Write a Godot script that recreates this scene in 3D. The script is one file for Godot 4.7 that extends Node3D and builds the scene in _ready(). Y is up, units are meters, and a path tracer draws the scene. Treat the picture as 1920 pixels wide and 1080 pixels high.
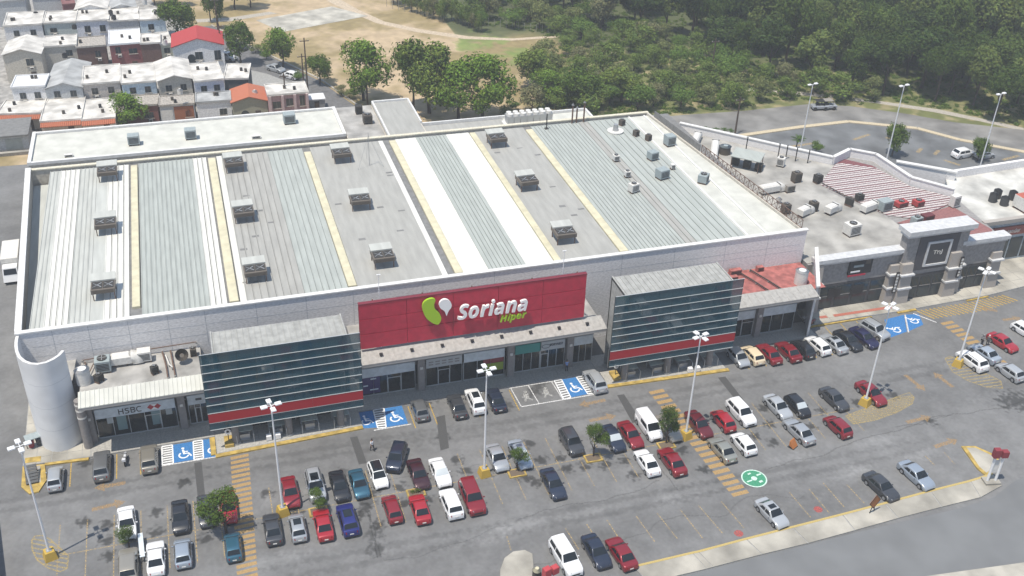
extends Node3D
# The measured plan of the place is in units of the survey (x to the right along the shop fronts, d away from the camera, y up);
# K turns them into metres.

const K := 1.142857
const CAM_H := 80.0
const FOCAL := 1980.0
var cam_r := Vector3(0.954998, 0.031268, 0.294960)
var cam_u := Vector3(0.130629, 0.848461, -0.512884)
var cam_f := Vector3(0.266299, -0.528333, -0.806194)
var rng := RandomNumberGenerator.new()
var taken := {}
var M := {}
var T := {}
var cache := {}

class Geo:
	var v := PackedVector3Array()
	var n := PackedVector3Array()
	var uv := PackedVector2Array()
	var c := PackedColorArray()
	var col := Color(1, 1, 1)
	var tinted := false
	var flat_uv := false
	var rect := Rect2(0, 0, 1, 1)
	var xf := Transform3D.IDENTITY

	func put(p: Vector3, nn: Vector3) -> void:
		v.append(p)
		n.append(nn)
		if tinted:
			c.append(col)
		if flat_uv:
			uv.append(Vector2((p.x - rect.position.x) / rect.size.x, (p.z - rect.position.y) / rect.size.y))

	func tri(a: Vector3, b: Vector3, e: Vector3) -> void:
		a = xf * a
		b = xf * b
		e = xf * e
		var nn := (b - a).cross(e - a).normalized()
		put(a, nn)
		put(e, nn)
		put(b, nn)

	func quad(a: Vector3, b: Vector3, e: Vector3, d: Vector3) -> void:
		tri(a, b, e)
		tri(a, e, d)

	func box(x0: float, x1: float, y0: float, y1: float, z0: float, z1: float) -> void:
		hexa([Vector3(x0, y0, z0), Vector3(x1, y0, z0), Vector3(x1, y0, z1), Vector3(x0, y0, z1)], [Vector3(x0, y1, z0), Vector3(x1, y1, z0), Vector3(x1, y1, z1), Vector3(x0, y1, z1)])

	# bottom and top rings run: back-left, back-right, front-right, front-left
	func hexa(b: Array, t: Array) -> void:
		quad(b[0], b[1], b[2], b[3])
		quad(t[3], t[2], t[1], t[0])
		quad(b[3], b[2], t[2], t[3])
		quad(b[2], b[1], t[1], t[2])
		quad(b[1], b[0], t[0], t[1])
		quad(b[0], b[3], t[3], t[0])

	# chamfered box, for things whose edges catch the light
	func cbox(x0: float, x1: float, y0: float, y1: float, z0: float, z1: float, k: float) -> void:
		var b := [Vector3(x0, y0, z0), Vector3(x1, y0, z0), Vector3(x1, y0, z1), Vector3(x0, y0, z1)]
		var m := [Vector3(x0, y1 - k, z0), Vector3(x1, y1 - k, z0), Vector3(x1, y1 - k, z1), Vector3(x0, y1 - k, z1)]
		var t := [Vector3(x0 + k, y1, z0 + k), Vector3(x1 - k, y1, z0 + k), Vector3(x1 - k, y1, z1 - k), Vector3(x0 + k, y1, z1 - k)]
		quad(b[0], b[1], b[2], b[3])
		for q in [[b, m], [m, t]]:
			for i in 4:
				var j := (i + 3) % 4
				quad(q[0][i], q[0][j], q[1][j], q[1][i])
		quad(t[3], t[2], t[1], t[0])

	# a level sheet over a polygon of (x, z)
	func sheet(pts: PackedVector2Array, y: float) -> void:
		var ix := Geometry2D.triangulate_polygon(pts)
		for i in range(0, ix.size(), 3):
			var a := pts[ix[i]]
			var b := pts[ix[i + 1]]
			var e := pts[ix[i + 2]]
			var p := Vector3(a.x, y, a.y)
			var q := Vector3(b.x, y, b.y)
			var r := Vector3(e.x, y, e.y)
			if (q - p).cross(r - p).y < 0.0:
				tri(p, r, q)
			else:
				tri(p, q, r)

	func prism(pts: PackedVector2Array, y0: float, y1: float) -> void:
		sheet(pts, y1)
		var ccw := 0.0
		for i in pts.size():
			ccw += pts[i].cross(pts[(i + 1) % pts.size()])
		for i in pts.size():
			var a := pts[i]
			var b := pts[(i + 1) % pts.size()]
			if ccw > 0.0:
				var s := a
				a = b
				b = s
			quad(Vector3(a.x, y0, a.y), Vector3(b.x, y0, b.y), Vector3(b.x, y1, b.y), Vector3(a.x, y1, a.y))

	# an outline in a plane, pushed out along its normal; back is the depth behind the face
	func slab(pts: PackedVector2Array, o: Vector3, ex: Vector3, ey: Vector3, thick: float) -> void:
		var nn := ex.cross(ey).normalized()
		var ix := Geometry2D.triangulate_polygon(pts)
		for i in range(0, ix.size(), 3):
			var a := o + ex * pts[ix[i]].x + ey * pts[ix[i]].y
			var b := o + ex * pts[ix[i + 1]].x + ey * pts[ix[i + 1]].y
			var e := o + ex * pts[ix[i + 2]].x + ey * pts[ix[i + 2]].y
			if (b - a).cross(e - a).dot(nn) < 0.0:
				tri(a, e, b)
			else:
				tri(a, b, e)
		var ccw := 0.0
		for i in pts.size():
			ccw += pts[i].cross(pts[(i + 1) % pts.size()])
		for i in pts.size():
			var a := o + ex * pts[i].x + ey * pts[i].y
			var j := (i + 1) % pts.size()
			var b := o + ex * pts[j].x + ey * pts[j].y
			if ccw < 0.0:
				var s := a
				a = b
				b = s
			quad(a - nn * thick, b - nn * thick, b, a)

	func tube(a: Vector3, b: Vector3, r0: float, r1: float, seg := 8, caps := true) -> void:
		var ax := (b - a).normalized()
		var ex := ax.cross(Vector3(0.31, 0.2, 0.93) if absf(ax.y) > 0.9 else Vector3.UP).normalized()
		var ey := ax.cross(ex)
		for i in seg:
			var t0 := TAU * i / seg
			var t1 := TAU * (i + 1) / seg
			var d0 := ex * cos(t0) + ey * sin(t0)
			var d1 := ex * cos(t1) + ey * sin(t1)
			var p := [a + d0 * r0, a + d1 * r0, b + d1 * r1, b + d0 * r1]
			var nn := [d0, d1, d1, d0]
			for k in [0, 2, 1, 0, 3, 2]:
				put(xf * p[k], (xf.basis * nn[k]).normalized())
			if caps:
				tri(a, a + d1 * r0, a + d0 * r0)
				tri(b, b + d0 * r1, b + d1 * r1)

	# smooth grid; rows of equal length
	func grid(rows: Array, flip := false, close := false) -> void:
		var h := rows.size()
		var w: int = rows[0].size()
		var nor := []
		for i in h:
			var line := []
			for j in w:
				var i0 := maxi(i - 1, 0)
				var i1 := mini(i + 1, h - 1)
				var j0 := (j + w - 1) % w if close else maxi(j - 1, 0)
				var j1 := (j + 1) % w if close else mini(j + 1, w - 1)
				var q: Vector3 = (rows[i][j1] - rows[i][j0]).cross(rows[i1][j] - rows[i0][j]).normalized()
				line.append(-q if flip else q)
			nor.append(line)
		for i in h - 1:
			for j in (w if close else w - 1):
				var j1 := (j + 1) % w
				var p := [rows[i][j], rows[i][j1], rows[i + 1][j1], rows[i + 1][j]]
				var q := [nor[i][j], nor[i][j1], nor[i + 1][j1], nor[i + 1][j]]
				for k in ([0, 1, 2, 0, 2, 3] if flip else [0, 2, 1, 0, 3, 2]):
					put(xf * p[k], (xf.basis * q[k]).normalized())

	func fan(pts: Array, nn: Vector3) -> void:
		var m := Vector3.ZERO
		for p in pts:
			m += p
		m /= pts.size()
		for i in pts.size():
			var a: Vector3 = pts[i]
			var b: Vector3 = pts[(i + 1) % pts.size()]
			if (a - m).cross(b - m).dot(nn) < 0.0:
				tri(m, b, a)
			else:
				tri(m, a, b)

	func mesh() -> ArrayMesh:
		var arr := []
		arr.resize(Mesh.ARRAY_MAX)
		arr[Mesh.ARRAY_VERTEX] = v
		arr[Mesh.ARRAY_NORMAL] = n
		if tinted:
			arr[Mesh.ARRAY_COLOR] = c
		if flat_uv:
			arr[Mesh.ARRAY_TEX_UV] = uv
		var m := ArrayMesh.new()
		m.add_surface_from_arrays(Mesh.PRIMITIVE_TRIANGLES, arr)
		return m

func V(x: float, y: float, d: float) -> Vector3:
	return Vector3(x, y, -d) * K

# where the line of sight through a pixel of the photograph meets the level h metres above the ground
func px(u: float, v: float, h := 0.0) -> Vector3:
	var dir := cam_r * (u - 960.0) - cam_u * (v - 540.0) + cam_f * FOCAL
	return Vector3(0, CAM_H, 0) + dir * ((h - CAM_H) / dir.y)

# ... meets the upright plane d (survey units) ahead
func pz(u: float, v: float, d: float) -> Vector3:
	var dir := cam_r * (u - 960.0) - cam_u * (v - 540.0) + cam_f * FOCAL
	return Vector3(0, CAM_H, 0) + dir * (-d * K / dir.z)

func ub(g: Geo, x0: float, x1: float, y0: float, y1: float, d0: float, d1: float) -> void:
	g.box(x0 * K, x1 * K, y0 * K, y1 * K, -d1 * K, -d0 * K)

func ground_pts(pix: Array) -> PackedVector2Array:
	var out := PackedVector2Array()
	for p in pix:
		var q := px(p[0], p[1])
		out.append(Vector2(q.x, q.z))
	return out

func plan(pts: Array) -> PackedVector2Array:
	var out := PackedVector2Array()
	for p in pts:
		out.append(Vector2(p[0], -p[1]) * K)
	return out

func numbered(called: String) -> String:
	var k: int = taken.get(called, 0)
	taken[called] = k + 1
	return called if k == 0 else "%s_%03d" % [called, k]

func part_name(parent: Node, called: String) -> String:
	var counts: Dictionary = parent.get_meta("counts") if parent.has_meta("counts") else {}
	var k: int = counts.get(called, 0)
	counts[called] = k + 1
	parent.set_meta("counts", counts)
	return called if k == 0 else "%s_%03d" % [called, k]

func tag(o: Node, label: String, category: String, group := "") -> void:
	o.set_meta("label", label)
	o.set_meta("category", category)
	if group != "":
		o.set_meta("group", group)

func thing(called: String, label: String, category: String, at := Vector3.ZERO, yaw := 0.0, group := "") -> Node3D:
	var o := Node3D.new()
	o.name = numbered(called)
	add_child(o)
	o.position = at
	o.rotation.y = yaw
	tag(o, label, category, group)
	return o

func geo(o: Node3D = null) -> Geo:
	var g := Geo.new()
	if o != null:
		g.xf = o.transform.affine_inverse()
	return g

func part(parent: Node, called: String, shape, m: Material, label := "") -> MeshInstance3D:
	var o := MeshInstance3D.new()
	o.name = part_name(parent, called)
	o.mesh = shape.mesh() if shape is Geo else shape
	o.material_override = m
	parent.add_child(o)
	if label != "":
		o.set_meta("label", label)
	return o

func solo(called: String, shape, m: Material, label: String, category: String, at := Vector3.ZERO, group := "") -> MeshInstance3D:
	var o := MeshInstance3D.new()
	o.name = numbered(called)
	o.mesh = shape.mesh() if shape is Geo else shape
	o.material_override = m
	add_child(o)
	o.position = at
	tag(o, label, category, group)
	return o

func setting(called: String, shape: Geo, m: Material) -> MeshInstance3D:
	var o := MeshInstance3D.new()
	o.name = numbered(called)
	o.mesh = shape.mesh()
	o.material_override = m
	add_child(o)
	o.set_meta("kind", "structure")
	return o

func lin(r: float, g: float, b: float) -> Color:
	return Color(r, g, b).linear_to_srgb()

func noise(kind: int, freq: float, sd: int, oct := 4) -> FastNoiseLite:
	var f := FastNoiseLite.new()
	f.noise_type = kind as FastNoiseLite.NoiseType
	f.frequency = freq
	f.seed = sd
	f.fractal_octaves = oct
	return f

# grey texture: lo..hi from seamless noise
func grey_tex(size: int, freq: float, sd: int, lo: float, hi: float, oct := 4, stretch := 1) -> ImageTexture:
	var f := noise(FastNoiseLite.TYPE_SIMPLEX_SMOOTH, freq, sd, oct)
	var im := f.get_seamless_image(size, size * stretch)
	im.convert(Image.FORMAT_L8)
	if stretch > 1:
		im.resize(size, size, Image.INTERPOLATE_BILINEAR)
	var src := im.get_data()
	var out := PackedByteArray()
	out.resize(src.size())
	for i in src.size():
		out[i] = int(clampf(lo + (hi - lo) * (src[i] / 255.0 - 0.2) / 0.6, 0.0, 1.0) * 255.0)
	var im2 := Image.create_from_data(size, size, false, Image.FORMAT_L8, out)
	im2.convert(Image.FORMAT_RGB8)
	return ImageTexture.create_from_image(im2)

func mat(called: String, c: Color, rough: float, tex := "", scale := 0.1, metal := 0.0) -> StandardMaterial3D:
	if M.has(called):
		return M[called]
	var m := StandardMaterial3D.new()
	m.albedo_color = c
	m.roughness = rough
	m.metallic = metal
	if tex != "":
		m.albedo_texture = T[tex]
		m.uv1_triplanar = true
		m.uv1_world_triplanar = true
		m.uv1_scale = Vector3.ONE * scale
	M[called] = m
	return m

func paint_on_ground(called: String, c: Color, keep: String) -> StandardMaterial3D:
	var m := mat(called, c, 0.85)
	m.transparency = BaseMaterial3D.TRANSPARENCY_ALPHA
	m.albedo_texture = T[keep]
	m.uv1_triplanar = true
	m.uv1_world_triplanar = true
	m.uv1_scale = Vector3.ONE * 0.5
	return m

# white texture whose alpha is how much of the paint is left
func worn_tex(sd: int, lo: float, hi: float) -> ImageTexture:
	var im := noise(FastNoiseLite.TYPE_SIMPLEX_SMOOTH, 0.03, sd, 5).get_seamless_image(256, 256)
	im.convert(Image.FORMAT_L8)
	var s := im.get_data()
	var out := PackedByteArray()
	out.resize(s.size() * 4)
	for i in s.size():
		for k in 3:
			out[i * 4 + k] = 255
		out[i * 4 + 3] = int(255.0 * clampf(lo + (hi - lo) * clampf((s[i] / 255.0 - 0.3) * 2.5, 0.0, 1.0), 0.0, 1.0))
	return ImageTexture.create_from_image(Image.create_from_data(256, 256, false, Image.FORMAT_RGBA8, out))

func make_materials() -> void:
	T.grain = grey_tex(512, 0.05, 3, 0.86, 1.0, 5)
	T.mottle = grey_tex(512, 0.03, 5, 0.88, 1.0, 6)
	T.soft = grey_tex(256, 0.02, 8, 0.93, 1.0, 3)
	T.streak = grey_tex(512, 0.03, 9, 0.86, 1.0, 5, 4)
	T.panel = grey_tex(512, 0.02, 15, 0.93, 1.0, 6)
	T.grime = grey_tex(512, 0.012, 17, 0.80, 1.02, 6)
	T.worn = worn_tex(21, 0.45, 0.85)
	T.cross = worn_tex(24, 0.6, 0.78)
	T.pale = worn_tex(25, 0.15, 0.55)
	T.faint = worn_tex(22, 0.05, 0.6)
	T.fresh = worn_tex(23, 0.8, 1.05)
	mat("white_wall", lin(0.80, 0.79, 0.79), 0.85, "streak", 0.12)
	mat("cream_wall", lin(0.55, 0.52, 0.46), 0.85, "mottle", 0.09)
	mat("coping", lin(0.68, 0.68, 0.67), 0.7, "soft", 0.2)
	mat("tower", lin(0.70, 0.715, 0.73), 0.75, "soft", 0.05)
	mat("roof_white", lin(0.67, 0.67, 0.63), 0.75, "mottle", 0.05)
	mat("roof_pale", lin(0.46, 0.475, 0.45), 0.75, "mottle", 0.045)
	mat("roof_blue", lin(0.375, 0.405, 0.385), 0.75, "mottle", 0.04)
	mat("roof_grey", lin(0.355, 0.355, 0.335), 0.8, "mottle", 0.05)
	mat("roof_dark", lin(0.20, 0.20, 0.197), 0.75, "mottle", 0.06)
	mat("roof_cement", lin(0.40, 0.39, 0.37), 0.85, "grime", 0.04)
	for k in ["roof_white", "roof_pale", "roof_blue", "roof_grey"]:
		M[k].albedo_texture = T.panel
		M[k].uv1_scale = Vector3(0.1, 0.1, 0.015)
	mat("skylight", lin(0.60, 0.56, 0.40), 0.5, "soft", 0.1)
	mat("annex_white", lin(0.55, 0.555, 0.51), 0.8, "soft", 0.06)
	mat("red_paint", lin(0.40, 0.135, 0.12), 0.8, "grime", 0.12)
	mat("red_sign", lin(0.46, 0.018, 0.050), 0.5, "soft", 0.15)
	mat("red_band", lin(0.36, 0.012, 0.022), 0.4)
	mat("sign_white", lin(0.80, 0.80, 0.80), 0.45)
	mat("sign_green", lin(0.33, 0.52, 0.02), 0.45)
	mat("dark_frame", lin(0.035, 0.04, 0.045), 0.5)
	mat("light_frame", lin(0.50, 0.52, 0.53), 0.4, "", 1.0, 0.3)
	mat("column_grey", lin(0.24, 0.225, 0.22), 0.7, "soft", 0.3)
	mat("fascia", lin(0.60, 0.66, 0.70), 0.6, "soft", 0.2)
	mat("fascia_dark", lin(0.30, 0.30, 0.29), 0.7)
	mat("interior", lin(0.26, 0.27, 0.27), 0.9, "mottle", 0.3)
	mat("interior_floor", lin(0.30, 0.30, 0.29), 0.8)
	mat("unit_beige", lin(0.30, 0.28, 0.25), 0.7, "grain", 0.5)
	mat("cooler_tan", lin(0.16, 0.14, 0.12), 0.75, "grain", 0.4)
	mat("unit_grey", lin(0.30, 0.35, 0.36), 0.55, "soft", 0.4)
	mat("unit_white", lin(0.66, 0.65, 0.62), 0.6, "soft", 0.4)
	mat("unit_dark", lin(0.035, 0.033, 0.03), 0.7)
	mat("unit_brown", lin(0.10, 0.085, 0.07), 0.7, "grain", 0.4)
	mat("steel", lin(0.42, 0.43, 0.44), 0.45, "", 1.0, 0.6)
	mat("rust", lin(0.15, 0.09, 0.065), 0.8, "grain", 0.6)
	mat("black", lin(0.018, 0.018, 0.02), 0.6)
	mat("rubber", lin(0.02, 0.02, 0.02), 0.85)
	mat("pole_white", lin(0.72, 0.73, 0.74), 0.45)
	mat("yellow_base", lin(0.52, 0.35, 0.06), 0.8, "grain", 0.6)
	mat("kerb_yellow", lin(0.48, 0.34, 0.09), 0.85, "grime", 0.15)
	mat("concrete", lin(0.42, 0.39, 0.34), 0.9, "mottle", 0.12)
	mat("concrete_grey", lin(0.33, 0.33, 0.32), 0.9, "mottle", 0.12)
	mat("walk", lin(0.42, 0.40, 0.35), 0.9, "grime", 0.03)
	mat("walk_shop", lin(0.40, 0.39, 0.36), 0.8, "mottle", 0.2)
	mat("walk_red", lin(0.42, 0.14, 0.10), 0.85, "mottle", 0.3)
	mat("asphalt_plain", lin(0.15, 0.153, 0.155), 0.9, "mottle", 0.035)
	mat("asphalt_dark", lin(0.165, 0.173, 0.18), 0.9, "grime", 0.02)
	mat("asphalt_patch", lin(0.075, 0.075, 0.075), 0.9, "grain", 0.3)
	mat("shop_grey", lin(0.29, 0.28, 0.275), 0.85, "mottle", 0.1)
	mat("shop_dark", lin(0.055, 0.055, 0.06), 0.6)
	mat("stone", lin(0.40, 0.37, 0.34), 0.85, "grain", 0.3)
	mat("cornice", lin(0.55, 0.56, 0.57), 0.8, "soft", 0.2)
	mat("brick_red", lin(0.30, 0.06, 0.04), 0.6, "soft", 0.3)
	mat("bark", lin(0.075, 0.055, 0.042), 0.95, "grain", 0.8)
	mat("chrome", lin(0.6, 0.6, 0.62), 0.2, "", 1.0, 0.9)
	mat("rim", lin(0.42, 0.43, 0.45), 0.35, "", 1.0, 0.7)
	mat("lamp_clear", lin(0.55, 0.57, 0.6), 0.12, "", 1.0, 0.3)
	mat("lamp_red", lin(0.30, 0.01, 0.012), 0.2)
	mat("car_glass", lin(0.012, 0.016, 0.02), 0.06)
	mat("sunshade", lin(0.6, 0.64, 0.64), 0.35, "", 1.0, 0.4)
	mat("wood", lin(0.10, 0.07, 0.05), 0.9, "grain", 0.6)
	mat("poster_purple", lin(0.035, 0.02, 0.11), 0.5)
	mat("poster_green", lin(0.24, 0.32, 0.03), 0.5)
	mat("sign_teal", lin(0.03, 0.24, 0.22), 0.5)
	mat("sign_blue", lin(0.03, 0.10, 0.35), 0.5)
	mat("sign_maroon", lin(0.22, 0.03, 0.04), 0.6)
	mat("sign_orange", lin(0.42, 0.15, 0.04), 0.7, "grain", 0.9)
	mat("black_tank", lin(0.04, 0.042, 0.045), 0.6)
	var g := mat("curtain_glass", lin(0.018, 0.085, 0.120), 0.05)
	g.transparency = BaseMaterial3D.TRANSPARENCY_ALPHA
	g.albedo_color.a = 0.64
	g = mat("shop_glass", lin(0.012, 0.018, 0.022), 0.05)
	g.transparency = BaseMaterial3D.TRANSPARENCY_ALPHA
	g.albedo_color.a = 0.6
	mat("house_glass", lin(0.03, 0.04, 0.045), 0.08)
	paint_on_ground("line_yellow", lin(0.55, 0.36, 0.06), "worn")
	paint_on_ground("line_faint", lin(0.55, 0.40, 0.18), "faint")
	paint_on_ground("arrow_orange", lin(0.46, 0.29, 0.12), "pale")
	paint_on_ground("line_white", lin(0.72, 0.72, 0.72), "worn")
	paint_on_ground("cross_orange", lin(0.46, 0.30, 0.12), "cross")
	paint_on_ground("line_pale", lin(0.50, 0.38, 0.15), "pale")
	paint_on_ground("mark_white", lin(0.74, 0.76, 0.78), "fresh")
	paint_on_ground("mark_blue", lin(0.035, 0.17, 0.42), "fresh")
	paint_on_ground("mark_faded", lin(0.60, 0.60, 0.58), "pale")
	paint_on_ground("mark_green", lin(0.05, 0.26, 0.15), "fresh")
	paint_on_ground("mark_mint", lin(0.52, 0.68, 0.60), "fresh")

func make_light_and_camera() -> void:
	var cam := Camera3D.new()
	cam.name = "camera"
	add_child(cam)
	cam.transform = Transform3D(Basis(cam_r, cam_u, -cam_f), Vector3(0, CAM_H, 0))
	cam.fov = 2.0 * rad_to_deg(atan(540.0 / FOCAL))
	cam.near = 1.0
	cam.far = 2000.0
	cam.current = true
	var we := WorldEnvironment.new()
	we.name = "world_environment"
	var env := Environment.new()
	env.background_mode = Environment.BG_SKY
	var sm := ProceduralSkyMaterial.new()
	sm.sky_top_color = Color(0.56, 0.65, 0.78)
	sm.sky_horizon_color = Color(0.86, 0.89, 0.92)
	sm.sky_curve = 0.12
	sm.ground_bottom_color = Color(0.35, 0.34, 0.32)
	sm.ground_horizon_color = Color(0.70, 0.74, 0.78)
	var sky := Sky.new()
	sky.sky_material = sm
	env.sky = sky
	env.background_energy_multiplier = 1.0
	env.tonemap_mode = Environment.TONE_MAPPER_LINEAR
	env.tonemap_exposure = 1.25
	env.fog_enabled = true
	env.fog_density = 0.0005
	env.fog_light_color = Color(0.93, 0.95, 0.97)
	env.sdfgi_enabled = true
	env.ssao_enabled = true
	env.ssil_enabled = true
	we.environment = env
	add_child(we)
	var sun := DirectionalLight3D.new()
	sun.name = "sun"
	sun.light_energy = 1.35
	sun.light_color = Color(1.0, 0.965, 0.91)
	sun.light_angular_distance = 0.5
	sun.shadow_enabled = true
	add_child(sun)
	sun.look_at_from_position(Vector3.ZERO, Vector3(3.8, -12.4, -2.0), Vector3(0, 0, -1))

const LOT := Rect2(-90.0, -190.0, 240.0, 145.0)

func stain(data: PackedByteArray, w: int, h: int, at: Vector3, r: float, dark: float, sx := 1.0, sz := 1.0) -> void:
	var f := noise(FastNoiseLite.TYPE_SIMPLEX_SMOOTH, 0.9, int(at.x * 17.0 + at.z * 31.0), 3)
	var cx := (at.x - LOT.position.x) / LOT.size.x * w
	var cy := (at.z - LOT.position.y) / LOT.size.y * h
	var k := w / LOT.size.x
	var rr := int(r * k * 1.6) + 1
	for j in range(-int(rr * sz), int(rr * sz) + 1):
		for i in range(-int(rr * sx), int(rr * sx) + 1):
			var x := int(cx) + i
			var y := int(cy) + j
			if x < 0 or y < 0 or x >= w or y >= h:
				continue
			var q := sqrt(pow(i / (k * sx), 2.0) + pow(j / (k * sz), 2.0)) / r
			q += f.get_noise_2d(i / k * 1.3, j / k * 1.3) * 0.9
			var a := clampf((1.0 - q) * 1.7, 0.0, 1.0)
			if a <= 0.0:
				continue
			var m := 1.0 + (dark - 1.0) * a
			for c in 3:
				var o := (y * w + x) * 3 + c
				data[o] = int(clampf(data[o] * m, 0.0, 255.0))

func crack(data: PackedByteArray, w: int, h: int, a: Vector3, b: Vector3, dark: float, wob: float, sd: int) -> void:
	var f := noise(FastNoiseLite.TYPE_SIMPLEX, 0.08, sd, 3)
	var steps := int(a.distance_to(b) * 14.0)
	var side := (b - a).normalized().cross(Vector3.UP)
	for s in steps:
		var t := float(s) / steps
		var p := a.lerp(b, t) + side * f.get_noise_1d(t * a.distance_to(b)) * wob
		var x := int((p.x - LOT.position.x) / LOT.size.x * w)
		var y := int((p.z - LOT.position.y) / LOT.size.y * h)
		if x < 0 or y < 0 or x >= w or y >= h:
			continue
		for c in 3:
			var o := (y * w + x) * 3 + c
			data[o] = int(data[o] * dark)

func lot_texture() -> ImageTexture:
	var w := 2048
	var h := 1240
	var big := noise(FastNoiseLite.TYPE_SIMPLEX_SMOOTH, 0.006, 11, 4).get_image(w, h)
	var mid := noise(FastNoiseLite.TYPE_SIMPLEX_SMOOTH, 0.03, 12, 5).get_image(w, h)
	var fine := noise(FastNoiseLite.TYPE_VALUE, 0.4, 13, 2).get_image(w, h)
	# tyre-worn lanes run along the rows
	var lanes := noise(FastNoiseLite.TYPE_SIMPLEX_SMOOTH, 0.012, 14, 4).get_image(w / 8, h)
	for im in [big, mid, fine, lanes]:
		im.convert(Image.FORMAT_L8)
	lanes.resize(w, h, Image.INTERPOLATE_BILINEAR)
	var b0: PackedByteArray = big.get_data()
	var b1: PackedByteArray = mid.get_data()
	var b2: PackedByteArray = fine.get_data()
	var b3: PackedByteArray = lanes.get_data()
	var data := PackedByteArray()
	data.resize(w * h * 3)
	for i in w * h:
		var e := 108.0 + (b0[i] - 128) * 0.06 + (b1[i] - 128) * 0.07 + (b2[i] - 128) * 0.05 + (b3[i] - 128) * 0.06
		data[i * 3] = int(e)
		data[i * 3 + 1] = int(e * 1.004)
		data[i * 3 + 2] = int(e * 1.008)
	# oil in the empty stalls
	for p in [[293, 962], [293, 998], [160, 980], [202, 983], [200, 1013], [203, 1043], [383, 1010], [500, 925], [685, 950], [750, 912], [755, 943], [800, 935], [873, 885], [912, 890], [856, 862], [993, 832], [1015, 863], [1050, 858], [1063, 880], [1098, 875], [1065, 830], [1135, 870], [1170, 862], [1188, 891], [1280, 845], [1415, 818], [1443, 795], [1430, 765], [1540, 770], [1520, 800], [1608, 755], [1675, 741], [1005, 905], [985, 895], [605, 955], [160, 868], [800, 760], [1450, 830], [1850, 880], [700, 925], [830, 820], [710, 985], [680, 965], [555, 960], [345, 905], [1745, 790], [1320, 880]]:
		stain(data, w, h, px(p[0], p[1]), 0.85, 0.58)
	for p in [[1000, 735], [820, 745], [900, 770], [640, 890], [950, 760], [1010, 722], [690, 940], [700, 1000], [705, 1030]]:
		stain(data, w, h, px(p[0], p[1]), 1.1, 0.72)
	for p in [[1480, 860], [1590, 880], [1660, 825], [980, 985], [1100, 960], [520, 1050], [570, 1030], [900, 1010], [1740, 850], [1500, 940], [1280, 930], [1850, 745], [1600, 890]]:
		stain(data, w, h, px(p[0], p[1]), 1.6, 1.09, 2.2, 0.6)
	stain(data, w, h, px(1905, 752), 2.2, 0.62, 1.3, 1.0)
	for q in [[150, 925, 30.0], [600, 850, 32.0], [1000, 790, 30.0], [1300, 735, 28.0], [700, 1040, 26.0], [1150, 950, 30.0], [1500, 880, 30.0], [1700, 700, 16.0]]:
		for e in [-0.8, 0.8]:
			stain(data, w, h, px(q[0], q[1]) + Vector3(0, 0, e), 0.55, 0.9, q[2], 1.0)
	crack(data, w, h, px(970, 975), px(1240, 905), 0.89, 1.0, 1)
	crack(data, w, h, px(720, 1050), px(965, 985), 0.92, 1.0, 2)
	crack(data, w, h, px(1440, 880), px(1780, 775), 0.87, 0.8, 3)
	crack(data, w, h, px(1680, 800), px(1920, 750), 0.87, 0.8, 4)
	crack(data, w, h, px(690, 955), px(712, 1045), 0.83, 0.5, 5)
	crack(data, w, h, px(694, 958), px(716, 1045), 0.87, 0.6, 6)
	crack(data, w, h, px(1240, 880), px(1275, 920), 0.87, 0.5, 7)
	crack(data, w, h, px(100, 760), px(20, 620), 0.92, 1.0, 8)
	crack(data, w, h, px(960, 1060), px(1500, 920), 0.91, 1.4, 9)
	crack(data, w, h, px(540, 930), px(900, 870), 0.93, 1.2, 10)
	return ImageTexture.create_from_image(Image.create_from_data(w, h, false, Image.FORMAT_RGB8, data))

const FIELD := Rect2(-110.0, -420.0, 400.0, 270.0)

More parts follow.
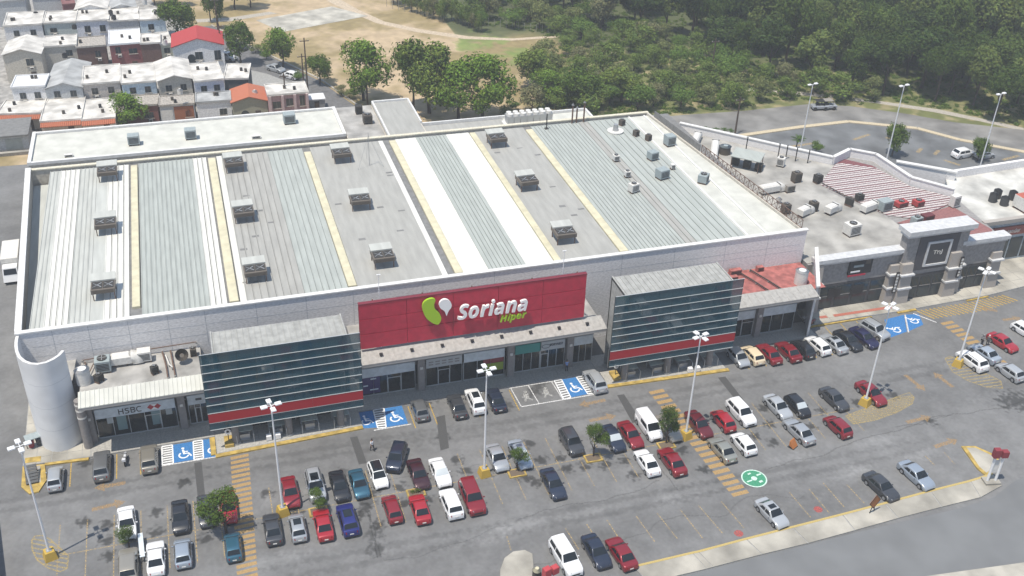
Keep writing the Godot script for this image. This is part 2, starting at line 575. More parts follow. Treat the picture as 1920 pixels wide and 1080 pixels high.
func field_texture() -> ImageTexture:
	var w := 1000
	var h := 675
	var big := noise(FastNoiseLite.TYPE_SIMPLEX_SMOOTH, 0.012, 31, 5).get_image(w, h)
	var mid := noise(FastNoiseLite.TYPE_SIMPLEX_SMOOTH, 0.06, 32, 5).get_image(w, h)
	var fine := noise(FastNoiseLite.TYPE_VALUE, 0.35, 33, 3).get_image(w, h)
	for im in [big, mid, fine]:
		im.convert(Image.FORMAT_L8)
	var b0: PackedByteArray = big.get_data()
	var b1: PackedByteArray = mid.get_data()
	var b2: PackedByteArray = fine.get_data()
	var data := PackedByteArray()
	data.resize(w * h * 3)
	var sand := Color(0.73, 0.65, 0.53)
	var dry := Color(0.58, 0.52, 0.37)
	var scrub := Color(0.42, 0.44, 0.26)
	var floor_ := Color(0.33, 0.36, 0.23)
	var green := Color(0.47, 0.54, 0.28)
	var greens := []
	for p in [[962, 110, 5.5], [905, 78, 4.5], [975, 92, 4.5], [890, 90, 3.5], [935, 76, 3.0]]:
		var q := px(p[0], p[1])
		greens.append([q.x, q.z, p[2]])
	for y in h:
		var wz := FIELD.position.y + FIELD.size.y * y / h
		for x in w:
			var i := y * w + x
			var wx := FIELD.position.x + FIELD.size.x * x / w
			var a := (b0[i] - 128) / 128.0
			var b := (b1[i] - 128) / 128.0
			var s := clampf(0.5 + a * 1.3 + b * 0.7, 0.0, 1.0)
			var c := dry.lerp(sand, s)
			# scrub to the right of the field, the wood's litter beyond
			var e := clampf((wx - 62.0 - (wz + 190.0) * -0.25 + a * 25.0) / 14.0, 0.0, 1.0)
			c = c.lerp(scrub.lerp(sand, clampf(b * 1.5, 0.0, 0.6)), e)
			var f := clampf((wx * 0.55 - wz - 262.0 + a * 12.0) / 12.0, 0.0, 1.0) if wx > 60.0 else 0.0
			c = c.lerp(floor_, f)
			for g in greens:
				var q: float = 1.0 - sqrt(pow(wx - g[0], 2.0) + pow((wz - g[1]) * 0.8, 2.0)) / g[2] + b * 1.1 + a * 0.4
				if q > 0.0:
					c = c.lerp(green, clampf(q * 1.4, 0.0, 0.75))
			var m := 1.0 + (b2[i] - 128) / 128.0 * 0.10
			data[i * 3] = int(clampf(c.r * m, 0.0, 1.0) * 235.0)
			data[i * 3 + 1] = int(clampf(c.g * m, 0.0, 1.0) * 235.0)
			data[i * 3 + 2] = int(clampf(c.b * m, 0.0, 1.0) * 235.0)
	return ImageTexture.create_from_image(Image.create_from_data(w, h, false, Image.FORMAT_RGB8, data))

func rect_pts(r: Rect2) -> PackedVector2Array:
	return PackedVector2Array([r.position, r.position + Vector2(r.size.x, 0), r.end, r.position + Vector2(0, r.size.y)])

func make_ground() -> void:
	var g := geo()
	g.sheet(rect_pts(Rect2(-900, -1100, 1800, 1400)), -0.03)
	setting("ground", g, mat("earth", lin(0.30, 0.25, 0.17), 0.95, "mottle", 0.02))
	var m := mat("field", Color.WHITE, 0.95)
	m.albedo_texture = field_texture()
	g = geo()
	g.flat_uv = true
	g.rect = FIELD
	g.sheet(rect_pts(FIELD), -0.015)
	setting("field", g, m)
	m = mat("lot", Color.WHITE, 0.9)
	m.albedo_texture = lot_texture()
	g = geo()
	g.flat_uv = true
	g.rect = LOT
	# the lot, the lane on the left of the store and the lane behind the shops
	g.sheet(plan([[-78, 40], [131, 40], [131, 127], [126, 133], [120, 140], [112, 147], [104, 150], [92, 150.5], [78, 150.5], [66, 148], [60, 146], [30, 152], [-20, 158], [-78, 160]]), 0.0)
	setting("parking_lot", g, m)
	# the street with the parked cars, left of the field
	g = geo()
	g.sheet(ground_pts([[0, 262], [60, 252], [690, 232], [720, 225], [662, 196], [600, 152], [545, 125], [470, 88], [400, 48], [355, 52], [415, 105], [440, 135], [470, 165], [500, 205], [420, 214], [200, 235], [0, 246]]), 0.008)
	setting("street", g, mat("street_grey", lin(0.15, 0.15, 0.153), 0.9, "mottle", 0.06))
	# paved yards between the houses
	g = geo()
	g.sheet(ground_pts([[-60, 250], [500, 214], [470, 165], [440, 135], [415, 105], [355, 52], [300, 20], [260, -30], [-80, -30]]), 0.003)
	setting("yards", g, mat("yard_grey", lin(0.36, 0.35, 0.33), 0.9, "grime", 0.08))
	# far kerb of that street and the footpath across the field
	g = geo()
	var edge := [[396, 47], [470, 87], [546, 123], [603, 150], [664, 193], [700, 218]]
	for i in edge.size() - 1:
		var a := px(edge[i][0], edge[i][1])
		var b := px(edge[i + 1][0], edge[i + 1][1])
		var s := (b - a).normalized().cross(Vector3.UP) * 0.2
		g.hexa([a - s, b - s, b + s, a + s], [a - s + Vector3.UP * 0.14, b - s + Vector3.UP * 0.14, b + s + Vector3.UP * 0.14, a + s + Vector3.UP * 0.14])
	setting("street_kerb", g, M.concrete)
	g = geo()
	g.sheet(ground_pts([[366, 36], [430, 33], [505, 22], [520, 25], [430, 40], [370, 42]]), 0.004)
	setting("footpath", g, M.concrete)
	g = geo()
	g.sheet(ground_pts([[480, 38], [622, 12], [690, 30], [530, 60]]), 0.02)
	setting("sports_slab", g, mat("slab_pale", lin(0.50, 0.48, 0.42), 0.9, "grime", 0.03))
	# pale drive beside the corner house
	g = geo()
	g.sheet(ground_pts([[416, 128], [458, 129], [500, 138], [552, 158], [540, 162], [470, 166], [462, 150], [430, 150]]), 0.016)
	setting("driveway", g, M.concrete_grey)
	# dirt track through the field
	g = geo()
	g.sheet(ground_pts([[640, 0], [672, 18], [720, 40], [790, 55], [880, 68], [960, 72], [1050, 66], [1050, 70], [960, 76], [870, 73], [780, 60], [705, 43], [650, 20], [610, 0]]), 0.0)
	setting("dirt_track", g, mat("track", lin(0.52, 0.43, 0.32), 0.95, "mottle", 0.08))
	# road behind the shops, with the kerb between it and the rear lot
	g = geo()
	g.sheet(plan([[66, 143], [85.4, 143.6], [98, 144.6], [107.5, 144.7], [117.8, 139.5], [122, 133.5], [129.3, 126.8], [150, 108], [160, 115], [136, 134], [125.9, 139.8], [119.1, 145.6], [111.8, 150.5], [104.7, 153], [91.9, 152.8], [80.3, 153.5], [66, 153.2]]), 0.008)
	setting("rear_road", g, mat("road_pale", lin(0.235, 0.23, 0.22), 0.9, "grime", 0.02))
	g = geo()
	g.sheet(plan([[66, 100], [140, 100], [140, 116], [129, 126], [121.5, 132.6], [117.3, 138.4], [107.3, 143.6], [98, 143.4], [85.4, 142.4], [66, 141]]), 0.004)
	setting("rear_lot", g, M.asphalt_dark)
	g = geo()
	var kp := [[80, 142.6], [85.4, 143.0], [98, 144], [107.5, 144.2], [117.6, 138.9], [121.8, 133], [129.2, 126.4], [145, 112]]
	for i in kp.size() - 1:
		var a := V(kp[i][0], 0, kp[i][1])
		var b := V(kp[i + 1][0], 0, kp[i + 1][1])
		var s := (b - a).normalized().cross(Vector3.UP) * 0.55
		g.hexa([a - s, b - s, b + s, a + s], [a - s + Vector3.UP * 0.15, b - s + Vector3.UP * 0.15, b + s + Vector3.UP * 0.15, a + s + Vector3.UP * 0.15])
	setting("rear_kerb", g, mat("kerb_pale", lin(0.55, 0.47, 0.33), 0.9, "mottle", 0.2))
	# far footpath of the rear road
	g = geo()
	g.sheet(ground_pts([[1400, 166], [1500, 172], [1560, 178], [1640, 188], [1760, 205], [1840, 222], [1920, 240], [1920, 246], [1840, 228], [1750, 210], [1640, 193], [1550, 183], [1490, 177], [1400, 170]]), 0.0)
	setting("far_footpath", g, M.concrete)
	# street in the lower right corner
	g = geo()
	g.sheet(ground_pts([[1100, 1115], [1260, 1084], [1600, 1000], [1800, 953], [1862, 933], [1905, 900], [1990, 880], [1990, 1200], [1100, 1240]]), 0.006)
	setting("avenue", g, mat("avenue_grey", lin(0.165, 0.172, 0.178), 0.85, "soft", 0.03))
	g = geo()
	g.prism(ground_pts([[1500, 1130], [1720, 1084], [1920, 1056], [1990, 1048], [1990, 1120], [1700, 1160]]), 0.0, 0.13)
	setting("opposite_pavement", g, M.walk)
	# dark repair strips across the aisle
	for q in [[[656, 820], [670, 818], [688, 868], [673, 871]], [[364, 868], [378, 866], [385, 932], [371, 935]], [[1157, 741], [1170, 739], [1203, 790], [1186, 793]], [[1346, 708], [1360, 706], [1396, 752], [1383, 755]], [[818, 782], [834, 778], [842, 840], [826, 845]], [[1003, 722], [1012, 720], [1016, 728], [1006, 731]]]:
		g = geo()
		g.sheet(ground_pts(q), 0.004)
		setting("asphalt_patch", g, M.asphalt_patch)
	# the shop-front pavement: tiles under the canopies, slabs of almost the same tone at the corner
	pavement([[-14.0, 87.0], [-2.2, 87.0], [-2.2, 90.4], [-14.0, 90.4]], M.walk_shop, "shop_pavement", 1.5)
	pavement([[12.4, 87.3], [39.2, 87.3], [39.2, 90.4], [12.4, 90.4]], M.walk_shop, "shop_pavement", 1.6)
	pavement([[53.6, 87.4], [67.2, 87.4], [67.2, 90.6], [53.6, 90.6]], M.walk_shop, "shop_pavement", 1.6)
	pavement([[-2.2, 84.25], [12.4, 84.9], [12.4, 90.4], [-2.2, 90.4]], M.walk_shop, "box_pavement", 2.4)
	pavement([[39.2, 84.9], [53.6, 84.3], [53.6, 90.4], [39.2, 90.4]], M.walk_shop, "box_pavement", 2.4)
	pavement([[-20.2, 87.3], [-14.0, 87.0], [-14.0, 91], [-20.4, 98]], M.walk, "corner_pavement", 1.6)
	pavement([[67.2, 89.6], [73.8, 89.75], [79.7, 89.6], [93.4, 90.0], [101, 90.8], [112, 93], [112, 101], [101, 97], [95, 93.2], [67.6, 93.2]], M.walk, "shop_row_pavement", 2.0)
	g = geo()
	g.sheet(plan([[71.5, 90.5], [79.6, 90.4], [79.6, 90.9], [71.5, 91.0]]), 0.17)
	g.sheet(plan([[69.6, 90.6], [70.6, 90.55], [70.6, 91.05], [69.6, 91.1]]), 0.17)
	setting("red_paving_strip", g, M.walk_red)
	# yellow kerbs
	for q in [[[-2.35, 83.95], [12.4, 84.62], 0.28], [[39.1, 84.62], [53.8, 84.02], 0.28], [[-2.5, 84.2], [-2.5, 86.9], 0.3], [[39.0, 84.9], [39.0, 87.2], 0.35], [[-18.2, 87.0], [-14.2, 86.75], 0.2], [[67.3, 89.38], [76.0, 89.4], 0.13], [[79.7, 89.4], [82.4, 89.5], 0.2], [[90.0, 89.6], [93.4, 89.8], 0.12]]:
		var a := V(q[0][0], 0, q[0][1])
		var b := V(q[1][0], 0, q[1][1])
		var s: Vector3 = (b - a).normalized().cross(Vector3.UP) * q[2]
		var t := Vector3.UP * 0.17
		g = geo()
		g.hexa([a - s, b - s, b + s, a + s], [a - s + t, b - s + t, b + s + t, a + s + t])
		setting("yellow_kerb", g, M.kerb_yellow)
	# the corner island with the tilted grate
	g = geo()
	g.prism(plan([[-20.1, 84.2], [-19.3, 83.0], [-18.5, 83.1], [-17.9, 84.6], [-18.2, 87.0], [-20.2, 87.2]]), 0.0, 0.16)
	setting("corner_island", g, M.kerb_yellow)
	g = geo()
	g.sheet(plan([[-19.7, 84.5], [-18.4, 84.4], [-18.6, 86.9], [-19.9, 87.0]]), 0.165)
	setting("corner_island_fill", g, M.walk)
	g = geo()
	g.sheet(plan([[-20.0, 87.6], [-18.6, 87.5], [-18.6, 88.3], [-20.05, 88.4]]), 0.172)
	setting("yellow_mark", g, M.kerb_yellow)
	# island with the entrance sign, lower right
	g = geo()
	g.prism(ground_pts([[1802, 838], [1828, 838], [1870, 856], [1876, 878], [1850, 895], [1832, 880]]), 0.0, 0.14)
	setting("traffic_island", g, M.kerb_yellow)
	g = geo()
	g.sheet(ground_pts([[1812, 841], [1828, 841], [1864, 858], [1868, 874], [1849, 888], [1836, 877]]), 0.145)
	setting("traffic_island_fill", g, M.walk)
	# rounded island end at the bottom
	g = geo()
	g.prism(ground_pts([[938, 1130], [938, 1070], [946, 1048], [962, 1036], [984, 1033], [998, 1040], [1000, 1060], [1001, 1130]]), 0.0, 0.15)
	setting("entrance_island", g, M.walk)
	roadside_walk()

# a pavement: a kerbed bed with separate slabs on it
func pavement(pts: Array, m: Material, called: String, pitch: float) -> void:
	var poly := plan(pts)
	var g := geo()
	g.prism(poly, 0.0, 0.13)
	var bed := setting(called, g, M.concrete_grey)
	var lo := Vector2(INF, INF)
	var hi := -lo
	for p in poly:
		lo = lo.min(p)
		hi = hi.max(p)
	var inner: Array = Geometry2D.offset_polygon(poly, -0.08)
	var y := lo.y
	while y < hi.y:
		var x := lo.x
		while x < hi.x:
			var cell := PackedVector2Array([Vector2(x + 0.025, y + 0.025), Vector2(x + pitch - 0.025, y + 0.025), Vector2(x + pitch - 0.025, y + pitch - 0.025), Vector2(x + 0.025, y + pitch - 0.025)])
			for clip in Geometry2D.intersect_polygons(cell, inner[0]):
				var s := geo()
				s.prism(clip, 0.12, 0.15)
				part(bed, "slab", s, m)
			x += pitch
		y += pitch

# pale walk beside the avenue, cast in bays with open joints
func roadside_walk() -> void:
	var top := [[1190, 1066], [1300, 1040], [1310, 1038], [1400, 1014], [1486, 992], [1580, 968], [1660, 947], [1745, 924], [1820, 905], [1862, 892]]
	var low := [[1215, 1094], [1325, 1068], [1336, 1065], [1428, 1041], [1515, 1020], [1602, 996], [1684, 973], [1765, 952], [1838, 934], [1878, 912]]
	var g := geo()
	var out := []
	for p in top:
		out.append(p)
	for i in low.size():
		out.append(low[low.size() - 1 - i])
	g.prism(ground_pts(out), 0.0, 0.13)
	var bed := setting("roadside_walk", g, M.concrete_grey)
	for i in top.size() - 1:
		var a := px(top[i][0], top[i][1])
		var b := px(top[i + 1][0], top[i + 1][1])
		var e := px(low[i + 1][0], low[i + 1][1])
		var d := px(low[i][0], low[i][1])
		var n := maxi(1, int(round(a.distance_to(b) / 4.6)))
		for k in n:
			var t0 := (k + 0.012) / n
			var t1 := (k + 0.988) / n
			var s := geo()
			var q := PackedVector2Array()
			for p in [a.lerp(b, t0), a.lerp(b, t1), d.lerp(e, t1), d.lerp(e, t0)]:
				q.append(Vector2(p.x, p.z))
			s.prism(q, 0.11, 0.16)
			part(bed, "slab", s, M.walk)
	# thin yellow edge on the lot side
	g = geo()
	for i in top.size() - 1:
		var a := px(top[i][0], top[i][1])
		var b := px(top[i + 1][0], top[i + 1][1])
		var s := (b - a).normalized().cross(Vector3.UP) * 0.14
		var t := Vector3.UP * 0.15
		a += Vector3(-0.02, 0, -0.16)
		b += Vector3(-0.02, 0, -0.16)
		g.hexa([a - s, b - s, b + s, a + s], [a - s + t, b - s + t, b + s + t, a + s + t])
	setting("roadside_kerb", g, mat("kerb_worn", lin(0.48, 0.37, 0.14), 0.9, "mottle", 0.5))

func strip(g: Geo, a: Vector3, b: Vector3, w: float, y: float) -> void:
	var s := (b - a).normalized().cross(Vector3.UP) * w * 0.5
	a.y = y
	b.y = y
	g.quad(a - s, a + s, b + s, b - s)

func disc(g: Geo, at: Vector3, r0: float, r1: float, y: float, from := 0.0, to := TAU, seg := 24) -> void:
	for i in seg:
		var t0 := lerpf(from, to, float(i) / seg)
		var t1 := lerpf(from, to, float(i + 1) / seg)
		var d0 := Vector3(cos(t0), 0, -sin(t0))
		var d1 := Vector3(cos(t1), 0, -sin(t1))
		var b := Vector3(at.x, y, at.z)
		if r0 <= 0.0:
			g.tri(b, b + d0 * r1, b + d1 * r1)
		else:
			g.quad(b + d0 * r0, b + d0 * r1, b + d1 * r1, b + d1 * r0)

func arrow(a: Vector3, b: Vector3) -> void:
	var g := geo()
	var t := (b - a).normalized()
	var neck := b - t * 1.1
	strip(g, a, neck, 0.55, 0.004)
	var s := t.cross(Vector3.UP) * 0.75
	var p := neck
	p.y = 0.004
	var q := b
	q.y = 0.004
	g.tri(p - s, p + s, q)
	setting("painted_arrow", g, M.arrow_orange)

# wheelchair symbol, head towards the store
func wheelchair(at: Vector3, k: float, turn: float, y: float) -> void:
	var g := geo()
	g.xf = Transform3D(Basis(Vector3.UP, turn).scaled(Vector3(k, 1, k)), at)
	disc(g, Vector3(-0.08, 0, -0.78), 0.0, 0.15, y, 0.0, TAU, 10)
	strip(g, Vector3(-0.08, 0, -0.58), Vector3(0.02, 0, 0.12), 0.2, y)
	strip(g, Vector3(-0.02, 0, -0.25), Vector3(0.4, 0, -0.22), 0.13, y + 0.0004)
	strip(g, Vector3(0.0, 0, 0.06), Vector3(0.48, 0, 0.06), 0.16, y + 0.0008)
	strip(g, Vector3(0.44, 0, 0.06), Vector3(0.7, 0, 0.55), 0.16, y + 0.0012)
	disc(g, Vector3(-0.02, 0, 0.24), 0.36, 0.52, y + 0.0016, PI * 0.72, PI * 1.93, 16)
	setting("painted_wheelchair_symbol", g, M.mark_white)

func disabled_bay(a: Array, b: Array) -> void:
	# a: near-left, near-right, far-right, far-left of the blue area (survey plan); b: the same of the barred strip or empty
	var g := geo()
	g.sheet(plan(a), 0.004)
	setting("painted_blue_bay", g, M.mark_blue)
	if b.size() == 4:
		g = geo()
		for i in 9:
			var t := i / 8.0
			var l := V(lerpf(b[0][0], b[3][0], t), 0, lerpf(b[0][1], b[3][1], t))
			var r := V(lerpf(b[1][0], b[2][0], t), 0, lerpf(b[1][1], b[2][1], t))
			strip(g, l, r, 0.2, 0.004)
		for s in [[b[0], b[3]], [b[1], b[2]]]:
			strip(g, V(s[0][0], 0, s[0][1]), V(s[1][0], 0, s[1][1]), 0.14, 0.006)
		setting("painted_bars", g, M.mark_white)

# barred half-moon at the end of a row
func barred_island(outline: Array, n: int, slope: float) -> void:
	var poly := ground_pts(outline)
	var g := geo()
	for i in poly.size():
		var a := poly[i]
		var b := poly[(i + 1) % poly.size()]
		strip(g, Vector3(a.x, 0, a.y), Vector3(b.x, 0, b.y), 0.16, 0.004)
	var lo := Vector2(INF, INF)
	var hi := -lo
	for p in poly:
		lo = lo.min(p)
		hi = hi.max(p)
	for i in n:
		var z := lerpf(lo.y, hi.y, (i + 0.5) / n)
		var w := 0.11
		var band := PackedVector2Array([Vector2(lo.x - 4, z - w + slope * -4.0), Vector2(hi.x + 4, z - w + slope * (hi.x - lo.x + 4)), Vector2(hi.x + 4, z + w + slope * (hi.x - lo.x + 4)), Vector2(lo.x - 4, z + w + slope * -4.0)])
		for clip in Geometry2D.intersect_polygons(band, poly):
			g.sheet(clip, 0.006)
	setting("painted_barred_island", g, M.line_pale)

func crossing(a0: Vector3, a1: Vector3, w: float, n: int) -> void:
	var g := geo()
	var t := a1 - a0
	for i in n:
		var p := a0 + t * ((i + 0.5) / n)
		strip(g, p + Vector3(-w * 0.5, 0, 0.06), p + Vector3(w * 0.5, 0, -0.06), t.length() / n * 0.6, 0.008)
	setting("painted_crossing", g, M.cross_orange)

func make_markings() -> void:
	# stall lines: [x0, x1, step, d_near, d_far]
	var g := geo()
	for row in [[-16.4, 43.2, 2.32, 70.2, 78.2], [46.5, 63.8, 2.32, 70.6, 78.0]]:
		var x: float = row[0]
		while x < row[1]:
			if absf(x - 0.0) > 1.6:
				strip(g, V(x, 0, row[3]), V(x, 0, row[4]), 0.11, 0.004)
			x += row[2]
		strip(g, V(row[0], 0, 74.25), V(row[1], 0, 74.25), 0.11, 0.0045)
	setting("painted_stall_lines", g, M.line_faint)
	g = geo()
	for x in [-15.8, -13.6, -11.6, -9.4, 17.6, 19.9, 22.2, 24.5, 26.8, 28.8]:
		strip(g, V(x, 0, 83.2), V(x, 0, 86.9), 0.12, 0.004)
	for x in [56.2, 58.4, 60.5, 62.7, 64.9, 67.0]:
		strip(g, V(x, 0, 83.6), V(x, 0, 87.2), 0.12, 0.004)
	for x in [69.0, 71.2, 73.4, 75.4]:
		strip(g, V(x, 0, 84.6), V(x + 0.3, 0, 89.2), 0.12, 0.004)
	setting("painted_stall_lines", g, M.line_yellow)
	g = geo()
	for p in [[1100, 983, 1135, 1035], [1138, 975, 1172, 1027], [1193, 968, 1228, 1016], [1275, 955, 1318, 1010], [1352, 940, 1395, 990], [1480, 923, 1520, 970], [1517, 917, 1555, 962], [1543, 905, 1583, 951], [1587, 908, 1622, 945], [1735, 855, 1752, 872], [1770, 848, 1790, 870], [1060, 990, 1085, 1030], [1232, 962, 1270, 1010], [1310, 948, 1355, 1000], [950, 1005, 958, 1032]]:
		strip(g, px(p[0], p[1]), px(p[2], p[3]), 0.11, 0.004)
	setting("painted_stall_lines", g, M.line_faint)
	# bays for wheelchair users and parents
	disabled_bay([[-6.3, 84.1], [-4.45, 84.1], [-4.4, 86.9], [-6.3, 86.9]], [[-7.4, 84.1], [-6.35, 84.1], [-6.35, 86.9], [-7.35, 86.9]])
	disabled_bay([[-3.45, 84.0], [-1.35, 84.0], [-1.7, 86.9], [-3.4, 86.9]], [[-4.4, 84.1], [-3.5, 84.1], [-3.45, 86.9], [-4.35, 86.9]])
	disabled_bay([[12.0, 84.6], [13.8, 84.3], [13.85, 87.2], [12.0, 87.2]], [])
	disabled_bay([[14.7, 84.1], [17.0, 84.1], [17.0, 87.2], [15.2, 87.2]], [[13.85, 84.2], [14.7, 84.1], [15.1, 87.2], [13.95, 87.2]])
	disabled_bay([[34.9, 83.9], [36.8, 84.0], [36.6, 87.2], [35.0, 87.2]], [[34.0, 83.8], [34.85, 83.9], [34.95, 87.2], [34.1, 87.2]])
	disabled_bay([[37.7, 84.0], [39.0, 84.2], [39.0, 86.6], [37.7, 87.2]], [[36.85, 84.0], [37.7, 84.0], [37.65, 87.2], [36.7, 87.2]])
	disabled_bay([[75.2, 84.9], [78.4, 85.6], [80.3, 88.9], [77.3, 88.6]], [])
	disabled_bay([[78.6, 85.6], [81.3, 86.4], [82.2, 88.6], [80.5, 88.9]], [])
	wheelchair(V(-5.3, 0, 85.3), 1.15, 0.0, 0.008)
	wheelchair(V(-2.5, 0, 85.3), 1.15, -0.1, 0.008)
	wheelchair(V(12.9, 0, 85.7), 1.1, 0.0, 0.008)
	wheelchair(V(15.9, 0, 85.5), 1.2, 0.0, 0.008)
	wheelchair(V(35.8, 0, 85.4), 1.2, 0.0, 0.008)
	wheelchair(V(77.2, 0, 86.4), 1.2, 0.9, 0.008)
	wheelchair(V(80.6, 0, 87.6), 1.2, 0.5, 0.008)
	g = geo()
	for q in [[-7.5, -1.2, 83.95], [13.4, 17.3, 83.95], [29.2, 39.2, 83.75]]:
		strip(g, V(q[0], 0, q[2]), V(q[1], 0, q[2]), 0.16, 0.006)
	for x in [29.2, 31.2, 33.9]:
		strip(g, V(x, 0, 83.8), V(x - 0.15, 0, 87.2), 0.12, 0.004)
	strip(g, V(28.9, 0, 87.15), V(34, 0, 87.15), 0.14, 0.006)
	for s in [[V(80.45, 0, 88.9), V(78.5, 0, 85.4)], [V(81.6, 0, 88.9), V(83.2, 0, 86.4)]]:
		strip(g, s[0], s[1], 0.2, 0.012)
	setting("painted_white_lines", g, M.line_white)
	for at in [V(30.3, 0, 85.3), V(32.6, 0, 85.4)]:
		g = geo()
		disc(g, at + Vector3(0.1, 0, -0.9), 0.0, 0.24, 0.004, 0.0, TAU, 10)
		strip(g, at + Vector3(0.05, 0, -0.62), at + Vector3(-0.1, 0, 0.35), 0.62, 0.005)
		strip(g, at + Vector3(-0.1, 0, 0.2), at + Vector3(0.5, 0, 0.85), 0.26, 0.006)
		strip(g, at + Vector3(-0.15, 0, 0.2), at + Vector3(-0.5, 0, 0.9), 0.26, 0.007)
		strip(g, at + Vector3(0.1, 0, -0.4), at + Vector3(-0.6, 0, 0.1), 0.2, 0.0074)
		setting("painted_parent_symbol", g, M.mark_faded)
	# aisle arrows
	for q in [[235, 905, 176, 916], [172, 956, 236, 940], [1135, 750, 1085, 760], [1105, 789, 1155, 779], [1697, 703, 1735, 733], [1787, 726, 1750, 698], [1700, 792, 1745, 781], [1870, 583, 1835, 577], [1880, 600, 1915, 596], [1752, 838, 1795, 824]]:
		arrow(px(q[0], q[1]), px(q[2], q[3]))
	# crossings
	crossing(px(449, 852), px(466, 1110), 2.0, 26)
	crossing(px(1228, 730), px(1366, 900), 2.0, 17)
	crossing(px(1366, 900), px(1392, 930), 2.0, 3)
	crossing(px(1772, 602), px(1900, 700), 2.0, 13)
	# bars in front of the shop row
	g = geo()
	for i in 22:
		var x := 82.4 + i * 0.62
		strip(g, V(x, 0, 89.3 + maxf(0.0, (x - 90) * 0.08)), V(x + 1.1, 0, 87.2 + maxf(0.0, (x - 90) * 0.16)), 0.24, 0.004)
	setting("painted_bars", g, M.line_yellow)
	barred_island([[60, 1012], [66, 1005], [80, 1004], [95, 1012], [128, 1042], [126, 1066], [112, 1072], [90, 1065], [70, 1050], [60, 1030]], 9, 0.55)
	barred_island([[1585, 780], [1660, 752], [1705, 736], [1714, 745], [1710, 757], [1680, 774], [1640, 788], [1600, 795]], 12, 0.05)
	barred_island([[1772, 672], [1782, 668], [1800, 676], [1840, 696], [1876, 714], [1880, 728], [1850, 726], [1815, 714], [1786, 697]], 13, 0.05)
	# green circle with figures
	var at := px(1414, 897)
	g = geo()
	disc(g, at, 0.0, 1.3, 0.004, 0.0, TAU, 40)
	setting("painted_green_circle", g, M.mark_green)
	g = geo()
	disc(g, at, 1.3, 1.45, 0.006, 0.0, TAU, 40)
	disc(g, at, 0.0, 0.34, 0.008, 0.0, TAU, 16)
	for q in [[-0.17, -0.8, 0.2, 0.17], [0.8, -0.38, 0.3, 0.18], [-0.7, 0.3, 0.34, 0.16], [0.5, 0.7, 0.22, 0.24]]:
		strip(g, at + Vector3(q[0] - q[2], 0, q[1]), at + Vector3(q[0] + q[2], 0, q[1] - 0.1), q[3] * 1.2, 0.008)
	setting("painted_circle_figures", g, M.mark_mint)
	# faded red marks of a removed sign base
	for p in [[1534, 955], [1385, 1000]]:
		g = geo()
		var q := px(p[0], p[1])
		disc(g, q, 0.0, 0.5, 0.004, 0.0, TAU, 9)
		setting("painted_red_mark", g, paint_on_ground("mark_red", lin(0.42, 0.09, 0.08), "worn"))
	# rear lot marks
	g = geo()
	for p in [[1460, 278, 1530, 268], [1600, 262, 1630, 252], [1720, 286, 1728, 278], [1752, 290, 1760, 282], [1770, 300, 1800, 310], [1660, 258, 1690, 262], [1880, 300, 1910, 292]]:
		strip(g, px(p[0], p[1]), px(p[2], p[3]), 0.7, 0.012)
	setting("painted_rear_marks", g, M.line_faint)

func sloped(g: Geo, x0: float, x1: float, y0: float, d0: float, y1: float, d1: float, t: float) -> void:
	# a slab from (y0, d0) in front to (y1, d1) behind, t thick, survey units
	g.hexa([V(x0, y1 - t, d1), V(x1, y1 - t, d1), V(x1, y0 - t, d0), V(x0, y0 - t, d0)], [V(x0, y1, d1), V(x1, y1, d1), V(x1, y0, d0), V(x0, y0, d0)])

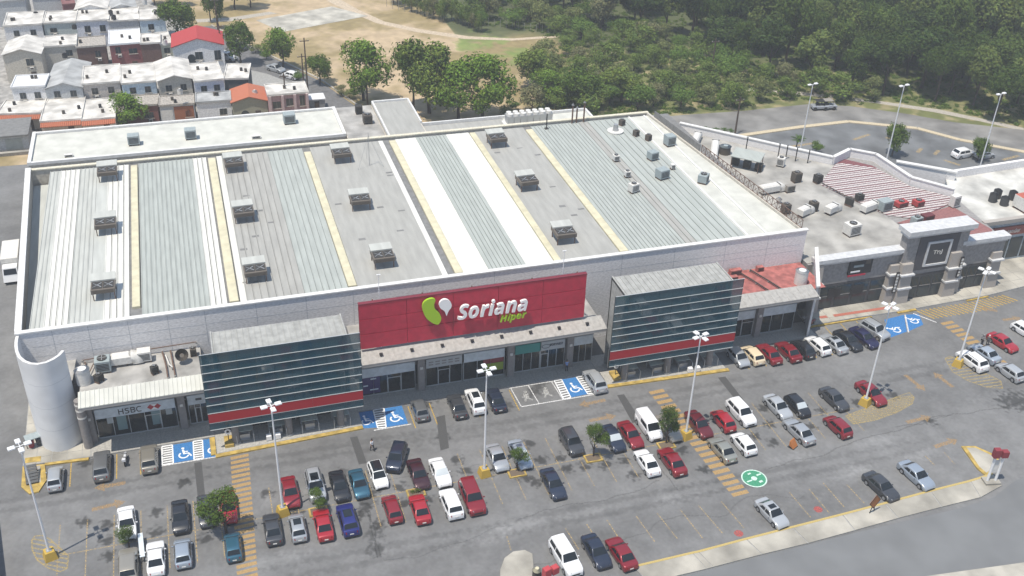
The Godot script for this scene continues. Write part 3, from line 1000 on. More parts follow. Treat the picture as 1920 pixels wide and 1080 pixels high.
func make_store() -> void:
	var s := thing("supermarket", "huge white supermarket hall with a striped metal roof and a curved corner wall", "building", V(23, 0, 93))
	# outer walls
	var g := geo(s)
	ub(g, -19.2, 67.6, 0, 10.8, 94.0, 94.35)
	part(s, "front_wall", g, M.white_wall)
	g = geo(s)
	g.hexa([V(-20.9, 0, 132.3), V(-20.55, 0, 132.3), V(-18.85, 0, 94.35), V(-19.2, 0, 94.35)], [V(-20.9, 10.8, 132.3), V(-20.55, 10.8, 132.3), V(-18.85, 10.8, 94.35), V(-19.2, 10.8, 94.35)])
	part(s, "side_wall", g, M.cream_wall)
	g = geo(s)
	g.hexa([V(63.45, 0, 132.3), V(63.75, 0, 132.3), V(67.6, 0, 94.35), V(67.3, 0, 94.35)], [V(63.45, 10.6, 132.3), V(63.75, 10.6, 132.3), V(67.6, 10.6, 94.35), V(67.3, 10.6, 94.35)])
	part(s, "side_wall", g, M.cream_wall)
	g = geo(s)
	ub(g, -20.9, 63.75, 0, 10.5, 132.3, 132.65)
	part(s, "rear_wall", g, M.cream_wall)
	# copings
	g = geo(s)
	ub(g, -19.3, 67.75, 10.8, 10.95, 93.9, 94.45)
	part(s, "coping", g, M.coping)
	g = geo(s)
	g.hexa([V(-21.05, 10.8, 132.3), V(-20.4, 10.8, 132.3), V(-18.7, 10.8, 94.45), V(-19.35, 10.8, 94.45)], [V(-21.05, 10.95, 132.3), V(-20.4, 10.95, 132.3), V(-18.7, 10.95, 94.45), V(-19.35, 10.95, 94.45)])
	part(s, "coping", g, M.coping)
	g = geo(s)
	ub(g, -21.05, 63.8, 10.5, 10.65, 132.2, 132.75)
	part(s, "coping", g, mat("coping_old", lin(0.66, 0.62, 0.50), 0.85, "mottle", 0.15))
	g = geo(s)
	ub(g, -18.2, 66.9, 8.3, 10.15, 94.35, 132.3)
	part(s, "roof_deck", g, M.roof_dark)
	# roof bands: [x0, x1, material, seam pitch (0 none), seam material, seam height]
	var bands := [
		[-18.2, -16.9, "roof_pale", 0.42], [-16.9, -14.6, "roof_white", 0.55], [-14.6, -12.6, "roof_pale", 0.5], [-12.6, -11.3, "roof_pale", 0.0],
		[-11.3, -8.75, "roof_white", 0.6], [-7.6, -0.9, "roof_blue", 0.5], [-0.9, 0.85, "roof_white", 0.55], [2.1, 2.75, "roof_white", 0.0], [2.75, 7.3, "roof_grey", 0.75],
		[7.3, 8.7, "roof_grey", 0.7], [8.7, 13.25, "roof_blue", 0.62], [14.25, 23.55, "roof_grey", 0.0], [23.55, 24.15, "roof_white", 0.0], [24.15, 24.9, "roof_dark", 0.0],
		[25.9, 28.75, "roof_white", 0.0], [28.75, 33.05, "roof_blue", 0.48], [33.05, 36.3, "roof_white", 0.0], [37.2, 44.3, "roof_grey", 0.0], [45.4, 52.6, "roof_blue", 0.5],
		[52.6, 54.0, "roof_grey", 0.7], [54.0, 60.3, "roof_blue", 0.9], [60.3, 60.75, "roof_white", 0.0], [60.75, 63.4, "annex_white", 0.0]]
	for b in bands:
		# each pan is a sheet of its own with a turned-up seam; the dark joint between pans is open
		var n := maxi(1, int(round((b[1] - b[0]) / b[3]))) if b[3] > 0.0 else 1
		for i in n:
			var xa: float = lerpf(b[0], b[1], float(i) / n)
			var xb: float = lerpf(b[0], b[1], float(i + 1) / n)
			var gap := 0.0 if n == 1 else (0.07 if b[2] == "roof_white" else 0.02)
			g = geo(s)
			ub(g, xa, xb - 0.01 - gap, 10.15, 10.3, 94.5, 131.9)
			var p := part(s, "roof_panel", g, M[b[2]])
			if n > 1:
				g = geo(s)
				ub(g, xa, xa + 0.07, 10.3, 10.37, 94.5, 131.9)
				part(p, "seam", g, M[b[2]])
	# wedge by the right side wall and along the left wall
	g = geo(s)
	g.prism(plan([[63.4, 131.9], [63.45, 131.9], [67.25, 94.5], [63.4, 94.5]]), 10.15 * K, 10.31 * K)
	part(s, "roof_panel", g, M.annex_white)
	# channel added along the left wall, sunk deep to make a strip of shade
	g = geo(s)
	g.prism(plan([[-20.5, 131.9], [-18.2, 131.9], [-18.2, 94.5], [-18.9, 94.5]]), 8.4 * K, 8.6 * K)
	part(s, "shade_gutter", g, M.roof_pale)
	# ribs that lift the white strip at the right edge
	for x in [60.5, 62.9]:
		g = geo(s)
		ub(g, x - 0.12, x + 0.12, 10.3, 10.42, 94.5, 131.9)
		part(s, "roof_ridge", g, M.coping)
	# yellowed skylight strips in lengths
	for b in [[-8.55, -7.75, 97.0, 131.3], [1.0, 1.95, 95.6, 131.3], [13.3, 14.2, 95.6, 130.4], [24.95, 25.85, 95.4, 131.4], [36.35, 37.15, 95.2, 131.5], [44.35, 45.35, 95.4, 130.8]]:
		var n := 9
		for i in n:
			g = geo(s)
			var d0 := lerpf(b[2], b[3], float(i) / n)
			var d1 := lerpf(b[2], b[3], float(i + 1) / n) - 0.04
			g.cbox(b[0] * K, b[1] * K, 10.15 * K, 10.46 * K, -d1 * K, -d0 * K, 0.07)
			part(s, "skylight", g, M.skylight)
	# patched membrane streaks on the grey strips
	rng.seed = 77
	for b in [[14.6, 23.2], [37.5, 44.0], [3.0, 7.0]]:
		for i in 7:
			g = geo(s)
			var x := rng.randf_range(b[0], b[1])
			var d := rng.randf_range(97, 129)
			ub(g, x - 0.4, x + 0.4, 10.3, 10.31, d, d + rng.randf_range(0.2, 0.5))
			part(s, "roof_patch", g, M.roof_dark)
	# curved corner wall, open towards the roof behind it
	var rows_o := []
	var rows_i := []
	var path := [[-19.2, 94.2], [-19.25, 93.2], [-19.2, 92.2], [-19.05, 91.2], [-18.75, 90.2], [-18.25, 89.35], [-17.6, 88.75], [-16.9, 88.5], [-16.15, 88.6], [-15.5, 89.0], [-15.0, 89.55], [-14.65, 90.25]]
	for y in [0.0, 2.7, 5.4, 8.1, 10.6]:
		var o := []
		var i_ := []
		for k in path.size():
			var a: Array = path[maxi(k - 1, 0)]
			var b: Array = path[mini(k + 1, path.size() - 1)]
			var t := Vector2(b[0] - a[0], b[1] - a[1]).normalized()
			var nn := Vector2(-t.y, t.x) * 0.28
			o.append(V(path[k][0], y, path[k][1]))
			i_.append(V(path[k][0] + nn.x, y, path[k][1] + nn.y))
		rows_o.append(o)
		rows_i.append(i_)
	g = geo(s)
	g.grid(rows_o)
	g.grid(rows_i, true)
	var tw := part(s, "curved_wall", g, M.tower)
	g = geo(s)
	for k in path.size() - 1:
		var a: Vector3 = rows_o[4][k]
		var b: Vector3 = rows_o[4][k + 1]
		var e: Vector3 = rows_i[4][k + 1]
		var d: Vector3 = rows_i[4][k]
		var up := Vector3.UP * 0.12
		g.hexa([d, e, b, a], [d + up, e + up, b + up, a + up])
	part(tw, "rim", g, M.coping)
	g = geo(s)
	for y in [2.7, 5.4, 8.1]:
		for k in path.size() - 1:
			var a := V(path[k][0], y, path[k][1])
			var b := V(path[k + 1][0], y, path[k + 1][1])
			var out := (b - a).cross(Vector3.UP).normalized() * 0.012
			g.quad(a + out, b + out, b + out + Vector3.UP * 0.03, a + out + Vector3.UP * 0.03)
	part(tw, "wall_joint", g, mat("joint", lin(0.40, 0.42, 0.44), 0.8))
	g = geo(s)
	g.sheet(plan([[-19.0, 94], [-18.5, 90], [-17.0, 88.8], [-15.2, 89.6], [-14.6, 90.4], [-14.4, 94]]), 7.0 * K)
	part(s, "low_roof", g, M.roof_cement)
	# joints and cracks in the big front wall
	g = geo(s)
	for x in [-16.0, -12.7, -9.0, -5.2, -1.6, 3.5, 8.6, 13.5, 21.0, 29.0, 37.0, 44.0, 50.5, 57.0, 62.5]:
		ub(g, x - 0.02, x + 0.02, 6.5, 10.78, 93.985, 94.0)
	for q in [[-18, 15, 9.1], [18, 40, 9.3], [40, 67, 9.0], [-18, 0, 7.9], [50, 67, 8.2]]:
		ub(g, q[0], q[1], q[2], q[2] + 0.03, 93.99, 94.0)
	part(s, "wall_joint", g, M.joint)

	shop_block(s, -14.0, -2.5, true)
	shop_block(s, 12.6, 39.4, false)
	shop_block(s, 54.2, 65.4, false)
	# rust-red roof with its gear at the right
	g = geo(s)
	ub(g, 56.0, 67.4, 6.46, 6.52, 88.1, 93.9)
	part(s, "red_roof", g, M.red_paint)
	# slanted white screen wall and drum tank at its end
	g = geo(s)
	g.hexa([V(69.2, 0, 93.9), V(69.5, 0, 93.9), V(66.1, 0, 87.6), V(65.8, 0, 87.6)], [V(69.2, 8.1, 93.9), V(69.5, 8.1, 93.9), V(66.1, 7.0, 87.6), V(65.8, 7.0, 87.6)])
	part(s, "screen_wall", g, M.cornice)
	g = geo(s)
	g.hexa([V(69.1, 8.1, 94.0), V(69.6, 8.1, 94.0), V(66.2, 7.0, 87.5), V(65.7, 7.0, 87.5)], [V(69.1, 8.3, 94.0), V(69.6, 8.3, 94.0), V(66.2, 7.2, 87.5), V(65.7, 7.2, 87.5)])
	part(s, "coping", g, M.coping)
	var t := thing("roof_drum", "white upright drum at the end of the rust-red roof", "tank", V(64.9, 6.52, 89.6))
	g = geo()
	g.tube(Vector3.ZERO, Vector3(0, 1.9, 0), 0.85, 0.85, 16)
	part(t, "shell", g, M.unit_white)
	g = geo()
	g.tube(Vector3(0, 1.9, 0), Vector3(0, 2.05, 0), 0.9, 0.5, 16)
	part(t, "lid", g, M.coping)
	t = thing("roof_drum", "white upright drum beside the curved corner wall", "tank", V(-13.6, 6.46, 90.6))
	g = geo()
	g.tube(Vector3.ZERO, Vector3(0, 1.8, 0), 0.8, 0.8, 16)
	part(t, "shell", g, M.unit_white)
	g = geo()
	g.tube(Vector3(0, 1.8, 0), Vector3(0, 1.95, 0), 0.85, 0.5, 16)
	part(t, "lid", g, M.coping)
	glass_box(-2.5, 12.6, 84.75, "dark glass entrance box with a red band beside the bank", 1)
	glass_box(39.3, 54.2, 84.6, "dark glass entrance box with a red band beside the rust-red roof", 2)
	make_sign()
	make_shopfronts()
	make_annexes()

# single-storey shop strip: roof, sloping canopy, dark soffit band
func shop_block(s: Node3D, x0: float, x1: float, white: bool) -> void:
	var g := geo(s)
	ub(g, x0, x1, 6.3, 6.45, 88.0, 94.0)
	part(s, "shop_roof", g, M.roof_cement)
	g = geo(s)
	ub(g, x0, x1, 3.7, 6.3, 89.6, 89.85)
	part(s, "shop_wall", g, M.fascia_dark)
	g = geo(s)
	sloped(g, x0, x1, 6.7, 86.2, 7.15, 88.2, 0.1)
	var c := part(s, "canopy", g, M.annex_white if white else mat("canopy_grey", lin(0.38, 0.37, 0.35), 0.7, "mottle", 0.1))
	g = geo(s)
	var x := x0 + 0.2
	while x < x1:
		sloped(g, x - 0.03, x + 0.03, 6.76 if white else 6.73, 86.2, 7.21 if white else 7.18, 88.2, 0.06)
		x += 0.42 if white else 0.9
	var r := part(c, "canopy_ribs", g, c.material_override)
	r.set_meta("kind", "stuff")
	g = geo(s)
	ub(g, x0, x1, 6.32, 6.6, 86.22, 86.35)
	part(s, "canopy_fascia", g, mat("canopy_edge", lin(0.34, 0.33, 0.32), 0.6))
	g = geo(s)
	ub(g, x0, x1, 6.3, 6.4, 86.35, 89.6)
	part(s, "soffit", g, M.fascia_dark)
	g = geo(s)
	ub(g, x0, x1, 6.45, 7.05, 88.05, 88.2)
	part(s, "canopy_back", g, M.cream_wall)

func glass_box(x0: float, x1: float, d: float, label: String, which: int) -> void:
	var s := thing("glass_entrance", label, "building front", V((x0 + x1) * 0.5, 0, d + 1.0), 0.0, "")
	var y0 := 2.75
	var y1 := 11.75
	# rows of panes between pale rails; the red band is a row of its own
	var rails := [y0, 3.62, 4.78, 5.76, 6.72, 7.68, 8.64, 9.6, 10.56, y1]
	var cols := 9
	var w := x1 - x0
	for r in rails.size() - 1:
		var a: float = rails[r]
		var b: float = rails[r + 1]
		if r == 1:
			for k in 3:
				var g := geo(s)
				ub(g, x0 + w * k / 3.0 + 0.01, x0 + w * (k + 1) / 3.0 - 0.01, a + 0.04, b - 0.03, d - 0.06, d + 0.05)
				part(s, "red_panel", g, M.red_band)
			continue
		for k in cols:
			var g := geo(s)
			ub(g, x0 + w * k / cols + 0.012, x0 + w * (k + 1) / cols - 0.012, a + 0.02, b - 0.02, d, d + 0.03)
			part(s, "pane", g, M.curtain_glass)
	for y in rails:
		var g := geo(s)
		ub(g, x0, x1, y - 0.015, y + 0.015, d - 0.08, d - 0.005)
		part(s, "rail", g, M.light_frame)
	for k in cols + 1:
		var g := geo(s)
		var x := x0 + w * k / cols
		ub(g, x - 0.025, x + 0.025, y0, y1 - 0.05, d + 0.035, d + 0.1)
		part(s, "mullion", g, M.dark_frame)
	# the room behind: side walls stand inside the screen, so that its ends read as free fins
	var xi0 := x0 + 1.2
	var xi1 := x1 - 1.2
	var g := geo(s)
	ub(g, xi0, xi1, 11.3, 11.5, d + 0.25, 88.7)
	var rf := part(s, "roof", g, mat("box_roof", lin(0.36, 0.365, 0.35), 0.75, "mottle", 0.05))
	g = geo(s)
	var x := xi0 + 0.3
	while x < xi1:
		ub(g, x - 0.03, x + 0.03, 11.5, 11.56, d + 0.3, 88.7)
		x += 0.55
	part(rf, "roof_ribs", g, M.box_roof).set_meta("kind", "stuff")
	g = geo(s)
	ub(g, xi0, xi1, 0.13, 11.3, 88.5, 88.7)
	part(s, "back_wall", g, M.interior)
	for q in [[xi0, xi0 + 0.15], [xi1 - 0.15, xi1]]:
		g = geo(s)
		ub(g, q[0], q[1], 3.0, 11.62, d + 0.2, 88.75)
		part(s, "side_wall", g, mat("box_side", lin(0.36, 0.365, 0.35), 0.75, "mottle", 0.1))
	for y in [3.0, 6.9]:
		g = geo(s)
		ub(g, xi0 + 0.15, xi1 - 0.15, y, y + 0.25, d + 0.9, 88.5)
		part(s, "floor_slab", g, M.interior_floor)
	# inner dark frames seen through the glass
	for k in 4:
		g = geo(s)
		var cx := lerpf(xi0 + 0.8, xi1 - 0.8, k / 3.0)
		ub(g, cx - 0.16, cx + 0.16, 3.25, 11.3, d + 0.6, d + 0.9)
		part(s, "inner_post", g, M.interior)
	# round columns and dark entrance below
	for k in 3:
		g = geo(s)
		var cx := lerpf(x0 + 2.3, x1 - 2.3, k / 2.0)
		g.tube(V(cx, 0.13, d + 0.75), V(cx, 3.0, d + 0.75), 0.42, 0.42, 14)
		var c := part(s, "column", g, M.column_grey)
		g = geo(s)
		g.tube(V(cx, 0.13, d + 0.75), V(cx, 0.28, d + 0.75), 0.6, 0.55, 14)
		part(c, "column_base", g, M.concrete_grey)
	g = geo(s)
	ub(g, xi0, xi1, 2.85, 3.0, d + 0.3, 88.5)
	part(s, "soffit", g, M.fascia_dark)
	for k in 7:
		g = geo(s)
		var a := lerpf(xi0, xi1, k / 7.0)
		var b := lerpf(xi0, xi1, (k + 1) / 7.0)
		ub(g, a + 0.03, b - 0.03, 0.2, 2.8, 87.6, 87.64)
		var p := part(s, "door_pane", g, M.shop_glass)
		g = geo(s)
		ub(g, a - 0.03, a + 0.03, 0.13, 2.8, 87.55, 87.7)
		part(p, "frame", g, M.light_frame)
	# trolley shelters between the columns, rails of bent pipe with a pale sheet roof
	for k in 4:
		var cx := lerpf(x0 + 3.2, x1 - 2.2, k / 3.0)
		var b := thing("trolley_bay", "low pipe trolley bay under the glass box by the %s" % ("bank" if which == 1 else "rust-red roof"), "trolley bay", V(cx, 0.15, d + 0.8), 0.0, "trolley bays under the glass box %s" % ("by the bank" if which == 1 else "by the rust-red roof"))
		for e in [-0.95, 0.95]:
			var t := Geo.new()
			t.tube(Vector3(e, 0, 0.5), Vector3(e, 1.15, 0.5), 0.045, 0.045, 6)
			t.tube(Vector3(e, 0, -1.4), Vector3(e, 1.15, -1.4), 0.045, 0.045, 6)
			t.tube(Vector3(e, 1.15, 0.52), Vector3(e, 1.15, -1.42), 0.045, 0.045, 6)
			part(b, "hoop", t, M.light_frame)
		var t := Geo.new()
		t.box(-0.9, 0.9, 1.16, 1.22, -1.4, -0.2)
		part(b, "sheet_roof", t, mat("sheet_pale", lin(0.45, 0.52, 0.50), 0.5, "soft", 0.4))
		t = Geo.new()
		for i in 4:
			t.box(-0.55, 0.55, 0.25, 0.85, -1.3 + i * 0.4, -1.24 + i * 0.4)
		t.box(-0.5, 0.5, 0.2, 0.24, -1.3, 0.2)
		part(b, "trolleys", t, M.steel)

func trace(pts: Array, d: float) -> PackedVector2Array:
	var out := PackedVector2Array()
	for p in pts:
		var q := pz(780.0 + p[0] / 8.0, 530.0 + p[1] / 8.0, d)
		out.append(Vector2(q.x, q.y))
	return out

func smooth_line(pts: PackedVector2Array, n: int) -> PackedVector2Array:
	var out := PackedVector2Array()
	var m := pts.size()
	for i in m:
		for k in n:
			out.append(pts[i].cubic_interpolate(pts[(i + 1) % m], pts[(i + m - 1) % m], pts[(i + 2) % m], float(k) / n))
	return out

func text_mesh(words: String, size: float, deep: float, italic: bool, bold := true) -> TextMesh:
	var f := SystemFont.new()
	f.font_names = PackedStringArray(["Droid Sans"])
	f.font_weight = 700 if bold else 400
	f.font_italic = italic
	var t := TextMesh.new()
	t.font = f
	t.text = words
	t.font_size = 48
	t.pixel_size = size / 48.0
	t.depth = deep
	t.curve_step = 1.0
	return t

func lettering(parent: Node3D, called: String, words: String, at: Vector3, width: float, height: float, m: Material, deep: float, slant := 0.0, yaw := 0.0, roll := 0.0, bold := true) -> MeshInstance3D:
	var t := text_mesh(words, 1.0, 0.1, false, bold)
	var box := t.get_aabb()
	var o := MeshInstance3D.new()
	o.name = part_name(parent, called)
	o.mesh = t
	o.material_override = m
	var sx := width / maxf(box.size.x, 0.01)
	var sy := height / maxf(box.size.y, 0.01)
	var b := Basis(Vector3(sx, 0, 0), Vector3(sy * slant, sy, 0), Vector3(0, 0, deep / 0.1))
	b = Basis(Vector3.UP, yaw) * Basis(Vector3.BACK, roll) * b
	var c := box.position + box.size * 0.5
	o.transform = parent.transform.affine_inverse() * Transform3D(b, at - b * c)
	parent.add_child(o)
	return o

func make_sign() -> void:
	var d := 88.0
	var s := thing("store_sign", "long red panelled store sign with white lettering and a green bean shape", "sign", V(25.1, 7.2, d))
	var x0 := 13.1
	var x1 := 37.3
	var y0 := 7.42
	var y1 := 12.8
	for r in 3:
		for k in 5:
			var g := geo(s)
			ub(g, lerpf(x0, x1, k / 5.0) + 0.02, lerpf(x0, x1, (k + 1) / 5.0) - 0.02, lerpf(y0, y1, r / 3.0) + 0.045, lerpf(y0, y1, (r + 1) / 3.0) - 0.03, d - 0.08 - 0.02 * (2 - r), d + 0.1)
			part(s, "panel", g, M.red_sign)
	var g := geo(s)
	ub(g, x0, x1, y0, y1, d + 0.1, d + 0.3)
	part(s, "backing", g, mat("sign_back", lin(0.16, 0.015, 0.03), 0.7))
	g = geo(s)
	ub(g, x0 - 0.02, x1 + 0.02, y1, y1 + 0.1, d - 0.12, d + 0.34)
	part(s, "top_trim", g, M.sign_back)
	# stays to the wall behind
	for x in [14.6, 19.7, 24.9, 31.4, 36.4]:
		g = geo(s)
		g.tube(V(x, 6.46, 90.4), V(x, 12.9, 88.5), 0.09, 0.09, 6)
		g.tube(V(x, 12.8, 88.45), V(x, 9.5, 92.6), 0.08, 0.08, 6)
		g.tube(V(x, 6.46, 92.6), V(x, 9.5, 92.6), 0.08, 0.08, 6)
		part(s, "stay", g, M.rust)
	# the bean and the drop
	var face := d - 0.48
	var bean := smooth_line(trace([[240, 240], [292, 262], [272, 330], [290, 405], [352, 465], [380, 540], [352, 612], [310, 630], [235, 598], [158, 535], [112, 450], [95, 370], [112, 308], [165, 262]], face), 3)
	g = geo(s)
	g.slab(bean, Vector3(0, 0, -face * K), Vector3.RIGHT, Vector3.UP, 0.3)
	part(s, "green_bean", g, M.sign_green)
	var drop := smooth_line(trace([[440, 252], [495, 270], [532, 318], [530, 372], [500, 412], [478, 450], [460, 500], [440, 450], [418, 420], [372, 390], [348, 345], [358, 300], [392, 266]], face), 3)
	g = geo(s)
	g.slab(drop, Vector3(0, 0, -face * K), Vector3.RIGHT, Vector3.UP, 0.3)
	part(s, "white_drop", g, M.sign_white)
	var a := pz(861, 594, face)
	var b := pz(988, 556, face)
	lettering(s, "white_lettering", "Soriana", Vector3((a.x + b.x) * 0.5, pz(924, 575, face).y, -face * K + 0.13), b.x - a.x + 0.1, 2.1, M.sign_white, 0.3, 0.2)
	a = pz(938, 600, face)
	b = pz(984, 590, face)
	lettering(s, "green_lettering", "Hiper", Vector3((a.x + b.x) * 0.5 + 0.05, pz(961, 594, face).y, -face * K + 0.1), (b.x - a.x) * 1.02, 1.25, M.sign_green, 0.25, 0.3, 0.0, 0.06)
	# small floodlights on the canopy
	for i in 8:
		var x := lerpf(15.0, 37.4, i / 7.0)
		var f := thing("canopy_floodlight", "small black floodlight on the grey canopy below the red sign", "floodlight", V(x, 6.87, 87.0), 0.0, "floodlights on the canopy")
		g = Geo.new()
		g.tube(Vector3.ZERO, Vector3(0, 0.22, 0), 0.05, 0.05, 6)
		part(f, "stem", g, M.black)
		g = Geo.new()
		g.hexa([Vector3(-0.18, 0.2, -0.12), Vector3(0.18, 0.2, -0.12), Vector3(0.18, 0.2, 0.12), Vector3(-0.18, 0.2, 0.12)], [Vector3(-0.2, 0.42, -0.2), Vector3(0.2, 0.42, -0.2), Vector3(0.2, 0.4, 0.06), Vector3(-0.2, 0.4, 0.06)])
		part(f, "housing", g, M.black)
	# masts behind the sign
	for q in [[15.4, 1.0], [35.0, 0.9]]:
		var m := thing("lightning_mast", "thin white mast rising behind the red store sign at its %s end" % ("bank" if q[0] < 20 else "rust-red roof"), "mast", V(q[0], 6.46, 89.0))
		g = Geo.new()
		g.tube(Vector3.ZERO, Vector3(0, 10.2, 0), 0.07, 0.04, 8)
		part(m, "pole", g, M.pole_white)
		g = Geo.new()
		g.box(-0.12, 0.12, 0.0, 0.06, -0.12, 0.12)
		part(m, "foot_plate", g, M.steel)
		g = Geo.new()
		g.box(-0.25, 0.25, 10.15, 10.22, -0.05, 0.05)
		part(m, "crosspiece", g, M.pole_white)

# one shop in the strip: fascia board, glazing in a pale frame, doors
func shopfront(called: String, label: String, x0: float, x1: float, board: Material, doors: Array, board_y := 2.6) -> Node3D:
	var d := 89.6
	var s := thing(called, label, "shop front", V((x0 + x1) * 0.5, 0.15, d))
	var g := geo(s)
	ub(g, x0, x1, board_y, 3.75, d - 0.12, d - 0.01)
	part(s, "fascia_board", g, board)
	var n := maxi(3, int(round((x1 - x0) / 1.6)))
	for k in n:
		var a := lerpf(x0, x1, float(k) / n)
		var b := lerpf(x0, x1, float(k + 1) / n)
		g = geo(s)
		ub(g, a + 0.03, b - 0.03, 0.22, board_y - 0.06, d + 0.02, d + 0.05)
		part(s, "pane", g, M.shop_glass)
		g = geo(s)
		ub(g, a - 0.025, a + 0.025, 0.13, board_y, d - 0.03, d + 0.07)
		part(s, "frame_post", g, M.light_frame)
		if k in doors:
			var dr := part(s, "door_rail", door_rail(s, a, b, d), M.light_frame)
			g = geo(s)
			ub(g, b - 0.2, b - 0.16, 0.9, 1.35, d - 0.1, d - 0.04)
			part(dr, "handle", g, M.chrome)
	g = geo(s)
	ub(g, x1 - 0.025, x1 + 0.025, 0.13, board_y, d - 0.03, d + 0.07)
	part(s, "frame_post", g, M.light_frame)
	g = geo(s)
	ub(g, x0, x1, 0.13, 0.22, d - 0.03, d + 0.07)
	part(s, "sill_rail", g, M.light_frame)
	# shop floor, back wall and some shelving behind the glass
	g = geo(s)
	ub(g, x0, x1, 0.05, 0.12, d, 93.6)
	part(s, "shop_floor", g, M.interior_floor)
	g = geo(s)
	ub(g, x0, x1, 0.12, 4.1, 92.9, 93.0)
	part(s, "shop_back_wall", g, mat("shop_inside", lin(0.20, 0.20, 0.19), 0.9, "mottle", 0.4))
	rng.seed = int(x0 * 13.0) + 91
	for k in n:
		var a := lerpf(x0, x1, (k + 0.2) / n)
		g = geo(s)
		ub(g, a, a + (x1 - x0) / n * 0.55, 0.12, rng.randf_range(1.0, 2.2), 91.0, 91.5)
		part(s, "shelf_unit", g, [M.unit_white, M.unit_brown, M.unit_grey][rng.randi() % 3])
	return s

func door_rail(s: Node3D, a: float, b: float, d: float) -> Geo:
	var g := geo(s)
	ub(g, a + 0.03, b - 0.03, 2.05, 2.12, d - 0.04, d + 0.01)
	ub(g, a + 0.03, a + 0.09, 0.2, 2.05, d - 0.04, d + 0.01)
	ub(g, b - 0.09, b - 0.03, 0.2, 2.05, d - 0.04, d + 0.01)
	return g

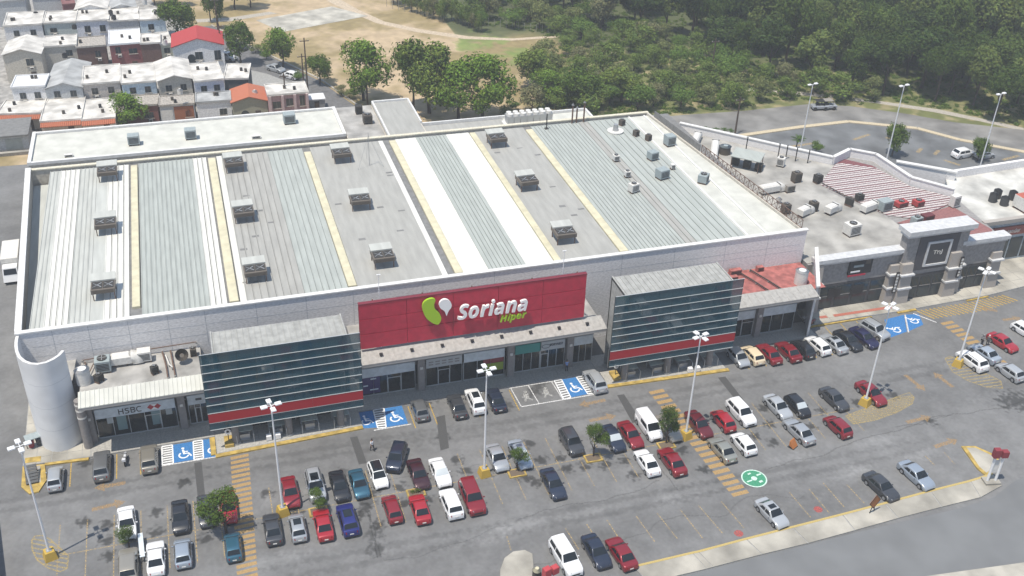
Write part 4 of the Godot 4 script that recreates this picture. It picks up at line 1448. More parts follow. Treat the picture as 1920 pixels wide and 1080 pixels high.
func make_shopfronts() -> void:
	var d := 89.6
	var s := shopfront("bank_branch", "bank front with a pale sign board, dark letters and a red hexagon mark", -13.2, -5.6, M.fascia, [3])
	lettering(s, "sign_lettering", "HSBC", V(-9.9, 3.15, d - 0.14), 2.5, 0.75, M.black, 0.05, 0.0, 0.0, 0.0, false)
	var g := geo(s)
	var c := V(-7.6, 3.15, d - 0.15)
	var o := Vector3(c.x, c.y, c.z)
	g.slab(PackedVector2Array([Vector2(-0.75, 0), Vector2(-0.4, -0.36), Vector2(0.4, -0.36), Vector2(0.75, 0), Vector2(0.4, 0.36), Vector2(-0.4, 0.36)]), o, Vector3.RIGHT, Vector3.UP, 0.03)
	part(s, "hexagon_mark", g, mat("bank_red", lin(0.38, 0.02, 0.03), 0.5))
	for q in [[-0.4, 0.36, 0.4, 0.36], [-0.4, -0.36, 0.4, -0.36]]:
		g = geo(s)
		var k := 1.0 if q[1] > 0 else -1.0
		g.slab(PackedVector2Array([Vector2(-0.38, 0.36 * k), Vector2(0.38, 0.36 * k), Vector2(0, 0.02 * k)]), o + Vector3(0, 0, 0.012), Vector3.RIGHT, Vector3.UP, 0.01)
		part(s, "white_triangle", g, M.sign_white)
	for x in [[-11.3, -10.4], [-8.0, -7.1]]:
		g = geo(s)
		ub(g, x[0], x[1], 0.8, 2.5, d - 0.02, d + 0.01)
		part(s, "frosted_panel", g, mat("frosted", lin(0.16, 0.24, 0.25), 0.4))
	for q in [[-6.6, -6.0, 1.8, 2.5], [-12.2, -11.6, 1.8, 2.5]]:
		g = geo(s)
		ub(g, q[0], q[1], q[2], q[3], d - 0.02, d + 0.01)
		part(s, "notice", g, mat("notice_paper", lin(0.35, 0.38, 0.38), 0.7))
	s = shopfront("narrow_shop_front", "narrow shop front with a pale board between the bank and glass box", -4.4, -2.6, M.fascia, [1])
	g = geo(s)
	ub(g, -3.6, -3.0, 3.1, 3.35, d - 0.15, d - 0.12)
	part(s, "sign_mark", g, M.dark_frame)
	s = shopfront("purple_poster_shop_front", "shop front with a purple poster under a pale blank board", 13.0, 19.0, M.fascia, [2])
	g = geo(s)
	ub(g, 13.1, 15.2, 0.4, 2.5, d - 0.03, d + 0.0)
	part(s, "poster", g, M.poster_purple)
	for q in [[14.2, 14.8, 2.2], [13.4, 13.9, 1.4], [14.1, 15.0, 0.8]]:
		g = geo(s)
		ub(g, q[0], q[1], q[2], q[2] + 0.16, d - 0.04, d - 0.03)
		part(s, "poster_print", g, M.fascia)
	s = shopfront("white_board_shop_front", "shop front with a white printed board and dark windows beside the lime poster", 20.2, 24.2, mat("board_white", lin(0.42, 0.44, 0.45), 0.6), [1])
	for i in 2:
		for k in 5:
			g = geo(s)
			var a := 20.5 + k * 0.72
			ub(g, a, a + 0.5, 2.95 + 0.33 * i, 3.09 + 0.33 * i, d - 0.14, d - 0.12)
			part(s, "board_print", g, M.column_grey)
	s = shopfront("lime_poster_shop_front", "shop front with a lime green poster and a red strip", 24.4, 29.0, M.fascia, [])
	g = geo(s)
	ub(g, 26.6, 28.9, 0.9, 1.9, d - 0.03, d + 0.0)
	part(s, "lime_poster", g, M.poster_green)
	g = geo(s)
	ub(g, 26.6, 28.9, 1.95, 2.55, d - 0.03, d + 0.0)
	part(s, "red_strip", g, M.sign_maroon)
	s = shopfront("teal_board_shop_front", "shop front under a teal name board", 30.2, 33.1, M.sign_teal, [])
	s = shopfront("clinic_front", "shop front with an oval ring mark and dark words on its white board", 33.2, 36.0, M.board_white, [0])
	lettering(s, "sign_lettering", "MOVE VUELO", V(34.95, 3.25, d - 0.14), 1.7, 0.34, mat("ink", lin(0.02, 0.03, 0.05), 0.6), 0.04, 0.15)
	g = geo(s)
	for i in 20:
		var t0 := TAU * i / 20
		var t1 := TAU * (i + 1) / 20
		var e := V(33.75, 3.15, d - 0.14)
		g.quad(e + Vector3(cos(t0) * 0.5, sin(t0) * 0.24, 0), e + Vector3(cos(t0) * 0.58, sin(t0) * 0.32, 0), e + Vector3(cos(t1) * 0.58, sin(t1) * 0.32, 0), e + Vector3(cos(t1) * 0.5, sin(t1) * 0.24, 0))
	part(s, "ring_mark", g, M.ink)
	s = shopfront("corner_shop_front", "shop front with a bare pale board next to a round column", 37.0, 39.3, M.fascia, [])
	s = shopfront("grey_canopy_shop_front", "shop front with a pale sill under the grey canopy by the rust-red roof", 55.0, 59.6, M.fascia, [2])
	s = shopfront("grey_canopy_end_front", "wide shop window under the grey canopy beside the slanted white wall", 60.4, 65.0, M.fascia, [])
	# dark piers between the shops
	for x in [-13.7, -5.0, 19.6, 29.6, 36.5, 60.0]:
		var p := thing("shop_pier", "dark square pier between two shop fronts under the canopy", "pier", V(x, 0.15, 89.4), 0.0, "piers between the shop fronts")
		g = geo(p)
		ub(g, x - 0.36, x + 0.36, 0.13, 6.3, 89.0, 89.58)
		part(p, "shaft", g, M.column_grey)
		g = geo(p)
		ub(g, x - 0.15, x + 0.15, 3.0, 3.3, 88.9, 88.998)
		part(p, "wall_lamp", g, M.unit_white)
	# round post by the corner
	var q := thing("round_post", "grey round post with white bands beside the curved corner wall", "post", V(-14.2, 0.15, 88.6))
	g = Geo.new()
	g.tube(Vector3.ZERO, Vector3(0, 6.6, 0), 0.5, 0.5, 14)
	part(q, "shaft", g, M.column_grey)
	for y in [4.2, 5.2, 6.0]:
		g = Geo.new()
		g.tube(Vector3(0, y, 0), Vector3(0, y + 0.22, 0), 0.52, 0.52, 14)
		part(q, "band", g, M.unit_white)

func make_annexes() -> void:
	# long white annex behind the hall
	var s := thing("rear_annex", "long low white flat-roofed annex behind the striped roof", "building", V(0, 0, 140))
	var g := geo(s)
	ub(g, -21.8, 20.4, 0, 7.85, 140.0, 150.2)
	part(s, "wall", g, M.cream_wall)
	g = geo(s)
	ub(g, -21.4, 20.2, 7.85, 7.95, 140.5, 149.8)
	part(s, "roof", g, M.annex_white)
	for q in [[-21.9, -21.45, 139.9, 150.3], [20.0, 20.45, 139.9, 150.3]]:
		g = geo(s)
		ub(g, q[0], q[1], 7.85, 8.3, q[2], q[3])
		part(s, "parapet", g, M.coping)
	for q in [[139.9, 140.3], [149.9, 150.3]]:
		g = geo(s)
		ub(g, -21.45, 20.0, 7.85, 8.25, q[0], q[1])
		part(s, "parapet", g, M.coping)
	g = geo(s)
	ub(g, -21.0, 20.0, 0, 6.6, 132.7, 140.0)
	part(s, "link_roof", g, M.roof_dark)
	s = thing("grey_annex", "grey flat-roofed block behind the middle of the striped roof", "building", V(26, 0, 140))
	g = geo(s)
	ub(g, 20.5, 26.0, 0, 7.9, 132.7, 150.4)
	part(s, "wall", g, M.cream_wall)
	g = geo(s)
	ub(g, 20.6, 25.9, 7.9, 8.0, 132.8, 150.3)
	part(s, "roof", g, M.roof_cement)
	g = geo(s)
	ub(g, 26.0, 31.7, 0, 8.3, 132.7, 150.2)
	part(s, "wall", g, M.cream_wall)
	g = geo(s)
	ub(g, 26.2, 31.5, 8.3, 8.4, 132.9, 150.0)
	part(s, "roof", g, M.roof_grey)
	for q in [[26.0, 26.25, 132.7, 150.2], [31.5, 31.75, 141, 150.2]]:
		g = geo(s)
		ub(g, q[0], q[1], 8.3, 8.7, q[2], q[3])
		part(s, "parapet", g, M.coping)
	g = geo(s)
	ub(g, 26.25, 31.5, 8.3, 8.7, 149.95, 150.25)
	part(s, "parapet", g, M.coping)
	s = thing("machine_annex", "low annex with a white parapet that carries the row of chillers", "building", V(45, 0, 137))
	g = geo(s)
	ub(g, 31.75, 57.4, 0, 7.8, 132.7, 141.2)
	part(s, "wall", g, M.cream_wall)
	g = geo(s)
	ub(g, 31.9, 44, 7.8, 7.9, 132.8, 140.9)
	part(s, "roof", g, M.roof_grey)
	g = geo(s)
	ub(g, 44, 57.2, 7.8, 7.95, 132.8, 140.9)
	part(s, "roof", g, M.annex_white)
	for q in [[31.75, 57.4, 140.95, 141.25], [57.15, 57.45, 132.7, 140.95]]:
		g = geo(s)
		ub(g, q[0], q[1], 7.8, 8.35, q[2], q[3])
		part(s, "parapet", g, M.coping)
	# chillers: a white plinth and six fan modules
	var c := thing("chiller_bank", "white chiller bank with a row of round fans behind the hall", "chiller", V(47.2, 7.95, 138.4))
	g = geo(c)
	ub(g, 43.4, 51.0, 7.95, 8.3, 137.4, 139.4)
	part(c, "plinth", g, M.unit_white)
	for i in 7:
		var x := 43.9 + i * 1.0
		g = geo(c)
		g.hexa([V(x, 8.3, 139.1), V(x + 0.9, 8.3, 139.1), V(x + 0.9, 8.3, 137.7), V(x, 8.3, 137.7)], [V(x - 0.05, 9.5, 139.2), V(x + 0.95, 9.5, 139.2), V(x + 0.95, 9.5, 137.6), V(x - 0.05, 9.5, 137.6)])
		var b := part(c, "module", g, M.steel)
		for e in [138.0, 138.8]:
			g = geo(c)
			g.tube(V(x + 0.45, 9.5, e), V(x + 0.45, 9.85, e), 0.45, 0.45, 12)
			part(b, "fan_ring", g, M.unit_white)

# twin-fan cooler on legs, facing the shop fronts
func cooler_shapes() -> Dictionary:
	if cache.has("cooler"):
		return cache.cooler
	var d := {}
	var g := Geo.new()
	g.box(-0.05, 0.05, 0.0, 1.0, -0.05, 0.05)
	d.leg = g.mesh()
	g = Geo.new()
	g.cbox(-1.25, 1.25, 0.95, 1.5, -1.2, 1.35, 0.04)
	d.cabinet = g.mesh()
	g = Geo.new()
	g.hexa([Vector3(-1.28, 1.5, -1.75), Vector3(1.28, 1.5, -1.75), Vector3(1.28, 1.5, -0.35), Vector3(-1.28, 1.5, -0.35)], [Vector3(-1.28, 1.8, -1.75), Vector3(1.28, 1.8, -1.75), Vector3(1.28, 1.68, -0.35), Vector3(-1.28, 1.68, -0.35)])
	d.hood = g.mesh()
	g = Geo.new()
	g.box(-0.54, 0.54, 1.5, 1.55, -0.72, 0.72)
	d.fan_well = g.mesh()
	g = Geo.new()
	for a in 4:
		g.xf = Transform3D(Basis(Vector3.UP, a * PI / 2 + PI / 4), Vector3.ZERO)
		g.quad(Vector3(-0.04, 1.56, 0.04), Vector3(0.04, 1.57, 0.04), Vector3(0.03, 1.58, 0.62), Vector3(-0.05, 1.56, 0.62))
	d.blades = g.mesh()
	g = Geo.new()
	g.box(-1.05, 1.05, 1.02, 1.4, 1.35, 1.38)
	d.grille = g.mesh()
	cache.cooler = d
	return d

func cooler(at: Vector3, label: String) -> void:
	var d := cooler_shapes()
	var t := thing("roof_cooler", label, "roof cooler", at, rng.randf_range(-0.03, 0.03), "twin-fan coolers on the striped roof")
	for x in [-1.1, 1.1]:
		for z in [-1.0, 1.1]:
			part(t, "leg", d.leg, M.rust).position = Vector3(x, 0, z)
	part(t, "cabinet", d.cabinet, M.cooler_tan)
	t.scale = Vector3.ONE * 1.08
	part(t, "hood", d.hood, M.roof_pale)
	part(t, "front_grille", d.grille, M.unit_brown)
	for x in [-0.58, 0.58]:
		var w := part(t, "fan_well", d.fan_well, M.unit_dark)
		w.position = Vector3(x, 0, 0.45)
		part(w, "blades", d.blades, M.steel)

func box_unit(called: String, label: String, at: Vector3, w: float, h: float, dp: float, m: Material, yaw := 0.0, fan := true, lift := 0.25, group := "") -> Node3D:
	w *= 0.88
	h *= 0.88
	dp *= 0.88
	var t := thing(called, label, "roof unit", at, yaw, group)
	var g: Geo
	for x in [-w * 0.42, w * 0.42]:
		g = Geo.new()
		g.box(x - 0.06, x + 0.06, 0, lift, -dp * 0.48, dp * 0.48)
		part(t, "skid", g, M.rust)
	g = Geo.new()
	g.cbox(-w / 2, w / 2, lift, lift + h, -dp / 2, dp / 2, 0.04)
	part(t, "cabinet", g, m)
	g = Geo.new()
	var n := 5
	for i in n:
		var y := lift + h * (0.15 + 0.7 * i / n)
		g.box(-w * 0.4, w * 0.4, y, y + h * 0.07, dp / 2, dp / 2 + 0.02)
	part(t, "louvres", g, M.unit_dark)
	if fan:
		g = Geo.new()
		g.tube(Vector3(0, lift + h, 0), Vector3(0, lift + h + 0.12, 0), minf(w, dp) * 0.36, minf(w, dp) * 0.36, 14)
		var f := part(t, "fan_ring", g, M.unit_dark)
		g = Geo.new()
		for a in 2:
			g.xf = Transform3D(Basis(Vector3.UP, a * PI / 2), Vector3.ZERO)
			g.box(-minf(w, dp) * 0.34, minf(w, dp) * 0.34, lift + h + 0.121, lift + h + 0.14, -0.04, 0.04)
		part(f, "fan_guard", g, M.steel)
	return t

func duct(label: String, at: Vector3, yaw: float, l: float, m: Material) -> void:
	var t := thing("roof_duct", label, "duct", at, yaw, "")
	var g := Geo.new()
	g.cbox(-l / 2, l / 2, 0.35, 1.45, -0.6, 0.6, 0.22)
	part(t, "run", g, m)
	var rows := []
	for i in 6:
		var a := PI / 2 * i / 5.0
		var c := Vector3(l / 2, 0.35 - 0.15, 0)
		var ring := []
		for q in [[0.15, -0.6], [1.25, -0.6], [1.25, 0.6], [0.15, 0.6]]:
			ring.append(c + Vector3(sin(a) * q[0], cos(a) * q[0], q[1]))
		rows.append(ring)
	g = Geo.new()
	g.grid(rows, false, true)
	part(t, "elbow", g, m)
	g = Geo.new()
	for x in [-l * 0.35, l * 0.25]:
		g.box(x - 0.05, x + 0.05, 0, 0.36, -0.4, 0.4)
	part(t, "supports", g, M.rust)

func pipe_run(label: String, pts: Array, r: float, m: Material) -> void:
	var t := thing("roof_pipe", label, "pipe", pts[0], 0.0, "")
	for i in pts.size() - 1:
		var g := geo(t)
		g.tube(pts[i], pts[i + 1], r, r, 7)
		part(t, "length", g, m)
	for i in pts.size():
		var g := geo(t)
		g.box(pts[i].x - 0.1, pts[i].x + 0.1, pts[i].y - 0.25, pts[i].y, pts[i].z - 0.1, pts[i].z + 0.1)
		part(t, "block", g, M.concrete_grey)

func make_roof_gear() -> void:
	rng.seed = 5
	var rows := ["by the yellow skylight nearest the curved wall", "between the second and third yellow skylights", "on the widest plain grey strip", "on the grey strip past the white bands"]
	var where := ["by the rear edge", "halfway along", "by the front parapet"]
	var xs := [-11.2, 4.05, 17.75, 38.95]
	var ds := [[128.4, 114.4, 100.3], [127.4, 113.6, 99.9], [127.0, 113.4, 99.5], [127.0, 113.6, 99.7]]
	for i in 4:
		for k in 3:
			cooler(V(xs[i], 10.31, ds[i][k]), "twin-fan cooler %s, %s" % [rows[i], where[k]])
	var B := V(0, 10.31, 0)
	box_unit("roof_fan_box", "small square fan box at the pale strip, farthest of three in line", V(53.0, 10.31, 118.3), 1.0, 0.9, 1.0, M.unit_white)
	box_unit("roof_fan_box", "small square fan box in the middle of three in line", V(52.6, 10.31, 113.4), 0.9, 0.9, 0.9, M.unit_white)
	box_unit("roof_air_unit", "cream air unit with a dark fan top, nearest of three in line", V(51.7, 10.31, 109.2), 1.5, 1.3, 1.2, M.unit_white, 0.3)
	box_unit("roof_air_unit", "grey-blue air unit standing alone on the pale blue strip", V(56.9, 10.31, 112.0), 1.9, 1.5, 1.6, M.unit_grey, 0.25, false)
	box_unit("roof_air_unit", "grey-blue air unit behind the lone one on the blue strip", V(58.0, 10.31, 117.6), 1.6, 1.3, 1.4, M.unit_grey, 0.25, false)
	box_unit("roof_fan_box", "tiny grey box beside the white ridge of the roof", V(59.4, 10.31, 114.2), 0.7, 0.7, 0.7, M.unit_white, 0.0, false)
	box_unit("roof_air_unit", "tall grey air unit on the white strip by the roof edge", V(62.2, 10.31, 121.4), 1.7, 1.7, 1.6, M.unit_grey, 0.1, false)
	box_unit("roof_air_unit", "grey air unit with a dark grille on the white strip", V(61.6, 10.31, 109.6), 1.7, 1.3, 1.5, M.unit_grey, 0.8)
	# rear corner: dish and vents in a sooty patch
	var t := thing("roof_vent_dish", "low round vent dish near the far right corner of the roof", "vent", V(56.6, 10.31, 127.4))
	var g := Geo.new()
	g.tube(Vector3.ZERO, Vector3(0, 0.25, 0), 1.25, 1.35, 18)
	part(t, "rim", g, M.unit_white)
	g = Geo.new()
	g.tube(Vector3(0, 0.25, 0), Vector3(0, 1.3, 0), 0.5, 0.35, 12)
	part(t, "hood", g, M.steel)
	for q in [[58.4, 129.4], [58.9, 125.4], [60.0, 123.6]]:
		box_unit("roof_exhaust", "small sooty exhaust box beside the round vent dish", V(q[0], 10.31, q[1]), 0.9, 0.9, 0.9, M.unit_brown, 0.4, true, 0.2, "exhaust boxes by the vent dish")
	for q in [[51.6, 131.6, 3.2], [52.3, 131.7, 2.6], [53.4, 131.7, 3.4]]:
		t = thing("roof_stack", "thin rusty exhaust stack at the rear edge of the roof", "exhaust stack", V(q[0], 10.31, q[1]), 0.0, "rusty stacks at the rear edge")
		g = Geo.new()
		g.tube(Vector3.ZERO, Vector3(0, q[2], 0), 0.13, 0.13, 8)
		part(t, "pipe", g, M.rust)
		g = Geo.new()
		g.tube(Vector3(0, q[2], 0), Vector3(0, q[2] + 0.25, 0), 0.28, 0.06, 8)
		part(t, "cap", g, M.steel)
	t = thing("roof_post", "dark post with a small foot near the rear edge of the roof", "post", V(47.4, 10.31, 130.6))
	g = Geo.new()
	g.tube(Vector3.ZERO, Vector3(0, 2.6, 0), 0.1, 0.08, 8)
	part(t, "pipe", g, M.unit_dark)
	g = Geo.new()
	g.box(-0.3, 0.3, 0, 0.12, -0.3, 0.3)
	part(t, "foot", g, M.unit_dark)
	t = thing("cable_tripod", "thin guyed antenna mast on the grey strip of the roof", "antenna", V(21.0, 10.31, 124.6))
	g = Geo.new()
	g.tube(Vector3.ZERO, Vector3(0, 5.2, 0), 0.05, 0.04, 6)
	part(t, "mast", g, M.steel)
	for a in 3:
		g = Geo.new()
		g.tube(Vector3(0, 4.8, 0), Vector3(cos(a * TAU / 3 + 0.5) * 2.2, 0, sin(a * TAU / 3 + 0.5) * 2.2), 0.02, 0.02, 4)
		part(t, "guy_wire", g, M.steel)
	# annex
	box_unit("annex_air_unit", "grey box air unit on the white annex, leftmost of three", V(-8.4, 7.96, 143.6), 2.0, 1.6, 1.7, M.unit_grey, 0.0, false)
	box_unit("annex_air_unit", "grey box air unit on the white annex, middle of three", V(-0.8, 7.96, 143.9), 2.0, 1.6, 1.7, M.unit_grey, 0.0, false)
	box_unit("annex_air_unit", "grey box air unit on the white annex, beside the grey block", V(13.2, 7.96, 146.3), 2.2, 1.7, 1.9, M.unit_grey, 0.0, false)
	box_unit("annex_air_unit", "brown air unit between the white ridges of the grey block", V(24.2, 8.01, 143.6), 1.7, 1.5, 1.5, M.unit_brown)
	box_unit("annex_air_unit", "small black air unit at the far edge of the grey block", V(23.6, 8.01, 147.4), 1.3, 1.4, 1.2, M.unit_dark, 0.0, false)
	box_unit("annex_vent", "low vent box at the near edge of the white annex", V(8.0, 7.96, 141.8), 1.6, 0.5, 0.6, M.unit_white, 0.0, false, 0.1)
	box_unit("annex_vent", "low vent box near the corner of the white annex", V(-16.8, 7.96, 141.4), 1.4, 0.4, 0.6, M.unit_white, 0.0, false, 0.1)
	# gear over the bank
	box_unit("bank_air_unit", "grey-green air unit with a round fan on the bank roof", V(-11.8, 6.46, 92.2), 1.9, 1.6, 1.7, M.unit_grey)
	duct("pair of white fat ducts on the bank roof", V(-10.1, 6.46, 92.8), 0.0, 2.2, M.unit_white)
	box_unit("bank_air_unit", "pale box air unit on the bank roof beside the white ducts", V(-7.9, 6.46, 92.9), 1.7, 1.4, 1.3, M.unit_white, 0.0, false)
	box_unit("bank_air_unit", "small dark condenser in the middle of the bank roof", V(-7.0, 6.46, 90.4), 0.9, 0.9, 0.7, M.unit_dark, 0.4)
	box_unit("bank_air_unit", "small dark condenser beside the white drum tank", V(-12.2, 6.46, 90.4), 1.0, 0.9, 0.8, M.unit_dark, 0.8)
	box_unit("bank_air_unit", "small brown condenser at the glass box end of the bank roof", V(-3.2, 6.46, 92.6), 0.8, 0.9, 0.8, M.unit_brown, 0.0)
	t = thing("satellite_dish", "dark satellite dish on the bank roof", "satellite dish", V(-4.3, 6.46, 91.6))
	g = Geo.new()
	g.tube(Vector3.ZERO, Vector3(0, 0.9, 0), 0.06, 0.06, 8)
	part(t, "mast", g, M.steel)
	g = Geo.new()
	g.xf = Transform3D(Basis(Vector3.RIGHT, 0.7), Vector3(0, 1.0, 0))
	g.tube(Vector3(0, 0, 0), Vector3(0, 0.18, 0), 0.25, 0.75, 16, false)
	g.tube(Vector3(0, -0.02, 0), Vector3(0, 0.0, 0), 0.25, 0.25, 16)
	part(t, "bowl", g, M.unit_brown)
	pipe_run("rusty pipe pair crossing the bank roof, nearer the dish", [V(-5.4, 6.75, 93.6), V(-5.2, 6.75, 90.6), V(-5.1, 6.75, 89.2)], 0.09, M.rust)
	pipe_run("rusty pipe crossing the bank roof, nearer the pale box", [V(-6.2, 6.75, 93.6), V(-5.9, 6.75, 91.0), V(-5.8, 6.75, 89.0)], 0.09, M.rust)
	pipe_run("white bent pipe between the rusty pipes on the bank roof", [V(-5.9, 6.75, 92.9), V(-5.6, 6.75, 91.2), V(-5.3, 6.75, 90.6)], 0.08, M.unit_white)
	pipe_run("rusty pipe frame beside the grey-green air unit", [V(-13.6, 6.8, 93.7), V(-13.2, 6.8, 91.4), V(-12.7, 6.8, 93.4)], 0.06, M.rust)
	pipe_run("long rusty pipe along the foot of the white wall", [V(-13.8, 6.9, 93.85), V(-8.0, 7.1, 93.85), V(-2.8, 7.2, 93.85)], 0.06, M.rust)
	# rust-red roof
	for x in [58.8, 60.4]:
		pipe_run("sooty pipe pair slanting across the rust-red roof, %s" % ("nearer the glass box" if x < 59 else "nearer the white drum"), [V(x, 6.8, 93.4), V(x + 0.9, 6.8, 90.6), V(x + 1.5, 6.8, 88.4)], 0.1, M.unit_dark)
	box_unit("red_roof_box", "rust-red box against the white wall, larger one", V(58.3, 6.52, 93.2), 1.9, 0.9, 0.8, M.red_paint, 0.0, false, 0.1)
	box_unit("red_roof_box", "rust-red box on the rust-red roof, smaller one", V(57.6, 6.52, 92.2), 1.2, 0.6, 0.7, M.red_paint, 0.0, false, 0.1)
	box_unit("red_roof_box", "rust-red box right of the sooty pipes", V(61.6, 6.52, 93.3), 1.1, 0.7, 0.7, M.red_paint, 0.0, false, 0.1)

func make_shop_row() -> void:
	# grey shops right of the hall; the roof behind carries the kitchens' gear
	var s := thing("grey_shop_row", "grey rendered shop row with stone piers and a raised middle part", "building", V(81, 0, 93))
	var g := geo(s)
	var body := plan([[68.0, 93.0], [96.0, 93.0], [97.2, 103.8], [93.2, 108.6], [93.0, 116.9], [90.2, 119.2], [86.3, 117.3], [69.9, 133.8], [64.6, 131.5], [68.0, 98]])
	g.prism(body, 0.0, 6.55 * K)
	part(s, "wall", g, M.shop_grey)
	g = geo(s)
	g.sheet(plan([[68.0, 93.3], [84.8, 93.3], [84.8, 100.5], [81.0, 110.0], [86.3, 117.0], [70.0, 133.4], [64.6, 131.0], [67.8, 98]]), 6.6 * K)
	part(s, "roof", g, mat("gravel_roof", lin(0.40, 0.39, 0.365), 0.9, "grime", 0.03))
	# rear parapet of the roof
	var rp := [[69.9, 133.8], [86.3, 117.4], [90.2, 119.3], [93.0, 116.9], [93.4, 109.0], [97.0, 104.4]]
	for i in rp.size() - 1:
		g = geo(s)
		var a := V(rp[i][0], 6.4, rp[i][1])
		var b := V(rp[i + 1][0], 6.4, rp[i + 1][1])
		var e := (b - a).normalized().cross(Vector3.UP) * 0.22
		var up := Vector3.UP * 1.5
		g.hexa([a - e, b - e, b + e, a + e], [a - e + up, b - e + up, b + e + up, a + e + up])
		var p := part(s, "parapet", g, M.white_wall)
		g = geo(s)
		e *= 1.5
		g.hexa([a - e + up, b - e + up, b + e + up, a + e + up], [a - e + up * 1.1, b - e + up * 1.1, b + e + up * 1.1, a + e + up * 1.1])
		part(p, "coping", g, M.coping)
	# ribbed roof with red pans: each rib run a part of its own
	var pan := plan([[81.0, 112.0], [87.2, 117.6], [91.8, 114.6], [93.0, 108.6], [97.2, 103.4], [88.0, 99.9], [84.9, 101.6]])
	rng.seed = 31
	for i in 31:
		var dd := 100.2 + i * 0.57
		var wob := 0.07 * sin(i * 2.3)
		for clip in Geometry2D.intersect_polygons(plan([[80, dd], [99, dd + 0.5], [99, dd + 0.80 + wob], [80, dd + 0.30 + wob]]), pan):
			g = geo(s)
			g.prism(clip, 6.6 * K, 6.72 * K)
			part(s, "white_rib", g, mat("rib_pink", lin(0.62, 0.57, 0.56), 0.8, "grime", 0.5))
	g = geo(s)
	g.sheet(plan([[81.0, 112.0], [88.6, 119.0], [91.8, 115.6], [93.0, 108.6], [97.4, 103.4], [88.0, 99.8], [84.8, 102.0]]), 6.63 * K)
	part(s, "red_roof", g, mat("red_pan", lin(0.20, 0.075, 0.085), 0.7, "mottle", 0.15))
	g = geo(s)
	g.sheet(plan([[84.9, 99.6], [88.2, 100.4], [95.0, 102.0], [96.0, 95.0], [94.6, 93.4], [89.6, 93.4], [88.0, 97.0]]), 6.64 * K)
	part(s, "red_roof", g, mat("red_flat", lin(0.27, 0.12, 0.115), 0.8, "mottle", 0.12))
	# facade: four storeys of relief
	for q in [[68.6, 81.0, 7.5, 92.5], [89.2, 96.0, 7.5, 92.3]]:
		g = geo(s)
		ub(g, q[0], q[1], 3.7, q[2] - 0.5, q[3], 93.0)
		part(s, "facade", g, M.shop_grey)
		g = geo(s)
		ub(g, q[0] - 0.15, q[1] + 0.15, q[2] - 0.5, q[2], q[3] - 0.5, 93.3)
		var p := part(s, "cornice", g, M.cornice)
		g = geo(s)
		ub(g, q[0] - 0.05, q[1] + 0.05, q[2] - 0.85, q[2] - 0.5, q[3] - 0.25, 93.0)
		part(p, "cornice_step", g, M.cornice)
	g = geo(s)
	ub(g, 80.6, 89.6, 0, 9.6, 91.9, 93.1)
	part(s, "facade", g, M.shop_grey)
	g = geo(s)
	ub(g, 80.2, 90.0, 9.6, 10.2, 91.3, 93.6)
	part(s, "cornice", g, M.cornice)
	g = geo(s)
	ub(g, 80.4, 89.8, 9.2, 9.6, 91.6, 93.3)
	part(s, "cornice", g, M.cornice)
	# solid boxes whose near-black colour stands in for shaded recesses, with glazing
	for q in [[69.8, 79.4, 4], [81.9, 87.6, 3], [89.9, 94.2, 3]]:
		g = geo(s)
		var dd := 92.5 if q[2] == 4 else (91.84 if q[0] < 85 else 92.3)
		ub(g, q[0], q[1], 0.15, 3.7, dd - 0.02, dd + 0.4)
		part(s, "bay_shade", g, M.shop_dark)
		for k in q[2]:
			g = geo(s)
			var a := lerpf(q[0], q[1], (k + 0.08) / q[2])
			var b := lerpf(q[0], q[1], (k + 0.92) / q[2])
			ub(g, a, b, 0.4, 3.3, dd - 0.06, dd - 0.03)
			var p := part(s, "window", g, M.house_glass)
			g = geo(s)
			ub(g, a, b, 1.9, 1.98, dd - 0.09, dd - 0.06)
			part(p, "rail", g, M.column_grey)
	for q in [[71.2, 73.0, 1.7, 3.0], [74.4, 76.2, 1.7, 3.0]]:
		g = geo(s)
		ub(g, q[0], q[1], q[2], q[3], 92.38, 92.43)
		part(s, "framed_display", g, M.black)
	# stone piers with ledges
	for q in [[79.2, 80.4, 5.4, 91.9], [80.5, 82.0, 5.6, 91.4], [87.4, 88.9, 6.3, 91.4], [89.0, 89.9, 5.0, 91.9], [94.2, 95.6, 5.2, 91.8], [68.6, 69.6, 6.9, 92.1]]:
		g = geo(s)
		g.hexa([V(q[0] - 0.2, 0.13, 92.6), V(q[1] + 0.2, 0.13, 92.6), V(q[1] + 0.2, 0.13, q[3] - 0.3), V(q[0] - 0.2, 0.13, q[3] - 0.3)], [V(q[0], q[2], 92.6), V(q[1], q[2], 92.6), V(q[1], q[2], q[3]), V(q[0], q[2], q[3])])
		var p := part(s, "pier", g, M.stone)
		for y in [2.2, 4.1]:
			g = geo(s)
			ub(g, q[0] - 0.22, q[1] + 0.22, y, y + 0.22, q[3] - 0.42, 92.5)
			part(p, "ledge", g, M.cornice)
	# poster boards
	g = geo(s)
	ub(g, 73.4, 76.6, 4.7, 7.0, 92.3, 92.49)
	var pb := part(s, "poster_board", g, M.black)
	for q in [[73.7, 75.0, 5.0, 5.2, "sign_white"], [74.0, 75.4, 5.7, 6.0, "unit_grey"], [75.6, 76.3, 6.0, 6.6, "unit_brown"], [73.4, 75.9, 4.45, 4.68, "red_sign"]]:
		g = geo(s)
		ub(g, q[0], q[1], q[2], q[3], 92.26, 92.298)
		part(pb, "poster_print", g, M[q[4]])
	g = geo(s)
	ub(g, 82.4, 88.2, 4.3, 9.0, 91.8, 91.895)
	part(s, "dark_panel", g, mat("panel_dark", lin(0.06, 0.06, 0.07), 0.6))
	for q in [[83.6, 87.1, 8.0, 8.25], [83.6, 87.1, 4.8, 5.05], [83.6, 83.85, 5.05, 8.0], [86.85, 87.1, 5.05, 8.0]]:
		g = geo(s)
		ub(g, q[0], q[1], q[2], q[3], 91.6, 91.79)
		part(s, "sign_frame", g, M.cornice)
